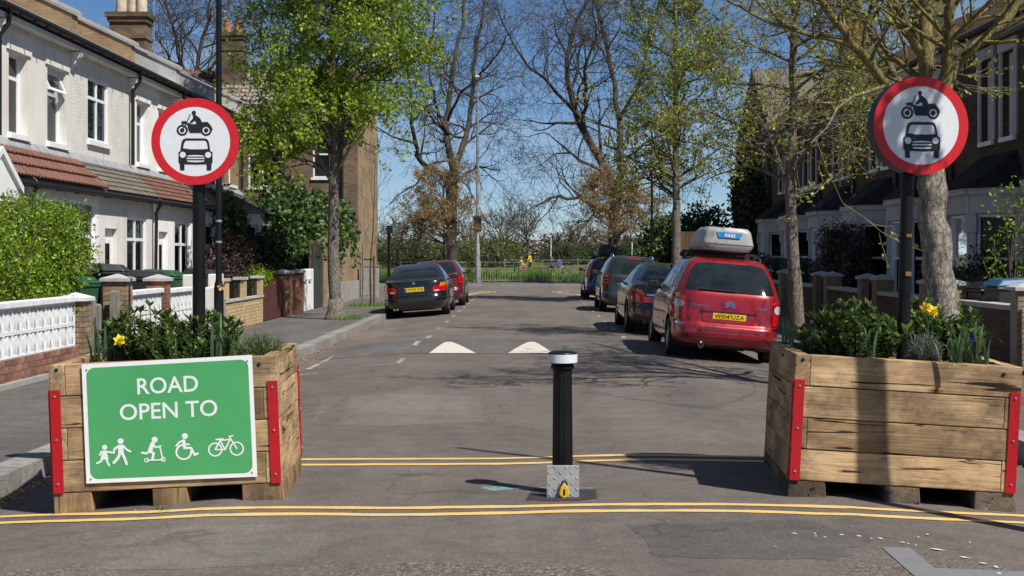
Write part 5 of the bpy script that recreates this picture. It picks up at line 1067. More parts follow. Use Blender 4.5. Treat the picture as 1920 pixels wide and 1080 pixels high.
class Car:
    def __init__(s, label, loc, slices, paintm, axles, wr, yaw=0.0, roll=0.0, p=5.0, group='parked cars', tw=0.75, pr=None):
        s.T = thing('parked_car', label, 'car', loc, group=group); s.T.rotation_euler = (0, roll, yaw)
        a = np.array(slices, float); zi = np.unique(np.concatenate([np.linspace(z0, z1, 5) for z0, z1 in zip(a[:-1, 0], a[1:, 0])]))
        w, yr, yf = (pchip(a[:, 0], a[:, c], zi) for c in (1, 2, 3)); N = 96; mb = MB()
        for z, ww, r, f in zip(zi, w, yr, yf):
            for j in range(N):
                an = 2*math.pi*j/N; cs, sn = math.cos(an), math.sin(an); pp = (pr or p) if sn < 0 else p
                mb.v.append((ww*math.copysign(abs(cs)**(2/pp), cs), (r+f)/2+(f-r)/2*math.copysign(abs(sn)**(2/pp), sn), z))
        for i in range(len(zi)-1):
            for j in range(N): mb.f.append((i*N+j, i*N+(j+1) % N, (i+1)*N+(j+1) % N, (i+1)*N+j)); mb.mi.append(0)
        mb.f.append(tuple(range(N-1, -1, -1))); mb.f.append(tuple((len(zi)-1)*N+j for j in range(N))); mb.mi += [0, 0]
        s.body = mb.build('body', paintm, s.T, True, smooth=55)
        s.body.data.materials.append(MATS['car_trim'])
        cut = MB(); hw = a[:, 1].max()
        for ya in axles:
            for sx in (-1, 1): cut.tube([(sx*(hw-0.3), ya, wr), (sx*(hw+0.3), ya, wr)], wr+0.055, 32)
        cm = cut.mesh('cut', 'car_trim'); co = bpy.data.objects.new('cut', cm); C.objects.link(co); co.parent = s.T
        bo = s.body.modifiers.new('b', 'BOOLEAN'); bo.object = co; bo.operation = 'DIFFERENCE'; bo.solver = 'EXACT'; bo.material_mode = 'TRANSFER'
        bpy.context.view_layer.update(); dg = bpy.context.evaluated_depsgraph_get()
        me = bpy.data.meshes.new_from_object(s.body.evaluated_get(dg)); s.body.modifiers.clear(); s.body.data = me; me.name = 'body'; me.set_sharp_from_angle(angle=R(55))
        bpy.data.objects.remove(co)
        b = bmesh.new(); b.from_mesh(me); s.bvh = BVHTree.FromBMesh(b); b.free()
        rimr = wr*0.66
        for ya in axles:
            for sx in (-1, 1):
                x0 = sx*(hw-0.215); t = MB()
                prof = [(rimr, -0.09), (wr-0.02, -0.1), (wr, -0.07), (wr, 0.07), (wr-0.02, 0.1), (rimr, 0.09)]
                k = len(t.v); n = 36
                for r, o in prof:
                    for j in range(n): an = 2*math.pi*j/n; t.v.append((x0+sx*(0.1+o), ya+r*math.cos(an), wr+r*math.sin(an)))
                for i in range(len(prof)-1):
                    for j in range(n): t.f.append((i*n+j, i*n+(j+1) % n, (i+1)*n+(j+1) % n, (i+1)*n+j)); t.mi.append(0)
                wh = t.build('wheel', 'rubber', s.T, True, smooth=35)
                rm = MB(); xf = x0+sx*0.17
                for q in range(7):
                    an = 2*math.pi*q/7; c_, s_ = math.cos(an), math.sin(an); pw = 0.035
                    rm.hexa([(xf-sx*0.03, ya+rr*c_-g*s_, wr+rr*s_+g*c_) for rr, g in ((0.03, -pw), (rimr, -pw*0.8), (rimr, pw*0.8), (0.03, pw))]+[(xf+(sx*0.012 if rr < 0.1 else 0), ya+rr*c_-g*s_, wr+rr*s_+g*c_) for rr, g in ((0.03, -pw), (rimr, -pw*0.8), (rimr, pw*0.8), (0.03, pw))])
                rm.tube([(xf-sx*0.03, ya, wr), (xf+sx*0.02, ya, wr)], 0.06, 16)
                n = 32; o = [(ya+rimr*math.cos(2*math.pi*j/n), wr+rimr*math.sin(2*math.pi*j/n)) for j in range(n)]; i_ = [(ya+rimr*0.9*math.cos(2*math.pi*j/n), wr+rimr*0.9*math.sin(2*math.pi*j/n)) for j in range(n)]
                for j in range(n): rm.face([(xf+sx*0.012, *o[j]), (xf+sx*0.012, *o[(j+1) % n]), (xf-sx*0.01, *i_[(j+1) % n]), (xf-sx*0.01, *i_[j])])
                rm.build('rim', 'rim_silver', wh, True)
                dk = MB(); dk.tube([(xf-sx*0.12, ya, wr), (xf-sx*0.06, ya, wr)], rimr*0.98, 24); dk.build('brake_disc', 'car_trim', wh, True)
        s.wr = wr
    def hit(s, ax, a, b):
        o, d = {'rear': ((a, -6, b), (0, 1, 0)), 'left': ((-4, a, b), (1, 0, 0)), 'right': ((4, a, b), (-1, 0, 0)), 'top': ((a, b, 6), (0, 0, -1))}[ax]
        return s.bvh.ray_cast(Vector(o), Vector(d))
    def patch(s, name, poly, m, ax='rear', off=0.004, parent=None, step=0.045, lift=0.0, label=None):
        pts = [Vector(p) for p in poly]; n = len(pts); vs_ = []; ed = []
        for i in range(n):
            a, b = pts[i], pts[(i+1) % n]; k = max(1, int((b-a).length/step))
            for j in range(k): vs_.append(a+(b-a)*j/k)
        n = len(vs_); ed = [(i, (i+1) % n) for i in range(n)]; xs_ = [p.x for p in vs_]; ys_ = [p.y for p in vs_]
        x = min(xs_)+step/2
        def inside(px, py):
            c = False
            for i in range(n):
                a, b = vs_[i], vs_[i-1]
                if (a.y > py) != (b.y > py) and px < (b.x-a.x)*(py-a.y)/(b.y-a.y)+a.x: c = not c
            return c
        grid = []
        while x < max(xs_):
            y = min(ys_)+step/2
            while y < max(ys_):
                if inside(x, y) and all((v-Vector((x, y))).length > step*0.4 for v in vs_): grid.append(Vector((x, y)))
                y += step
            x += step
        V, _, F, *_ = geometry.delaunay_2d_cdt([Vector(v[:2]) for v in vs_]+grid, ed, [], 1, 1e-6)
        P3 = []; ok = []
        for v in V:
            h = s.hit(ax, v.x, v.y)
            if h[0] is None: P3.append((0, 0, 0)); ok.append(False)
            else:
                nn = h[1]; P3.append(tuple(h[0]+nn*(off+lift))); ok.append(True)
        mb = MB(); mb.v = P3; mb.f = [tuple(f) for f in F if all(ok[i] for i in f)]; mb.mi = [0]*len(mb.f)
        if lift:
            k = len(mb.v); vsn = []
            for i, v in enumerate(V):
                h = s.hit(ax, v.x, v.y); vsn.append(tuple(h[0]-h[1]*0.01) if ok[i] else (0, 0, 0))
            bd = {}
            for f in mb.f:
                for i in range(len(f)): e = (f[i], f[(i+1) % len(f)]); bd[tuple(sorted(e))] = bd.get(tuple(sorted(e)), 0)+1
            mb.v = mb.v+vsn
            for (i, j), c in list(bd.items()):
                if c == 1: mb.f.append((i, j, j+k, i+k)); mb.mi.append(0)
        o = mb.build(name, m, parent or s.T, True, smooth=40)
        return o
    def strip(s, name, pts, w, m, ax='left', off=0.003, parent=None):
        for a, b in zip(pts[:-1], pts[1:]):
            a = Vector(a); b = Vector(b); t = (b-a).normalized(); nn = Vector((-t.y, t.x))*w/2
            s.patch(name, [a+nn, b+nn, b-nn, a-nn], m, ax, off, parent, 0.06)
    def y_at(s, x, z):
        h = s.hit('rear', x, z); return h[0].y if h[0] else 0
    def plate(s, z, txt, w=0.52, h=0.112, blue=False, x=0.0):
        y = s.y_at(x, z)-0.016; M = lambda u, d, v: (x+u, y-d, z+v)
        mb = MB(); mb.box(-w/2, w/2, -0.03, 0, -h/2, h/2, M); o = mb.build('number_plate', 'plate_yellow', s.T, True, bevel=0.004)
        if txt: Print().text(txt, 0.02 if blue else 0, 0, h*0.70, 0, w*(0.80 if blue else 0.88), 0.006).build('characters', 'plate_black', M, o, True, d0=0.002)
        if blue: Print().poly([(-w/2+0.005, -h/2+0.005), (-w/2+0.05, -h/2+0.005), (-w/2+0.05, h/2-0.005), (-w/2+0.005, h/2-0.005)]).build('blue_band', 'plate_blue', M, o, True, d0=0.002)
    def mirror(s, y, z, hw, m):
        for sx in (-1, 1):
            mb = MB(); mb.hexa([(sx*(hw+0.02), y-0.05, z-0.06), (sx*(hw+0.2), y-0.04, z-0.05), (sx*(hw+0.19), y+0.08, z-0.04), (sx*(hw+0.02), y+0.1, z-0.05), (sx*(hw+0.03), y-0.05, z+0.07), (sx*(hw+0.2), y-0.04, z+0.08), (sx*(hw+0.18), y+0.06, z+0.06), (sx*(hw+0.03), y+0.08, z+0.06)]); o = mb.build('door_mirror', m, s.T, True, bevel=0.02)
            mb = MB(); mb.box(sx*(hw+0.02) if sx < 0 else hw-0.12, sx*(hw-0.12) if sx < 0 else hw+0.02, y, y+0.05, z-0.05, z-0.01); mb.build('mirror_arm', 'car_trim', o, True)
            mb = MB(); mb.face([(sx*(hw+0.045), y-0.053, z-0.045), (sx*(hw+0.185), y-0.044, z-0.035), (sx*(hw+0.185), y-0.044, z+0.065), (sx*(hw+0.045), y-0.053, z+0.058)]); mb.build('mirror_glass', 'car_glass', o, True, fix=False)
    def both(s, name, poly, m, **k):
        o = s.patch(name, poly, m, **k); s.patch(name, [(-x, z) for x, z in poly], m, **k); return o
    def sides(s, name, poly, m, **k):
        for ax in ('left', 'right'): s.patch(name, poly, m, ax=ax, **k)
    def rails(s, x, y0, y1, z, m='car_trim'):
        for sx in (-1, 1):
            mb = MB(); pts = [(sx*x, y0, s.hit('top', sx*x, y0)[0].z-0.01)]
            for i in range(9): t = i/8; y = y0+0.08+(y1-y0-0.16)*t; hh = s.hit('top', sx*x, y)[0]; pts.append((sx*x, y, hh.z+0.05))
            pts.append((sx*x, y1, s.hit('top', sx*x, y1)[0].z-0.01)); mb.tube(pts, 0.018, 8); mb.build('roof_rail', m, s.T, True, smooth=True)
    def wiper(s, x0, z0, x1, z1):
        mb = MB(); pts = []
        for i in range(7):
            t = i/6; x, z = x0+(x1-x0)*t, z0+(z1-z0)*t; h = s.hit('rear', x, z); pts.append(h[0]+h[1]*0.022)
        mb.tube(pts, [0.014, 0.013, 0.012, 0.011, 0.010, 0.009, 0.007], 6); mb.build('wiper', 'car_trim', s.T, True)

def roof_box(label, loc, yaw, roll, m, L, W, Hh, logo, cl):
    B = thing('roof_box', label, 'roof box', loc); B.rotation_euler = (0, roll, yaw)
    def shell(z0, z1, sc0, sc1, name, mm, mid=None):
        mb = MB(); rows = 7; N = 48
        for i in range(rows+1):
            t = i/rows; z = z0+(z1-z0)*t; e = (1-0.15*t-0.10*max(0, (t-0.72)/0.28)**2) if sc1 < sc0 else (sc0+(1-sc0)*math.sin(t*math.pi/2))
            for j in range(N):
                an = 2*math.pi*j/N; c, s_ = math.cos(an), math.sin(an); pp = 9.0; yy = math.copysign(abs(s_)**(2/pp), s_)
                taper = 1-0.22*max(0, yy)**2
                mb.v.append((W/2*e*taper*math.copysign(abs(c)**(2/pp), c), L/2*(e*0.25+0.75 if e < 1 else 1)*yy, z*(1-0.25*max(0, yy)**2*(t if name == 'lid' else 0))))
        for i in range(rows):
            for j in range(N): mb.f.append((i*N+j, i*N+(j+1) % N, (i+1)*N+(j+1) % N, (i+1)*N+j)); mb.mi.append(0)
        mb.f.append(tuple(range(N-1, -1, -1))); mb.f.append(tuple(rows*N+j for j in range(N))); mb.mi += [0, 0]
        return mb.build(name, mm, B, True, smooth=50)
    shell(0.0, Hh*0.3, 0.88, 1.0, 'tray', m); shell(Hh*0.3+0.004, Hh, 1.0, 0.80, 'lid', m)
    mb = MB(); N = 48; r0, r1 = 1.012, 1.012
    for z in (Hh*0.29, Hh*0.33):
        for j in range(N):
            an = 2*math.pi*j/N; c, s_ = math.cos(an), math.sin(an); yy = math.copysign(abs(s_)**(2/9), s_); mb.v.append((W/2*1.012*(1-0.22*max(0, yy)**2)*math.copysign(abs(c)**(2/9), c), L/2*1.008*yy, z))
    for j in range(N): mb.f.append((j, (j+1) % N, N+(j+1) % N, N+j)); mb.mi.append(0)
    mb.build('rim_seam', cl, B, True, smooth=50)
    for y in (-L*0.22, L*0.2):
        mb = MB(); mb.box(-W/2-0.12, W/2+0.12, y-0.03, y+0.03, -0.055, -0.015); 
        for sx in (-1, 1): mb.box(sx*0.55-0.04, sx*0.55+0.04, y-0.04, y+0.04, -0.13, -0.05)
        mb.build('roof_bar', 'car_trim', B, True)
    if logo:
        M = lambda u, d, v: (u, -L/2-0.004-d+max(0, v-Hh*0.55)*0.22, v)
        mb = MB(); mb.prism([(-0.20, Hh*0.80), (0.22, Hh*0.80), (0.18, Hh*0.56), (-0.16, Hh*0.56)], -0.03, 0.0, lambda u, d, v: M(u, d, v)); lg = mb.build('badge', 'logo_blue', B, True)
        Print().text(logo, 0.01, Hh*0.67, 0.05, 0, 0.18, 0.02).build('badge_lettering', 'panel_white', M, lg, True, d0=0.003)
    return B
# --- red people carrier, nearest on the right
hatch = [(0.20, 0.76, -1.98, 2.02), (0.27, 0.83, -2.08, 2.1), (0.42, 0.868, -2.135, 2.13), (0.52, 0.872, -2.13, 2.13), (0.60, 0.875, -2.075, 2.12), (0.80, 0.876, -2.045, 2.02), (0.95, 0.868, -2.02, 1.75), (1.03, 0.852, -2.0, 1.3), (1.10, 0.83, -1.965, 1.05), (1.25, 0.775, -1.87, 0.72), (1.40, 0.71, -1.755, 0.4), (1.50, 0.655, -1.66, 0.18), (1.57, 0.60, -1.56, -0.05), (1.61, 0.52, -1.40, -0.25), (1.632, 0.36, -1.05, -0.45)]
CR_LOC = (3.07, 24.2, -0.078); CR_YAW, CR_ROLL = 0.01, 0.085
c = Car('glossy red people carrier with a grey roof box, nearest on the right', CR_LOC, hatch, 'car_red', (-1.28, 1.46), 0.305, CR_YAW, CR_ROLL, 5.0, pr=6.5)
win = [(-0.66, 1.075), (0.66, 1.075), (0.70, 1.10), (0.60, 1.40), (0.53, 1.50), (0.40, 1.53), (-0.40, 1.53), (-0.53, 1.50), (-0.60, 1.40), (-0.70, 1.10)]
c.patch('rear_window', win, 'car_glass', off=0.004)
c.wiper(-0.50, 1.10, 0.10, 1.09)
c.both('tail_lamp', [(-0.845, 0.62), (-0.69, 0.60), (-0.66, 0.72), (-0.70, 0.95), (-0.755, 1.02), (-0.83, 1.00), (-0.855, 0.80)], 'lamp_red', off=0.006, lift=0.012)
c.both('reversing_lamp', [(-0.66-0.075+0.055*math.cos(a)*1.3-0.03, 0.86+0.065*math.sin(a)) for a in [2*math.pi*i/12 for i in range(12)]], 'lamp_clear', off=0.022)
c.strip('tailgate_seam', [(-0.64, 1.02), (-0.645, 0.70), (-0.60, 0.56), (-0.48, 0.475), (0.48, 0.475), (0.60, 0.56), (0.645, 0.70), (0.64, 1.02)], 0.011, 'car_trim', 'rear')
c.patch('plate_recess', rrect(-0.42, 0.42, 0.60, 0.80, 0.06), 'car_red', off=0.003, lift=0.008)
c.patch('tailgate_handle', rrect(-0.44, 0.44, 0.775, 0.835, 0.028), 'car_red', off=0.006, lift=0.028)
c.plate(0.695, 'WJ04 UZA')
c.both('bumper_insert', [(-0.855, 0.535), (-0.68, 0.535), (-0.68, 0.572), (-0.855, 0.572)], 'chrome', off=0.006)
c.strip('bumper_seam', [(-0.80, 0.36), (0.80, 0.36)], 0.012, 'car_trim', 'rear'); c.patch('bumper_lower', [(-0.74, 0.21), (0.74, 0.21), (0.76, 0.25), (-0.76, 0.25)], 'car_trim', off=0.004)
for pts in ([(-0.075, 0.885), (0.0, 0.935), (0.075, 0.885)], [(-0.075, 0.845), (0.0, 0.895), (0.075, 0.845)]): c.strip('chevron_badge', pts, 0.026, 'chrome', 'rear', 0.008)
yb = c.y_at(-0.5, 0.86)-0.006; Print().text('CITROËN', -0.46, 0.855, 0.034, 0, 0.27, 0.02).build('lettering', 'chrome', lambda u, d, v: (u, c.y_at(u, v)-0.004-d, v), c.T, True)
Print().text('Xsara', 0.50, 0.865, 0.04, 0, 0.17, 0.01).build('lettering', 'chrome', lambda u, d, v: (u, c.y_at(u, v)-0.004-d, v), c.T, True)
c.sides('side_window', [(-1.52, 1.10), (-1.42, 1.33), (-1.25, 1.44), (-0.75, 1.47), (-0.72, 1.06)], 'car_glass'); c.sides('side_window', [(-0.66, 1.06), (-0.69, 1.47), (0.02, 1.44), (0.10, 1.06)], 'car_glass'); c.sides('side_window', [(0.17, 1.06), (0.09, 1.43), (0.32, 1.34), (0.80, 1.08)], 'car_glass')
for ax in ('left', 'right'):
    c.strip('door_seam', [(-0.69, 1.05), (-0.70, 0.55), (-0.85, 0.32)], 0.01, 'car_trim', ax); c.strip('door_seam', [(0.13, 1.05), (0.12, 0.30)], 0.01, 'car_trim', ax); c.strip('rub_strip', [(-0.72, 0.50), (0.95, 0.50)], 0.05, 'car_red', ax, 0.01); c.strip('door_handle', [(-0.60, 0.90), (-0.42, 0.90)], 0.03, 'car_trim', ax, 0.02); c.strip('door_handle', [(0.20, 0.89), (0.38, 0.89)], 0.03, 'car_trim', ax, 0.02); c.strip('sill_trim', [(-0.9, 0.245), (1.05, 0.245)], 0.05, 'car_trim', ax, 0.004)
c.mirror(0.72, 1.08, 0.84, 'car_trim'); c.rails(0.55, -1.25, 0.0, 1.6)
mb = MB(); mb.tube([(-0.42, -2.06, 0.235), (-0.42, -2.15, 0.23)], [0.042, 0.042], 14); mb.build('exhaust', 'chrome', c.T, True); mb = MB(); mb.tube([(-0.42, -2.152, 0.23), (-0.42, -2.154, 0.23)], 0.035, 14); mb.build('exhaust_bore', 'car_trim', c.T, True)
mb = MB(); mb.tube([(0.0, -1.42, 1.58), (0.01, -1.62, 1.74)], 0.006, 6); mb.build('aerial', 'car_trim', c.T, True)
ca_, sa_ = math.cos(CR_ROLL), math.sin(CR_ROLL)
roof_box('pale grey roof box with blue badge on the red people carrier', (3.20, 23.75, 1.655), 0.01, 0.082, 'box_grey', 2.05, 0.88, 0.37, 'THULE', 'box_grey')
# --- saloons
def saloon(L, hw, H): 
    k = L/4.47
    return [(0.18, hw*0.87, -2.05*k, 2.05*k), (0.26, hw*0.95, -2.18*k, 2.18*k), (0.42, hw*0.995, -2.235*k, 2.235*k), (0.53, hw, -2.23*k, 2.22*k), (0.60, hw, -2.19*k, 2.19*k), (0.80*H/1.41, hw, -2.165*k, 2.08*k), (0.92*H/1.41, hw*0.975, -2.14*k, 1.75*k), (0.965*H/1.41, hw*0.95, -2.10*k, 1.25*k), (0.99*H/1.41, hw*0.925, -1.95*k, 1.05*k), (1.0*H/1.41, hw*0.91, -1.72*k, 0.98*k), (1.10*H/1.41, hw*0.85, -1.50*k, 0.72*k), (1.22*H/1.41, hw*0.77, -1.22*k, 0.42*k), (1.32*H/1.41, hw*0.69, -0.95*k, 0.15*k), (1.375*H/1.41, hw*0.62, -0.72*k, -0.03*k), (1.40*H/1.41, hw*0.50, -0.52*k, -0.12*k), (1.41*H/1.41, hw*0.32, -0.42*k, -0.18*k)]
def saloon_common(c, k, hw, H, ht=1.41):
    f = H/1.41
    c.patch('rear_window', [(-hw*0.70, 1.03*f), (hw*0.70, 1.03*f), (hw*0.63, 1.20*f), (hw*0.52, 1.335*f), (-hw*0.52, 1.335*f), (-hw*0.63, 1.20*f)], 'car_glass')
    c.sides('side_window', [(-1.38*k, 1.03*f), (-1.05*k, 1.24*f), (-0.55*k, 1.325*f), (-0.42*k, 1.02*f)], 'car_glass'); c.sides('side_window', [(-0.36*k, 1.02*f), (-0.47*k, 1.325*f), (0.0, 1.31*f), (0.22*k, 1.18*f), (0.58*k, 1.02*f)], 'car_glass')
    for ax in ('left', 'right'):
        c.strip('door_seam', [(-0.40*k, 1.0*f), (-0.42*k, 0.3)], 0.01, 'car_trim', ax); c.strip('door_seam', [(0.62*k, 0.97*f), (0.66*k, 0.3)], 0.01, 'car_trim', ax); c.strip('door_handle', [(-0.75*k, 0.88*f), (-0.58*k, 0.885*f)], 0.028, 'chrome' if hw > 0.9 else 'car_trim', ax, 0.015)
    c.mirror(0.55*k, 0.99*f, hw*0.95, 'car_black')
BM_LOC = (-2.93, 39.75, -0.07)
c = Car('black saloon with yellow plate parked at the left kerb', BM_LOC, saloon(4.47, 0.87, 1.41), 'car_black', (-1.33, 1.39), 0.31, 0.0, -0.07, 5.0, pr=5.5)
saloon_common(c, 1.0, 0.87, 1.41)
c.both('tail_lamp', [(-0.835, 0.66), (-0.50, 0.64), (-0.47, 0.72), (-0.52, 0.80), (-0.83, 0.86)], 'lamp_red', off=0.006, lift=0.01)
c.both('indicator_lamp', [(-0.83, 0.80), (-0.66, 0.79), (-0.68, 0.885), (-0.80, 0.89)], 'lamp_amber', off=0.02)
c.both('reversing_lamp', [(-0.64, 0.67), (-0.53, 0.665), (-0.53, 0.70), (-0.64, 0.705)], 'lamp_clear', off=0.02)
c.strip('boot_seam', [(-0.46, 0.98), (-0.46, 0.60), (0.46, 0.60), (0.46, 0.98)], 0.01, 'car_trim', 'rear'); c.strip('bumper_trim', [(-0.80, 0.50), (0.80, 0.50)], 0.03, 'car_trim', 'rear', 0.012)
c.plate(0.735, 'W705 XHJ', blue=True)
mb = MB(); y = c.y_at(0, 0.905); mb.tube([(0, y+0.01, 0.905), (0, y-0.008, 0.905)], 0.036, 20); mb.build('badge', 'chrome', c.T, True); mb = MB(); mb.tube([(0, y-0.008, 0.905), (0, y-0.01, 0.905)], 0.024, 20); mb.build('badge_centre', 'logo_blue', c.T, True)
for x in (-0.55, -0.47): mb = MB(); mb.tube([(x, -2.1, 0.25), (x, -2.2, 0.24)], 0.03, 12); mb.build('exhaust', 'chrome', c.T, True)
c = Car('large dark saloon with twin exhausts behind the red people carrier', (2.95, 31.0, -0.072), saloon(5.07, 0.951, 1.48), 'car_black2', (-1.50, 1.57), 0.345, 0.0, 0.075, 5.0, pr=5.5)
saloon_common(c, 1.134, 0.951, 1.48)
c.both('tail_lamp', [(-0.93, 0.70), (-0.72, 0.66), (-0.40, 0.66), (-0.38, 0.75), (-0.62, 0.77), (-0.68, 0.90), (-0.92, 0.93)], 'lamp_red', off=0.006, lift=0.012)
c.patch('boot_trim', [(-0.60, 0.80), (0.60, 0.80), (0.60, 0.835), (-0.60, 0.835)], 'chrome', off=0.01); c.strip('boot_seam', [(-0.6, 1.0), (-0.6, 0.60), (0.6, 0.60), (0.6, 1.0)], 0.01, 'car_trim', 'rear')
c.plate(0.70, None); c.both('reflector', [(-0.70, 0.40), (-0.42, 0.40), (-0.42, 0.44), (-0.70, 0.44)], 'lamp_dark', off=0.008)
for x in (-0.62, -0.50, 0.50, 0.62): mb = MB(); mb.tube([(x, -2.4, 0.29), (x, -2.545, 0.285)], 0.045, 16); mb.build('exhaust', 'chrome', c.T, True); mb = MB(); mb.tube([(x, -2.547, 0.285), (x, -2.549, 0.285)], 0.036, 16); mb.build('exhaust_bore', 'car_trim', c.T, True)
mb = MB(); mb.hexa([(-0.02, -0.95, 1.43), (0.02, -0.95, 1.43), (0.02, -0.75, 1.46), (-0.02, -0.75, 1.46), (-0.008, -0.99, 1.53), (0.008, -0.99, 1.53), (0.01, -0.8, 1.47), (-0.01, -0.8, 1.47)]); mb.build('fin_aerial', 'car_black', c.T, True)
# --- hatchbacks further off
def mpv(L, hw, H): 
    k = L/4.27; g = H/1.632; return [(z if z < 0.9 else 0.9+(z-0.9)*(H-0.9)/0.732, w/0.876*hw, r*k, f*k) for z, w, r, f in [(s_[0], s_[1], s_[2], s_[3]) for s_ in hatch]]
def hatch_common(c, hw, H, lamp, dz=0.0, trim=True):
    g = lambda z: 0.9+(z-0.9)*(H-0.9)/0.732
    c.patch('rear_window', [(-hw*0.78, g(1.09)), (hw*0.78, g(1.09)), (hw*0.70, g(1.38)), (hw*0.58, g(1.53)), (-hw*0.58, g(1.53)), (-hw*0.70, g(1.38))], 'car_glass')
    c.sides('side_window', [(-1.50, g(1.10)), (-1.35, g(1.38)), (-0.75, g(1.47)), (-0.72, g(1.06))], 'car_glass'); c.sides('side_window', [(-0.66, g(1.06)), (-0.69, g(1.47)), (0.02, g(1.44)), (0.10, g(1.06))], 'car_glass'); c.sides('side_window', [(0.17, g(1.06)), (0.09, g(1.43)), (0.32, g(1.34)), (0.78, g(1.08))], 'car_glass')
    for ax in ('left', 'right'): c.strip('door_seam', [(-0.69, 1.02), (-0.70, 0.4)], 0.01, 'car_trim', ax); c.strip('door_seam', [(0.13, 1.02), (0.12, 0.30)], 0.01, 'car_trim', ax)
    c.strip('tailgate_seam', [(-hw*0.75, 1.0), (-hw*0.74, 0.52), (hw*0.74, 0.52), (hw*0.75, 1.0)], 0.011, 'car_trim', 'rear'); c.mirror(0.72, g(1.08), hw*0.96, 'car_trim'); c.strip('bumper_trim', [(-hw*0.92, 0.45), (hw*0.92, 0.45)], 0.04, 'car_trim', 'rear', 0.01)
c = Car('dark slate people carrier with tall tail lamps, third on the right', (2.90, 41.7, -0.068), mpv(4.32, 0.872, 1.62), 'car_slate', (-1.30, 1.40), 0.315, 0.0, 0.072, 5.0, pr=6.5)
hatch_common(c, 0.872, 1.62, None); c.both('tail_lamp', [(-0.85, 0.74), (-0.70, 0.74), (-0.68, 1.0), (-0.73, 1.10), (-0.80, 1.10), (-0.85, 0.95)], 'lamp_dark', off=0.006, lift=0.012)
for z in (0.82, 0.91, 1.0): c.both('lamp_bar', [(-0.85, z), (-0.69, z), (-0.69, z+0.014), (-0.85, z+0.014)], 'lamp_clear', off=0.022)
c.patch('tailgate_trim', [(-0.45, 0.80), (0.45, 0.80), (0.45, 0.83), (-0.45, 0.83)], 'chrome', off=0.012); c.plate(0.68, None); c.rails(0.56, -1.3, 0.0, 1.6, 'rim_silver'); c.patch('high_stop_lamp', [(-0.2, 1.535), (0.2, 1.535), (0.2, 1.56), (-0.2, 1.56)], 'lamp_red', off=0.006)
c = Car('blue estate car carrying a black roof box, farthest on the right', (2.88, 52.3, -0.066), mpv(4.3, 0.872, 1.50), 'car_blue', (-1.30, 1.40), 0.315, 0.0, 0.07, 5.0, pr=6.5)
hatch_common(c, 0.872, 1.50, None); c.both('tail_lamp', [(-0.85, 0.80), (-0.72, 0.80), (-0.64, 1.30), (-0.70, 1.30), (-0.80, 1.05)], 'stick_orange', off=0.006, lift=0.012); c.plate(0.66, None)
roof_box('black roof box on the farthest blue estate', (2.99, 52.0, 1.52), 0.0, 0.07, 'box_black', 1.9, 0.92, 0.42, None, 'car_trim')
c = Car('maroon hatchback mostly hidden ahead of the black saloon', (-2.78, 46.0, -0.06), mpv(4.0, 0.86, 1.47), 'car_maroon', (-1.22, 1.32), 0.30, 0.0, -0.065, 5.0, pr=6.5)
hatch_common(c, 0.86, 1.47, None); c.both('tail_lamp', [(-0.84, 0.72), (-0.70, 0.72), (-0.69, 0.95), (-0.80, 0.98)], 'lamp_red', off=0.006, lift=0.012); c.plate(0.66, None)
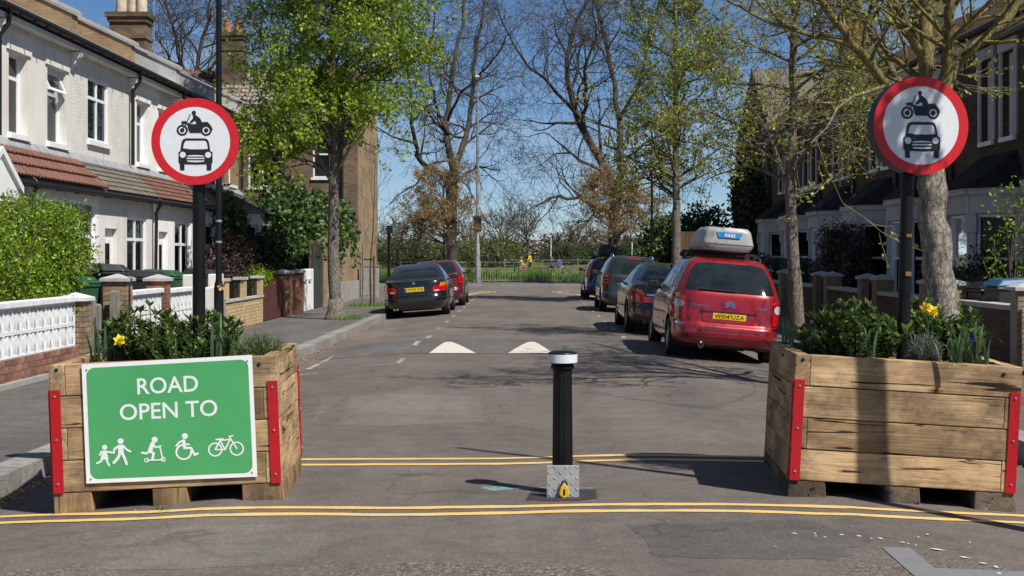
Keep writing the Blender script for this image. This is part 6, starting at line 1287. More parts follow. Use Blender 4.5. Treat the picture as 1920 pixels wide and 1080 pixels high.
# ------------------------------------------------------------ trees and plants
class Tree:
    def __init__(s, seed): s.r = random.Random(seed); s.mb = MB(); s.tw = MB(); s.tips = []; s.n = 0
    def spine(s, pts, r0, r1, sides=8, jit=0.0, sub=4):
        """a limb through given points, smoothed; returns its samples"""
        P = [Vector(p) for p in pts]; out = []
        for i in range(len(P)-1):
            a = P[max(i-1, 0)]; b = P[i]; c = P[i+1]; d = P[min(i+2, len(P)-1)]
            for k in range(sub):
                t = k/sub; out.append(0.5*((2*b)+(c-a)*t+(2*a-5*b+4*c-d)*t*t+(3*b-a-3*c+d)*t*t*t))
        out.append(P[-1]); n = len(out)
        if jit: out = [out[0]]+[p+Vector([s.r.gauss(0, jit) for _ in range(3)]) for p in out[1:]]
        rad = [r0+(r1-r0)*(i/(n-1))**0.85 for i in range(n)]
        rad = [q*(1+s.r.uniform(-0.06, 0.06)) for q in rad]
        s.mb.tube(out, rad, sides); return out, rad
    def branch(s, p, d, L, r, lev, P):
        """wander, taper, fork; P: dict of the kind's habit"""
        rr = s.r; n = 3 if lev >= P['lev']-1 else 5; pts = [Vector(p)]; d = Vector(d).normalized(); st = L/n
        for i in range(n):
            d = (d+Vector((rr.gauss(0, 1), rr.gauss(0, 1), rr.gauss(0, 1)))*P['wander']+Vector((0, 0, P['up'] if lev < P['lev']-1 else P.get('uptip', P['up'])))).normalized()
            pts.append(pts[-1]+d*st)
        rad = [max(P['rmin'], r*(1-0.72*i/n)) for i in range(n+1)]
        (s.mb if r > P['rmin']*2.2 else s.tw).tube(pts, rad, 6 if r > 0.05 else (4 if r > 0.02 else 3), cap=False)
        if lev >= P['lev']:
            s.tips += [pts[-1], pts[-2], (pts[-1]+pts[-2])/2, pts[1]]; return
        k = P['kids'][min(lev, len(P['kids'])-1)]; k = k if isinstance(k, int) else rr.randint(*k)
        for j in range(k):
            t = P.get('from', 0.3)+(1-P.get('from', 0.3))*(j+rr.random()*0.9)/k; q = min(n-1, int(t*n)); f = t*n-q
            pos = pts[q]+(pts[q+1]-pts[q])*f; ax = d.orthogonal().normalized(); ax.rotate(Matrix.Rotation(rr.uniform(0, 6.283), 3, d))
            ang = R(rr.uniform(*P['ang'])); nd = (pts[q+1]-pts[q]).normalized()*math.cos(ang)+ax*math.sin(ang)
            s.branch(pos, nd, L*rr.uniform(*P['ratio']), max(P['rmin'], rad[q]*0.62), lev+1, P)
    def sprout(s, samples, rad, P, t0=0.2, count=8, L=1.5, ang=(35, 70), lev=1, flat=0.0):
        n = len(samples); rr = s.r
        for j in range(count):
            t = t0+(1-t0)*(j+rr.random())/count; i = min(n-2, int(t*(n-1))); d = (samples[i+1]-samples[i]).normalized()
            ax = d.orthogonal().normalized(); ax.rotate(Matrix.Rotation(rr.uniform(0, 6.283), 3, d)); a = R(rr.uniform(*ang)); nd = d*math.cos(a)+ax*math.sin(a)
            s.branch(samples[i], nd, L*(1.15-0.5*t)*rr.uniform(0.75, 1.2), max(P['rmin'], rad[i]*0.5), lev, P)
def leaves(pts, size, spread, per, rng, droop=0.0, aspect=0.62):
    c = np.repeat(np.array([tuple(p) for p in pts]), per, 0); n = len(c); c = c+rng.normal(0, spread, (n, 3))
    a = rng.normal(0, 1, (n, 3)); a[:, 2] -= droop; a /= np.linalg.norm(a, axis=1)[:, None]+1e-9
    b = np.cross(a, rng.normal(0, 1, (n, 3))); b /= np.linalg.norm(b, axis=1)[:, None]+1e-9
    nn = np.cross(a, b); L = size*rng.uniform(0.6, 1.25, (n, 1)); W = L*aspect/2
    v = np.stack([c, c+a*L*0.45+b*W+nn*L*0.08, c+a*L, c+a*L*0.45-b*W+nn*L*0.08], 1).reshape(-1, 3)
    return v, np.arange(4*n).reshape(-1, 4)
def fast(name, v, f, m, parent=None, loc=None):
    me = bpy.data.meshes.new(name); org = ORG[parent.name] if parent else Vector(loc or (0, 0, 0)); v = np.asarray(v)-np.array(org)
    n, k = f.shape; me.vertices.add(len(v)); me.vertices.foreach_set('co', v.ravel()); me.loops.add(n*k); me.loops.foreach_set('vertex_index', f.ravel().astype(np.int32))
    me.polygons.add(n); me.polygons.foreach_set('loop_start', np.arange(0, n*k, k, dtype=np.int32)); me.update(calc_edges=True); me.validate(); me.materials.append(MATS[m])
    o = bpy.data.objects.new(name, me); C.objects.link(o); ORG[o.name] = Vector(org)
    if parent: o.parent = parent
    else: o.location = org
    return o
def finish(t, T, bark, twig, leafm=None, size=0.06, spread=0.06, per=3, seed=1, droop=0.3, keep=1.0):
    t.mb.build('trunk', bark, T, smooth=True, fix=False)
    if t.tw.f: t.tw.build('twigs', twig, T, smooth=True, fix=False)
    if leafm and t.tips:
        tips = t.tips if keep >= 1 else [p for p in t.tips if t.r.random() < keep]
        v, f = leaves(tips, size, spread, per, np.random.default_rng(seed), droop); fast('crown', v, f, leafm, T)
    return T
# -- lime on the left pavement, in full young leaf
LT = thing('lime_tree', 'lime tree in fresh bright green leaf on the left pavement', 'tree', (-4.62, 34.7, PZ))
t = Tree(3); tr, ra = t.spine([(-4.66, 34.7, 0), (-4.68, 34.7, 0.25), (-4.72, 34.72, 2.2), (-4.70, 34.7, 4.0), (-4.75, 34.72, 6.5), (-4.62, 34.7, 9.0), (-4.6, 34.7, 11.2)], 0.20, 0.035, 12, 0.012)
t.mb.lathe([(0.34, -0.05), (0.27, 0.06), (0.21, 0.22), (0.19, 0.5)], (-4.66, 34.7, PZ), 14)
P = dict(lev=4, kids=[5, (4, 6), (3, 5)], wander=0.11, up=0.05, rmin=0.0045, ang=(28, 62), ratio=(0.5, 0.72), uptip=0.0)
t.sprout(tr, ra, P, 0.47, 60, 2.15, (40, 68), 1)
l1, r1 = t.spine([(-4.70, 34.7, 3.3), (-5.05, 34.5, 3.75), (-5.7, 34.3, 3.95), (-6.6, 34.2, 4.2)], 0.06, 0.02, 7); t.sprout(l1, r1, P, 0.5, 3, 0.6, (25, 50), 1)
finish(t, LT, 'bark_slim', 'twig', 'leaf_lime', 0.105, 0.06, 3, 4, 0.6, 1.0)
# -- near tree on the right pavement: stout trunk, mossy limbs fanning out
NT = thing('street_tree', 'stout near right tree with mossy limbs fanning above the sign', 'tree', (5.0, 17.2, PZ))
t = Tree(8); Y = 17.2; A = lambda x, y, dy=0.0: at(x, y, Y+dy)
tr, ra = t.spine([(5.22, 17.2, 0), A(1772, 590), A(1757, 480), A(1748, 400), A(1745, 330), A(1745, 285)], 0.205, 0.155, 14, 0.012)
t.mb.lathe([(0.36, -0.05), (0.28, 0.08), (0.24, 0.3)], (5.22, 17.2, PZ), 14)
PN = dict(lev=4, kids=[(4, 5), (3, 4), (2, 4)], wander=0.16, up=0.06, rmin=0.0042, ang=(28, 65), ratio=(0.45, 0.7))
limbs = [([A(1742, 300), A(1700, 225, -.2), A(1661, 159, -.5), A(1598, 81, -.9), A(1543, 7, -1.3), A(1500, -70, -1.6)], 0.085, 0.03), ([A(1745, 300), A(1728, 200, .2), A(1715, 144, .4), A(1654, 89, .9), A(1617, 33, 1.2), A(1585, -60, 1.5)], 0.065, 0.025),
         ([A(1745, 300), A(1741, 144, -.1), A(1710, 67, -.3), A(1676, 0, -.4), A(1640, -120, -.6)], 0.08, 0.035), ([A(1745, 300), A(1738, 144, .3), A(1736, 37, .5), A(1739, -40, .6), A(1750, -220, .8)], 0.12, 0.05),
         ([A(1748, 300), A(1773, 148, -.1), A(1780, 74, -.2), A(1782, -20, -.3), A(1800, -200, -.3)], 0.10, 0.045), ([A(1748, 300), A(1769, 190, .1), A(1795, 120, .2), A(1824, 89, .2), A(1880, 44, .3), A(1930, -20, .4), A(1990, -90, .5)], 0.085, 0.035),
         ([A(1742, 290), A(1705, 190, 1.0), A(1668, 120, 2.0), A(1620, 40, 3.0), A(1600, -100, 4)], 0.06, 0.025)]
for pts, a, b in limbs:
    sp, sr = t.spine(pts, a, b, 9, 0.008); t.sprout(sp, sr, PN, 0.4, 9, 1.7, (30, 70), 1)
sp, sr = t.spine([A(1600, 85, -.9), A(1540, 68, -1.1), A(1470, 50, -1.3), A(1402, 22, -1.5), A(1350, -10, -1.7)], 0.035, 0.012, 6, 0.008); t.sprout(sp, sr, PN, 0.2, 8, 1.1, (30, 70), 2)
finish(t, NT, 'bark_near', 'bark_moss', 'leaf_young', 0.06, 0.04, 2, 5, 0.2, 0.5)
# -- second tree on the right
ST = thing('street_tree', 'slim second tree on the right with sparse opening leaves', 'tree', (5.05, 26.6, PZ))
t = Tree(21); A = lambda x, y, dy=0.0: at(x, y, 26.6+dy)
tr, ra = t.spine([(5.1, 26.6, 0), A(1497, 620), A(1489, 500), A(1483, 400), A(1483, 320), A(1488, 200), A(1487, 90), A(1490, -20), A(1492, -190)], 0.155, 0.04, 12, 0.008)
PS = dict(lev=4, kids=[(4, 6), (3, 5), (3, 4)], wander=0.15, up=0.04, rmin=0.0048, ang=(30, 68), ratio=(0.5, 0.72), uptip=-0.02)
sp, sr = t.spine([A(1480, 352), A(1466, 318), A(1452, 278), A(1432, 235), A(1400, 190)], 0.05, 0.02, 7); t.sprout(sp, sr, PS, 0.35, 7, 1.0, (30, 70), 2)
t.sprout(tr, ra, PS, 0.44, 34, 1.75, (45, 82), 1)
finish(t, ST, 'bark_slim', 'bark_moss', 'leaf_young', 0.07, 0.05, 2, 6, 0.2, 0.7)
# -- third tree on the right
TT = thing('street_tree', 'third right tree behind the parked saloon, lightly leafed', 'tree', (5.0, 47.6, PZ))
t = Tree(33); A = lambda x, y, dy=0.0: at(x, y, 47.6+dy)
tr, ra = t.spine([(5.0, 47.6, 0), A(1269, 480), A(1268, 400), A(1268, 335), A(1266, 220), A(1268, 110), A(1266, 0), A(1268, -120)], 0.19, 0.04, 10, 0.015)
PT = dict(lev=4, kids=[(4, 6), (4, 5), (3, 4)], wander=0.13, up=0.05, rmin=0.007, ang=(30, 64), ratio=(0.5, 0.72), uptip=-0.03)
t.sprout(tr, ra, PT, 0.36, 46, 1.95, (42, 78), 1)
finish(t, TT, 'bark_slim', 'bark_moss', 'leaf_young', 0.10, 0.07, 3, 7, 0.3, 0.75)
# -- tree just out of frame on the right, whose trunk shades the planter
OT = thing('street_tree', 'tree beyond the right edge whose trunk shadow crosses the right planter', 'tree', (3.44, 8.3, 0))
t = Tree(40); tr, ra = t.spine([(3.44, 8.3, -0.1), (3.46, 8.3, 1.5), (3.44, 8.32, 3.0), (3.36, 8.36, 4.5), (3.2, 8.45, 6.1)], 0.095, 0.03, 10, 0.004)
sp, sr = t.spine([(3.45, 8.3, 3.0), (3.8, 8.2, 3.8), (4.3, 8.25, 4.9), (4.7, 8.3, 5.8)], 0.05, 0.02, 7); t.sprout(sp, sr, PN, 0.35, 7, 0.45, (30, 70), 2)
finish(t, OT, 'bark_grey', 'bark_moss', 'leaf_young', 0.08, 0.07, 3, 9)
# -- great bare planes at the park edge
PB = dict(lev=5, kids=[(4, 5), (4, 5), (3, 5), (3, 4)], wander=0.2, up=0.03, rmin=0.009, ang=(25, 65), ratio=(0.48, 0.74), uptip=-0.10)
def plane(label, base, trunk, limbs, seed, Lb):
    T = thing('plane_tree', label, 'tree', base); t = Tree(seed); Yb = base[1]
    A = lambda q: at(q[0], q[1], Yb+(q[2] if len(q) > 2 else 0))
    t.spine([A(q) for q in trunk], 0.42, 0.30, 12, 0.02)
    for pts, a, b, cnt in limbs:
        sp, sr = t.spine([A(q) for q in pts], a, b, 8, 0.05); t.sprout(sp, sr, PB, 0.2, cnt, Lb, (30, 75), 2)
    t.mb.build('trunk', 'bark_dark', T, smooth=True, fix=False); t.tw.build('twigs', 'bark_dark', T, smooth=True, fix=False); return T
plane('big bare tree left of the tall lamp column', (-4.3, 82, 0), [(846, 532), (845, 470), (846, 400), (848, 330)],
      [([(846, 345), (815, 318, -1), (788, 300, -2), (776, 250, -3), (768, 150, -4), (740, 40, -5), (720, -60, -6)], 0.20, 0.05, 13), ([(848, 330), (842, 270), (838, 226, 1), (852, 120, 1), (868, 20, 2), (872, -80, 2)], 0.24, 0.07, 15), ([(850, 330), (866, 280, 1), (878, 230, 2), (890, 130, 3), (905, 20, 3), (925, -70, 4)], 0.22, 0.06, 15),
       ([(840, 225), (862, 180, -2), (888, 150, -3), (925, 110, -4), (955, 60, -5)], 0.10, 0.04, 10), ([(846, 350), (880, 322, 2), (905, 312, 3), (935, 318, 4)], 0.11, 0.03, 9), ([(842, 250), (815, 190, 2), (805, 110, 3), (818, 10, 4)], 0.12, 0.04, 10)], 51, 3.3)
plane('big bare forked tree right of centre with a low drooping bough', (4.7, 80, 0), [(1152, 535), (1152, 470), (1152, 400), (1150, 345)],
      [([(1150, 350), (1135, 322), (1087, 230, 1), (1065, 148, 1), (1069, 74, 2), (1102, 0, 2), (1125, -80, 2)], 0.28, 0.06, 17), ([(1084, 222), (1028, 155, -2), (991, 122, -3), (954, 67, -4), (930, 0, -5)], 0.11, 0.03, 12), ([(1154, 350), (1165, 322), (1161, 222, 2), (1139, 96, 3), (1117, 0, 3), (1100, -80, 3)], 0.24, 0.06, 16),
       ([(1150, 400), (1121, 389, -1), (1087, 374, -2), (1039, 370, -3), (1006, 389, -4)], 0.14, 0.05, 13), ([(1158, 375), (1176, 359, 1), (1198, 333, 2), (1217, 318, 3), (1250, 290, 4)], 0.14, 0.04, 11), ([(1090, 238), (1098, 180, -1), (1098, 118, -2), (1117, 74, -2), (1110, -20, -3)], 0.14, 0.04, 11), ([(1160, 230), (1195, 160, -2), (1215, 80, -3), (1240, -20, -4)], 0.12, 0.04, 11)], 52, 3.5)
t5 = plane('bare tree rising behind the left terrace chimneys', (-17.5, 74, 0), [(357, 520), (357, 300), (360, 180)],
      [([(358, 200), (340, 120), (322, 40), (300, -60)], 0.16, 0.04, 13), ([(360, 200), (372, 110), (392, 20), (410, -80)], 0.16, 0.04, 13), ([(358, 180), (400, 120, 1), (440, 70, 2), (470, 10, 2)], 0.12, 0.03, 12), ([(356, 180), (318, 110, -1), (290, 60, -1)], 0.10, 0.03, 9)], 53, 2.9)
plane('bare tree rising behind the shaded right terrace', (22.5, 76, 0), [(1777, 520), (1700, 250), (1660, 180)], [([(1660, 200), (1600, 80), (1560, -20)], 0.16, 0.04, 12), ([(1665, 200), (1660, 60), (1690, -60)], 0.16, 0.04, 12), ([(1650, 160), (1560, 130), (1490, 60), (1440, 20)], 0.14, 0.04, 14)], 54, 2.9)
# -- small copper-leaved trees at the corners
def copper(label, x, y, cz, seed, rx, rz):
    T = thing('copper_tree', label, 'tree', (x, y, 0.1)); t = Tree(seed)
    tr, ra = t.spine([(x, y, 0), (x+0.05, y, 1.8), (x, y, 3.2), (x, y, cz+rz)], 0.16, 0.04, 9, 0.02)
    PC = dict(lev=4, kids=[(4, 6), (4, 5), (3, 4)], wander=0.09, up=0.0, rmin=0.009, ang=(30, 65), ratio=(0.5, 0.7))
    t.sprout(tr, ra, PC, 0.46, 30, rx, (42, 66), 1); return finish(t, T, 'bark_dark', 'twig', 'leaf_copper', 0.085, 0.05, 3, seed, 0.2, 0.9)
copper('copper leaved small tree in front of the left plane', -4.35, 74.5, 4.0, 61, 2.0, 1.5)
copper('copper leaved small tree in front of the right plane', 4.55, 74.0, 4.0, 62, 2.05, 1.5)
# -- staked sapling on the left pavement
SA = thing('sapling', 'leafless staked sapling beyond the lime tree', 'tree', (-4.8, 43.6, PZ)); t = Tree(70)
tr, ra = t.spine([(-4.8, 43.6, 0), (-4.78, 43.6, 1.5), (-4.7, 43.6, 3.0), (-4.65, 43.6, 4.6)], 0.03, 0.008, 7, 0.01)
t.sprout(tr, ra, dict(lev=3, kids=[3, 3], wander=0.1, up=0.08, rmin=0.006, ang=(20, 45), ratio=(0.5, 0.7)), 0.35, 9, 1.4, (20, 45), 2); finish(t, SA, 'bark_dark', 'twig')
for dx in (-0.22, 0.12):
    mb = MB(); mb.tube([(-4.8+dx, 43.55, 0), (-4.8+dx, 43.55, 1.9 if dx < 0 else 1.55)], 0.035, 8); mb.build('stake', 'timber_grey' if dx < 0 else 'timber_fence', SA)
mb = MB(); mb.tube([(-5.02, 43.55, 1.45), (-4.68, 43.55, 1.45)], 0.02, 6); mb.build('tie', 'black_plastic', SA)

# ------------------------------------------------------------ hedges, ivy and shrubs
def blob_points(c, r, n, rng, shell=0.72, lump=0.18, zmin=None):
    """points in the outer layer of a lumpy mound"""
    d = rng.normal(0, 1, (n, 3)); d /= np.linalg.norm(d, axis=1)[:, None]
    f = 1+lump*(np.sin(d[:, 0]*5+c[0]*3)*np.sin(d[:, 1]*6+1)+0.6*np.sin(d[:, 2]*9+c[1])+0.5*np.sin((d[:, 0]+d[:, 1])*13))
    k = (shell+(1-shell)*rng.random(n)**0.6)*f; p = np.array(c)+d*np.array(r)*k[:, None]
    if zmin is not None: p = p[p[:, 2] > zmin]
    return p
def shrub(name, label, cat, blobs, leafm, size, n, seed, stems=8, zmin=None, aspect=0.5, droop=-0.2, group=None, core=None, stemm='twig'):
    rng = np.random.default_rng(seed); b0 = blobs[0]; base = (b0[0][0], b0[0][1], zmin or PZ); T = thing(name, label, cat, base, group=group); pts = []
    tot = sum(b[1][0]*b[1][1] for b in blobs)
    for c, r in blobs: pts.append(blob_points(c, r, int(n*r[0]*r[1]/tot), rng, 0.45 if core is None else 0.72, zmin=zmin))
    pts = np.concatenate(pts); v, f = leaves(pts, size, size*0.3, 2, rng, droop, aspect); fast('foliage', v, f, leafm, T)
    mb = MB(); rr = random.Random(seed)
    for c, r in blobs:
        for k in range(stems):
            q = Vector((c[0]+rr.gauss(0, r[0]*0.5), c[1]+rr.gauss(0, r[1]*0.5), c[2]+r[2]*rr.uniform(-0.1, 0.8))); b = Vector((c[0]+rr.gauss(0, 0.1), c[1]+rr.gauss(0, 0.1), base[2])); mb.tube([b, (b+q)/2+Vector((rr.gauss(0, 0.05), rr.gauss(0, 0.05), 0.1)), q], [0.016, 0.011, 0.005], 5)
    mb.build('stems', stemm, T, fix=False)
    return T
shrub('hedge', 'clipped yellow-green hedge bulging over the white wall at left', 'hedge', [((-7.2, 20.2, 1.45), (0.85, 1.2, 1.0)), ((-7.25, 18.3, 1.35), (0.8, 1.2, 0.95)), ((-6.95, 21.0, 1.7), (0.55, 0.6, 0.72)), ((-7.2, 19.3, 0.8), (0.8, 2.2, 0.8))], 'leaf_hedge', 0.055, 46000, 81, zmin=0.1)
shrub('ivy', 'mass of ivy spilling over the left garden wall below the end house', 'ivy', [((-7.0, 46.0, 2.2), (1.0, 4.4, 1.5)), ((-6.9, 50.5, 2.1), (0.85, 2.6, 1.2)), ((-7.3, 42.0, 2.2), (1.1, 2.8, 1.5)), ((-8.2, 38.0, 1.9), (0.8, 1.6, 1.3))], 'leaf_ivy', 0.15, 17000, 82, zmin=0.35, aspect=0.75)
shrub('shrub', 'dark conifer-like shrub in front of the ivy', 'shrub', [((-7.1, 38.4, 1.15), (0.7, 1.2, 0.95))], 'leaf_dark', 0.09, 7000, 83, zmin=0.2)
shrub('shrub', 'brownish leaved shrub above the yellow brick wall', 'shrub', [((-7.3, 35.0, 1.25), (0.65, 1.2, 0.9)), ((-7.2, 33.2, 1.0), (0.5, 0.8, 0.6))], 'leaf_purple', 0.085, 5500, 84, zmin=0.2)
shrub('shrub', 'low green shrub topping the dark red timber fence', 'shrub', [((-6.7, 35.2, 0.95), (0.45, 1.0, 0.4))], 'leaf_lime', 0.07, 1500, 85, zmin=0.2)
shrub('shrub', 'purple leaved shrub in the shade below the bays', 'shrub', [((7.65, 34.3, 1.4), (0.7, 1.2, 1.05))], 'leaf_purple', 0.085, 3800, 86, zmin=0.2)
shrub('shrub', 'thin young shrub with lime leaves at the right edge', 'shrub', [((7.5, 21.9, 1.5), (0.45, 0.55, 1.4))], 'leaf_lime', 0.075, 420, 87, zmin=0.2, stems=10)
shrub('shrub', 'dark hedge behind the wall at the right edge', 'hedge', [((7.6, 23.3, 0.95), (0.6, 1.3, 0.75))], 'leaf_dark', 0.08, 2600, 88, zmin=0.2)
shrub('shrub', 'low dark shrub behind the shaded wall just right of the slim trunk', 'shrub', [((7.6, 40.2, 0.9), (0.6, 1.6, 0.7))], 'leaf_dark', 0.09, 1500, 89, zmin=0.2)
shrub('shrub', 'low dark shrub behind the shaded wall left of the slim trunk', 'shrub', [((7.6, 44.8, 0.9), (0.6, 1.6, 0.7))], 'leaf_dark', 0.09, 1500, 92, zmin=0.2)
shrub('laurel', 'rounded glossy green laurel beside the slim far lamp column', 'shrub', [((6.0, 58.0, 1.6), (1.5, 1.3, 1.6)), ((7.2, 57.5, 1.8), (1.2, 1.0, 1.7))], 'leaf_ivy', 0.17, 7000, 90, zmin=0.1, aspect=0.7)
shrub('ivy', 'dark ivy climbing the flank of the pebble dashed end house', 'ivy', [((8.7, 56.0, 3.2), (0.5, 2.6, 3.2)), ((8.6, 53.4, 2.4), (0.55, 1.0, 2.3))], 'leaf_dark', 0.17, 6500, 91, zmin=0.1, aspect=0.7)
# tufts at tree feet and leaf litter in the gutter
def tuft(label, x, y, r, n, seed, m='grass', h=0.14, z=PZ):
    rng = np.random.default_rng(seed); a = rng.uniform(0, 6.283, n); d = r*np.sqrt(rng.random(n)); c = np.stack([x+d*np.cos(a), y+d*np.sin(a), np.full(n, z)], 1)
    b = rng.normal(0, 1, (n, 3))*[1, 1, 0]; b /= np.linalg.norm(b, axis=1)[:, None]; top = c+np.stack([rng.normal(0, h*0.35, n), rng.normal(0, h*0.35, n), h*rng.uniform(0.4, 1.2, n)], 1)
    v = np.stack([c-b*0.006, c+b*0.006, top], 1).reshape(-1, 3); o = fast('weeds', v, np.arange(3*n).reshape(-1, 3), m, loc=(x, y, z)); props(o, label, 'weeds', kind='stuff'); return o
tuft('weeds round the foot of the lime trunk', -4.45, 34.6, 0.42, 500, 1); tuft('weeds round the staked sapling', -4.75, 43.6, 0.75, 700, 2); tuft('weed growing through the yellow lines', -2.28, 8.93, 0.05, 26, 3, 'leaf_shrub', h=0.025, z=0.0)
rng = np.random.default_rng(12); n = 5200; yy = 7.6+46*rng.random(n)**1.6; xx = -3.74+np.abs(rng.normal(0, 0.10, n))+0.02
ok = (xx > -3.74) & (np.sin(yy*1.3)+rng.normal(0, 0.8, n) > -0.6); xx, yy = xx[ok], yy[ok]; zz = np.array([gz(a, b) for a, b in zip(xx, yy)])+0.008
v, f = leaves(np.stack([xx, yy, zz], 1), 0.035, 0.004, 1, rng, 0, 0.7); v[:, 2] = np.repeat(zz, 4)+np.abs(v[:, 2]-np.repeat(zz, 4))*0.35
props(fast('leaf_litter', v, f, 'litter', loc=(-3.6, 8, -0.1)), 'dry tan leaf litter along the left gutter', 'leaf litter', kind='stuff')
n = 420; xx = rng.uniform(-3.2, 3.6, n); yy = 5.9+16*rng.random(n)**2.0; zz = np.array([gz(a, b) for a, b in zip(xx, yy)])+0.007
v, f = leaves(np.stack([xx, yy, zz], 1), 0.022, 0.002, 1, rng, 0, 0.6); v[:, 2] = np.repeat(zz, 4)+np.abs(v[:, 2]-np.repeat(zz, 4))*0.3
props(fast('road_litter', v, f, 'litter', loc=(0, 8, 0)), 'scattered dry leaf scraps and grit on the carriageway', 'leaf litter', kind='stuff')
n = 900; yy = 9.0+20*rng.random(n)**1.5; xx = 4.17-np.abs(rng.normal(0, 0.08, n))-0.02; zz = np.array([gz(a, b) for a, b in zip(xx, yy)])+0.008
v, f = leaves(np.stack([xx, yy, zz], 1), 0.035, 0.004, 1, rng, 0, 0.7); v[:, 2] = np.repeat(zz, 4)+np.abs(v[:, 2]-np.repeat(zz, 4))*0.35
props(fast('leaf_litter', v, f, 'litter', loc=(4.1, 9, -0.1)), 'dry tan leaf litter along the right gutter', 'leaf litter', kind='stuff')

# ------------------------------------------------------------ what grows in the planters
def bushy(label, x, y, r, h, leafm, size, n, seed, aspect=0.38, z0=0.84):
    """upright leafy stems, leaves in pairs along each"""
    T = thing('shrub', label, 'shrub', (x, y, z0)); rr = random.Random(seed); mb = MB(); pts = []; dirs = []
    for k in range(n):
        a = rr.uniform(0, 6.283); q = r*math.sqrt(rr.random()); top = Vector((x+q*math.cos(a)*1.1, y+q*math.sin(a), z0+h*rr.uniform(0.55, 1.0)*(1-0.45*(q/r)**2))); b = Vector((x+q*math.cos(a)*0.5, y+q*math.sin(a)*0.5, z0))
        mid = (b+top)/2+Vector((math.cos(a), math.sin(a), 0))*0.02; mb.tube([b, mid, top], [0.006, 0.005, 0.003], 4)
        m = int(h*26)
        for i in range(m):
            t = 0.25+0.75*i/m; p = (b*(1-t)+top*t); an = a+i*2.4+rr.uniform(-.4, .4); pts.append(p); dirs.append((math.cos(an), math.sin(an), rr.uniform(0.1, 0.9)))
        for i in range(5): an = i*1.257+rr.random(); pts.append(top); dirs.append((math.cos(an)*0.7, math.sin(an)*0.7, 0.9))
    mb.build('stems', 'leaf_shrub', T, fix=False)
    c = np.array([tuple(p) for p in pts]); a = np.array(dirs); a /= np.linalg.norm(a, axis=1)[:, None]; rg = np.random.default_rng(seed); m = len(c)
    side = np.cross(a, np.array([0, 0, 1.0])); side /= np.linalg.norm(side, axis=1)[:, None]+1e-9; nn = np.cross(side, a); L = size*rg.uniform(0.6, 1.2, (m, 1)); W = L*aspect/2
    v = np.stack([c, c+a*L*0.4+side*W+nn*L*0.05, c+a*L-nn*L*0.12, c+a*L*0.4-side*W+nn*L*0.05], 1).reshape(-1, 3); fast('foliage', v, np.arange(4*m).reshape(-1, 4), leafm, T); return T
def strap(label, x, y, n, h, seed, flower=0, z0=0.84, fl='petal', spread=0.3, cat='flower', name='daffodil', bend=None):
    T = thing(name, label, cat, (x, y, z0)); rr = random.Random(seed)
    for k in range(n):
        a = rr.uniform(0, 6.283); L = h*rr.uniform(0.6, 1.1); lean = rr.uniform(0.1, spread)*L; w = 0.011*rr.uniform(0.7, 1.2); mb = MB(); bx, by = x+rr.gauss(0, 0.03), y+rr.gauss(0, 0.03); prev = None; fold = rr.random() < 0.3
        for i in range(8):
            t = i/7; p = Vector((bx+math.cos(a)*lean*t*t, by+math.sin(a)*lean*t*t, z0+L*(t-(0.25*t**4 if not fold else 0.6*t**4)))); s_ = Vector((-math.sin(a), math.cos(a), 0))*w*(1-t**3)+Vector((0.0005, 0, 0)); cur = (p-s_, p+s_)
            if prev: mb.face([prev[0], prev[1], cur[1], cur[0]])
            prev = cur
        mb.build('leaf', 'leaf_strap', T, smooth=True, fix=False)
    for k in range(flower):
        a = rr.uniform(3.6, 5.8); q = 0.06+0.06*k; hx, hy, hz_ = (bend[k] if bend else (x+math.cos(a)*q, y+math.sin(a)*q*0.6, z0+h*rr.uniform(0.55, 0.7)))
        mb = MB(); mb.tube([(x+rr.gauss(0, 0.01), y, z0), ((x+hx)/2, (y+hy)/2, z0+(hz_-z0)*0.65), (hx, hy+0.03, hz_+0.01), (hx, hy, hz_)], 0.0045, 6); mb.build('stalk', 'leaf_strap', T, fix=False)
        mb = MB(); d = Vector((rr.gauss(0, 0.4), -1, 0.15)).normalized(); u = d.orthogonal().normalized(); w = d.cross(u); c = Vector((hx, hy, hz_))
        for j in range(6):
            an = j*math.pi/3; e = u*math.cos(an)+w*math.sin(an); s_ = d.cross(e); mb.face([c, c+e*0.025+s_*0.016+d*0.004, c+e*0.046-d*0.004, c+e*0.025-s_*0.016+d*0.004])
        N = 12; ring = lambda r, o: [c+d*o+(u*math.cos(2*math.pi*j/N)+w*math.sin(2*math.pi*j/N))*r for j in range(N)]; r0, r1 = ring(0.012, 0.0), ring(0.020, 0.03)
        for j in range(N): mb.face([r0[j], r0[(j+1) % N], r1[(j+1) % N], r1[j]])
        mb.build('flower', fl, T, fix=False)
    return T
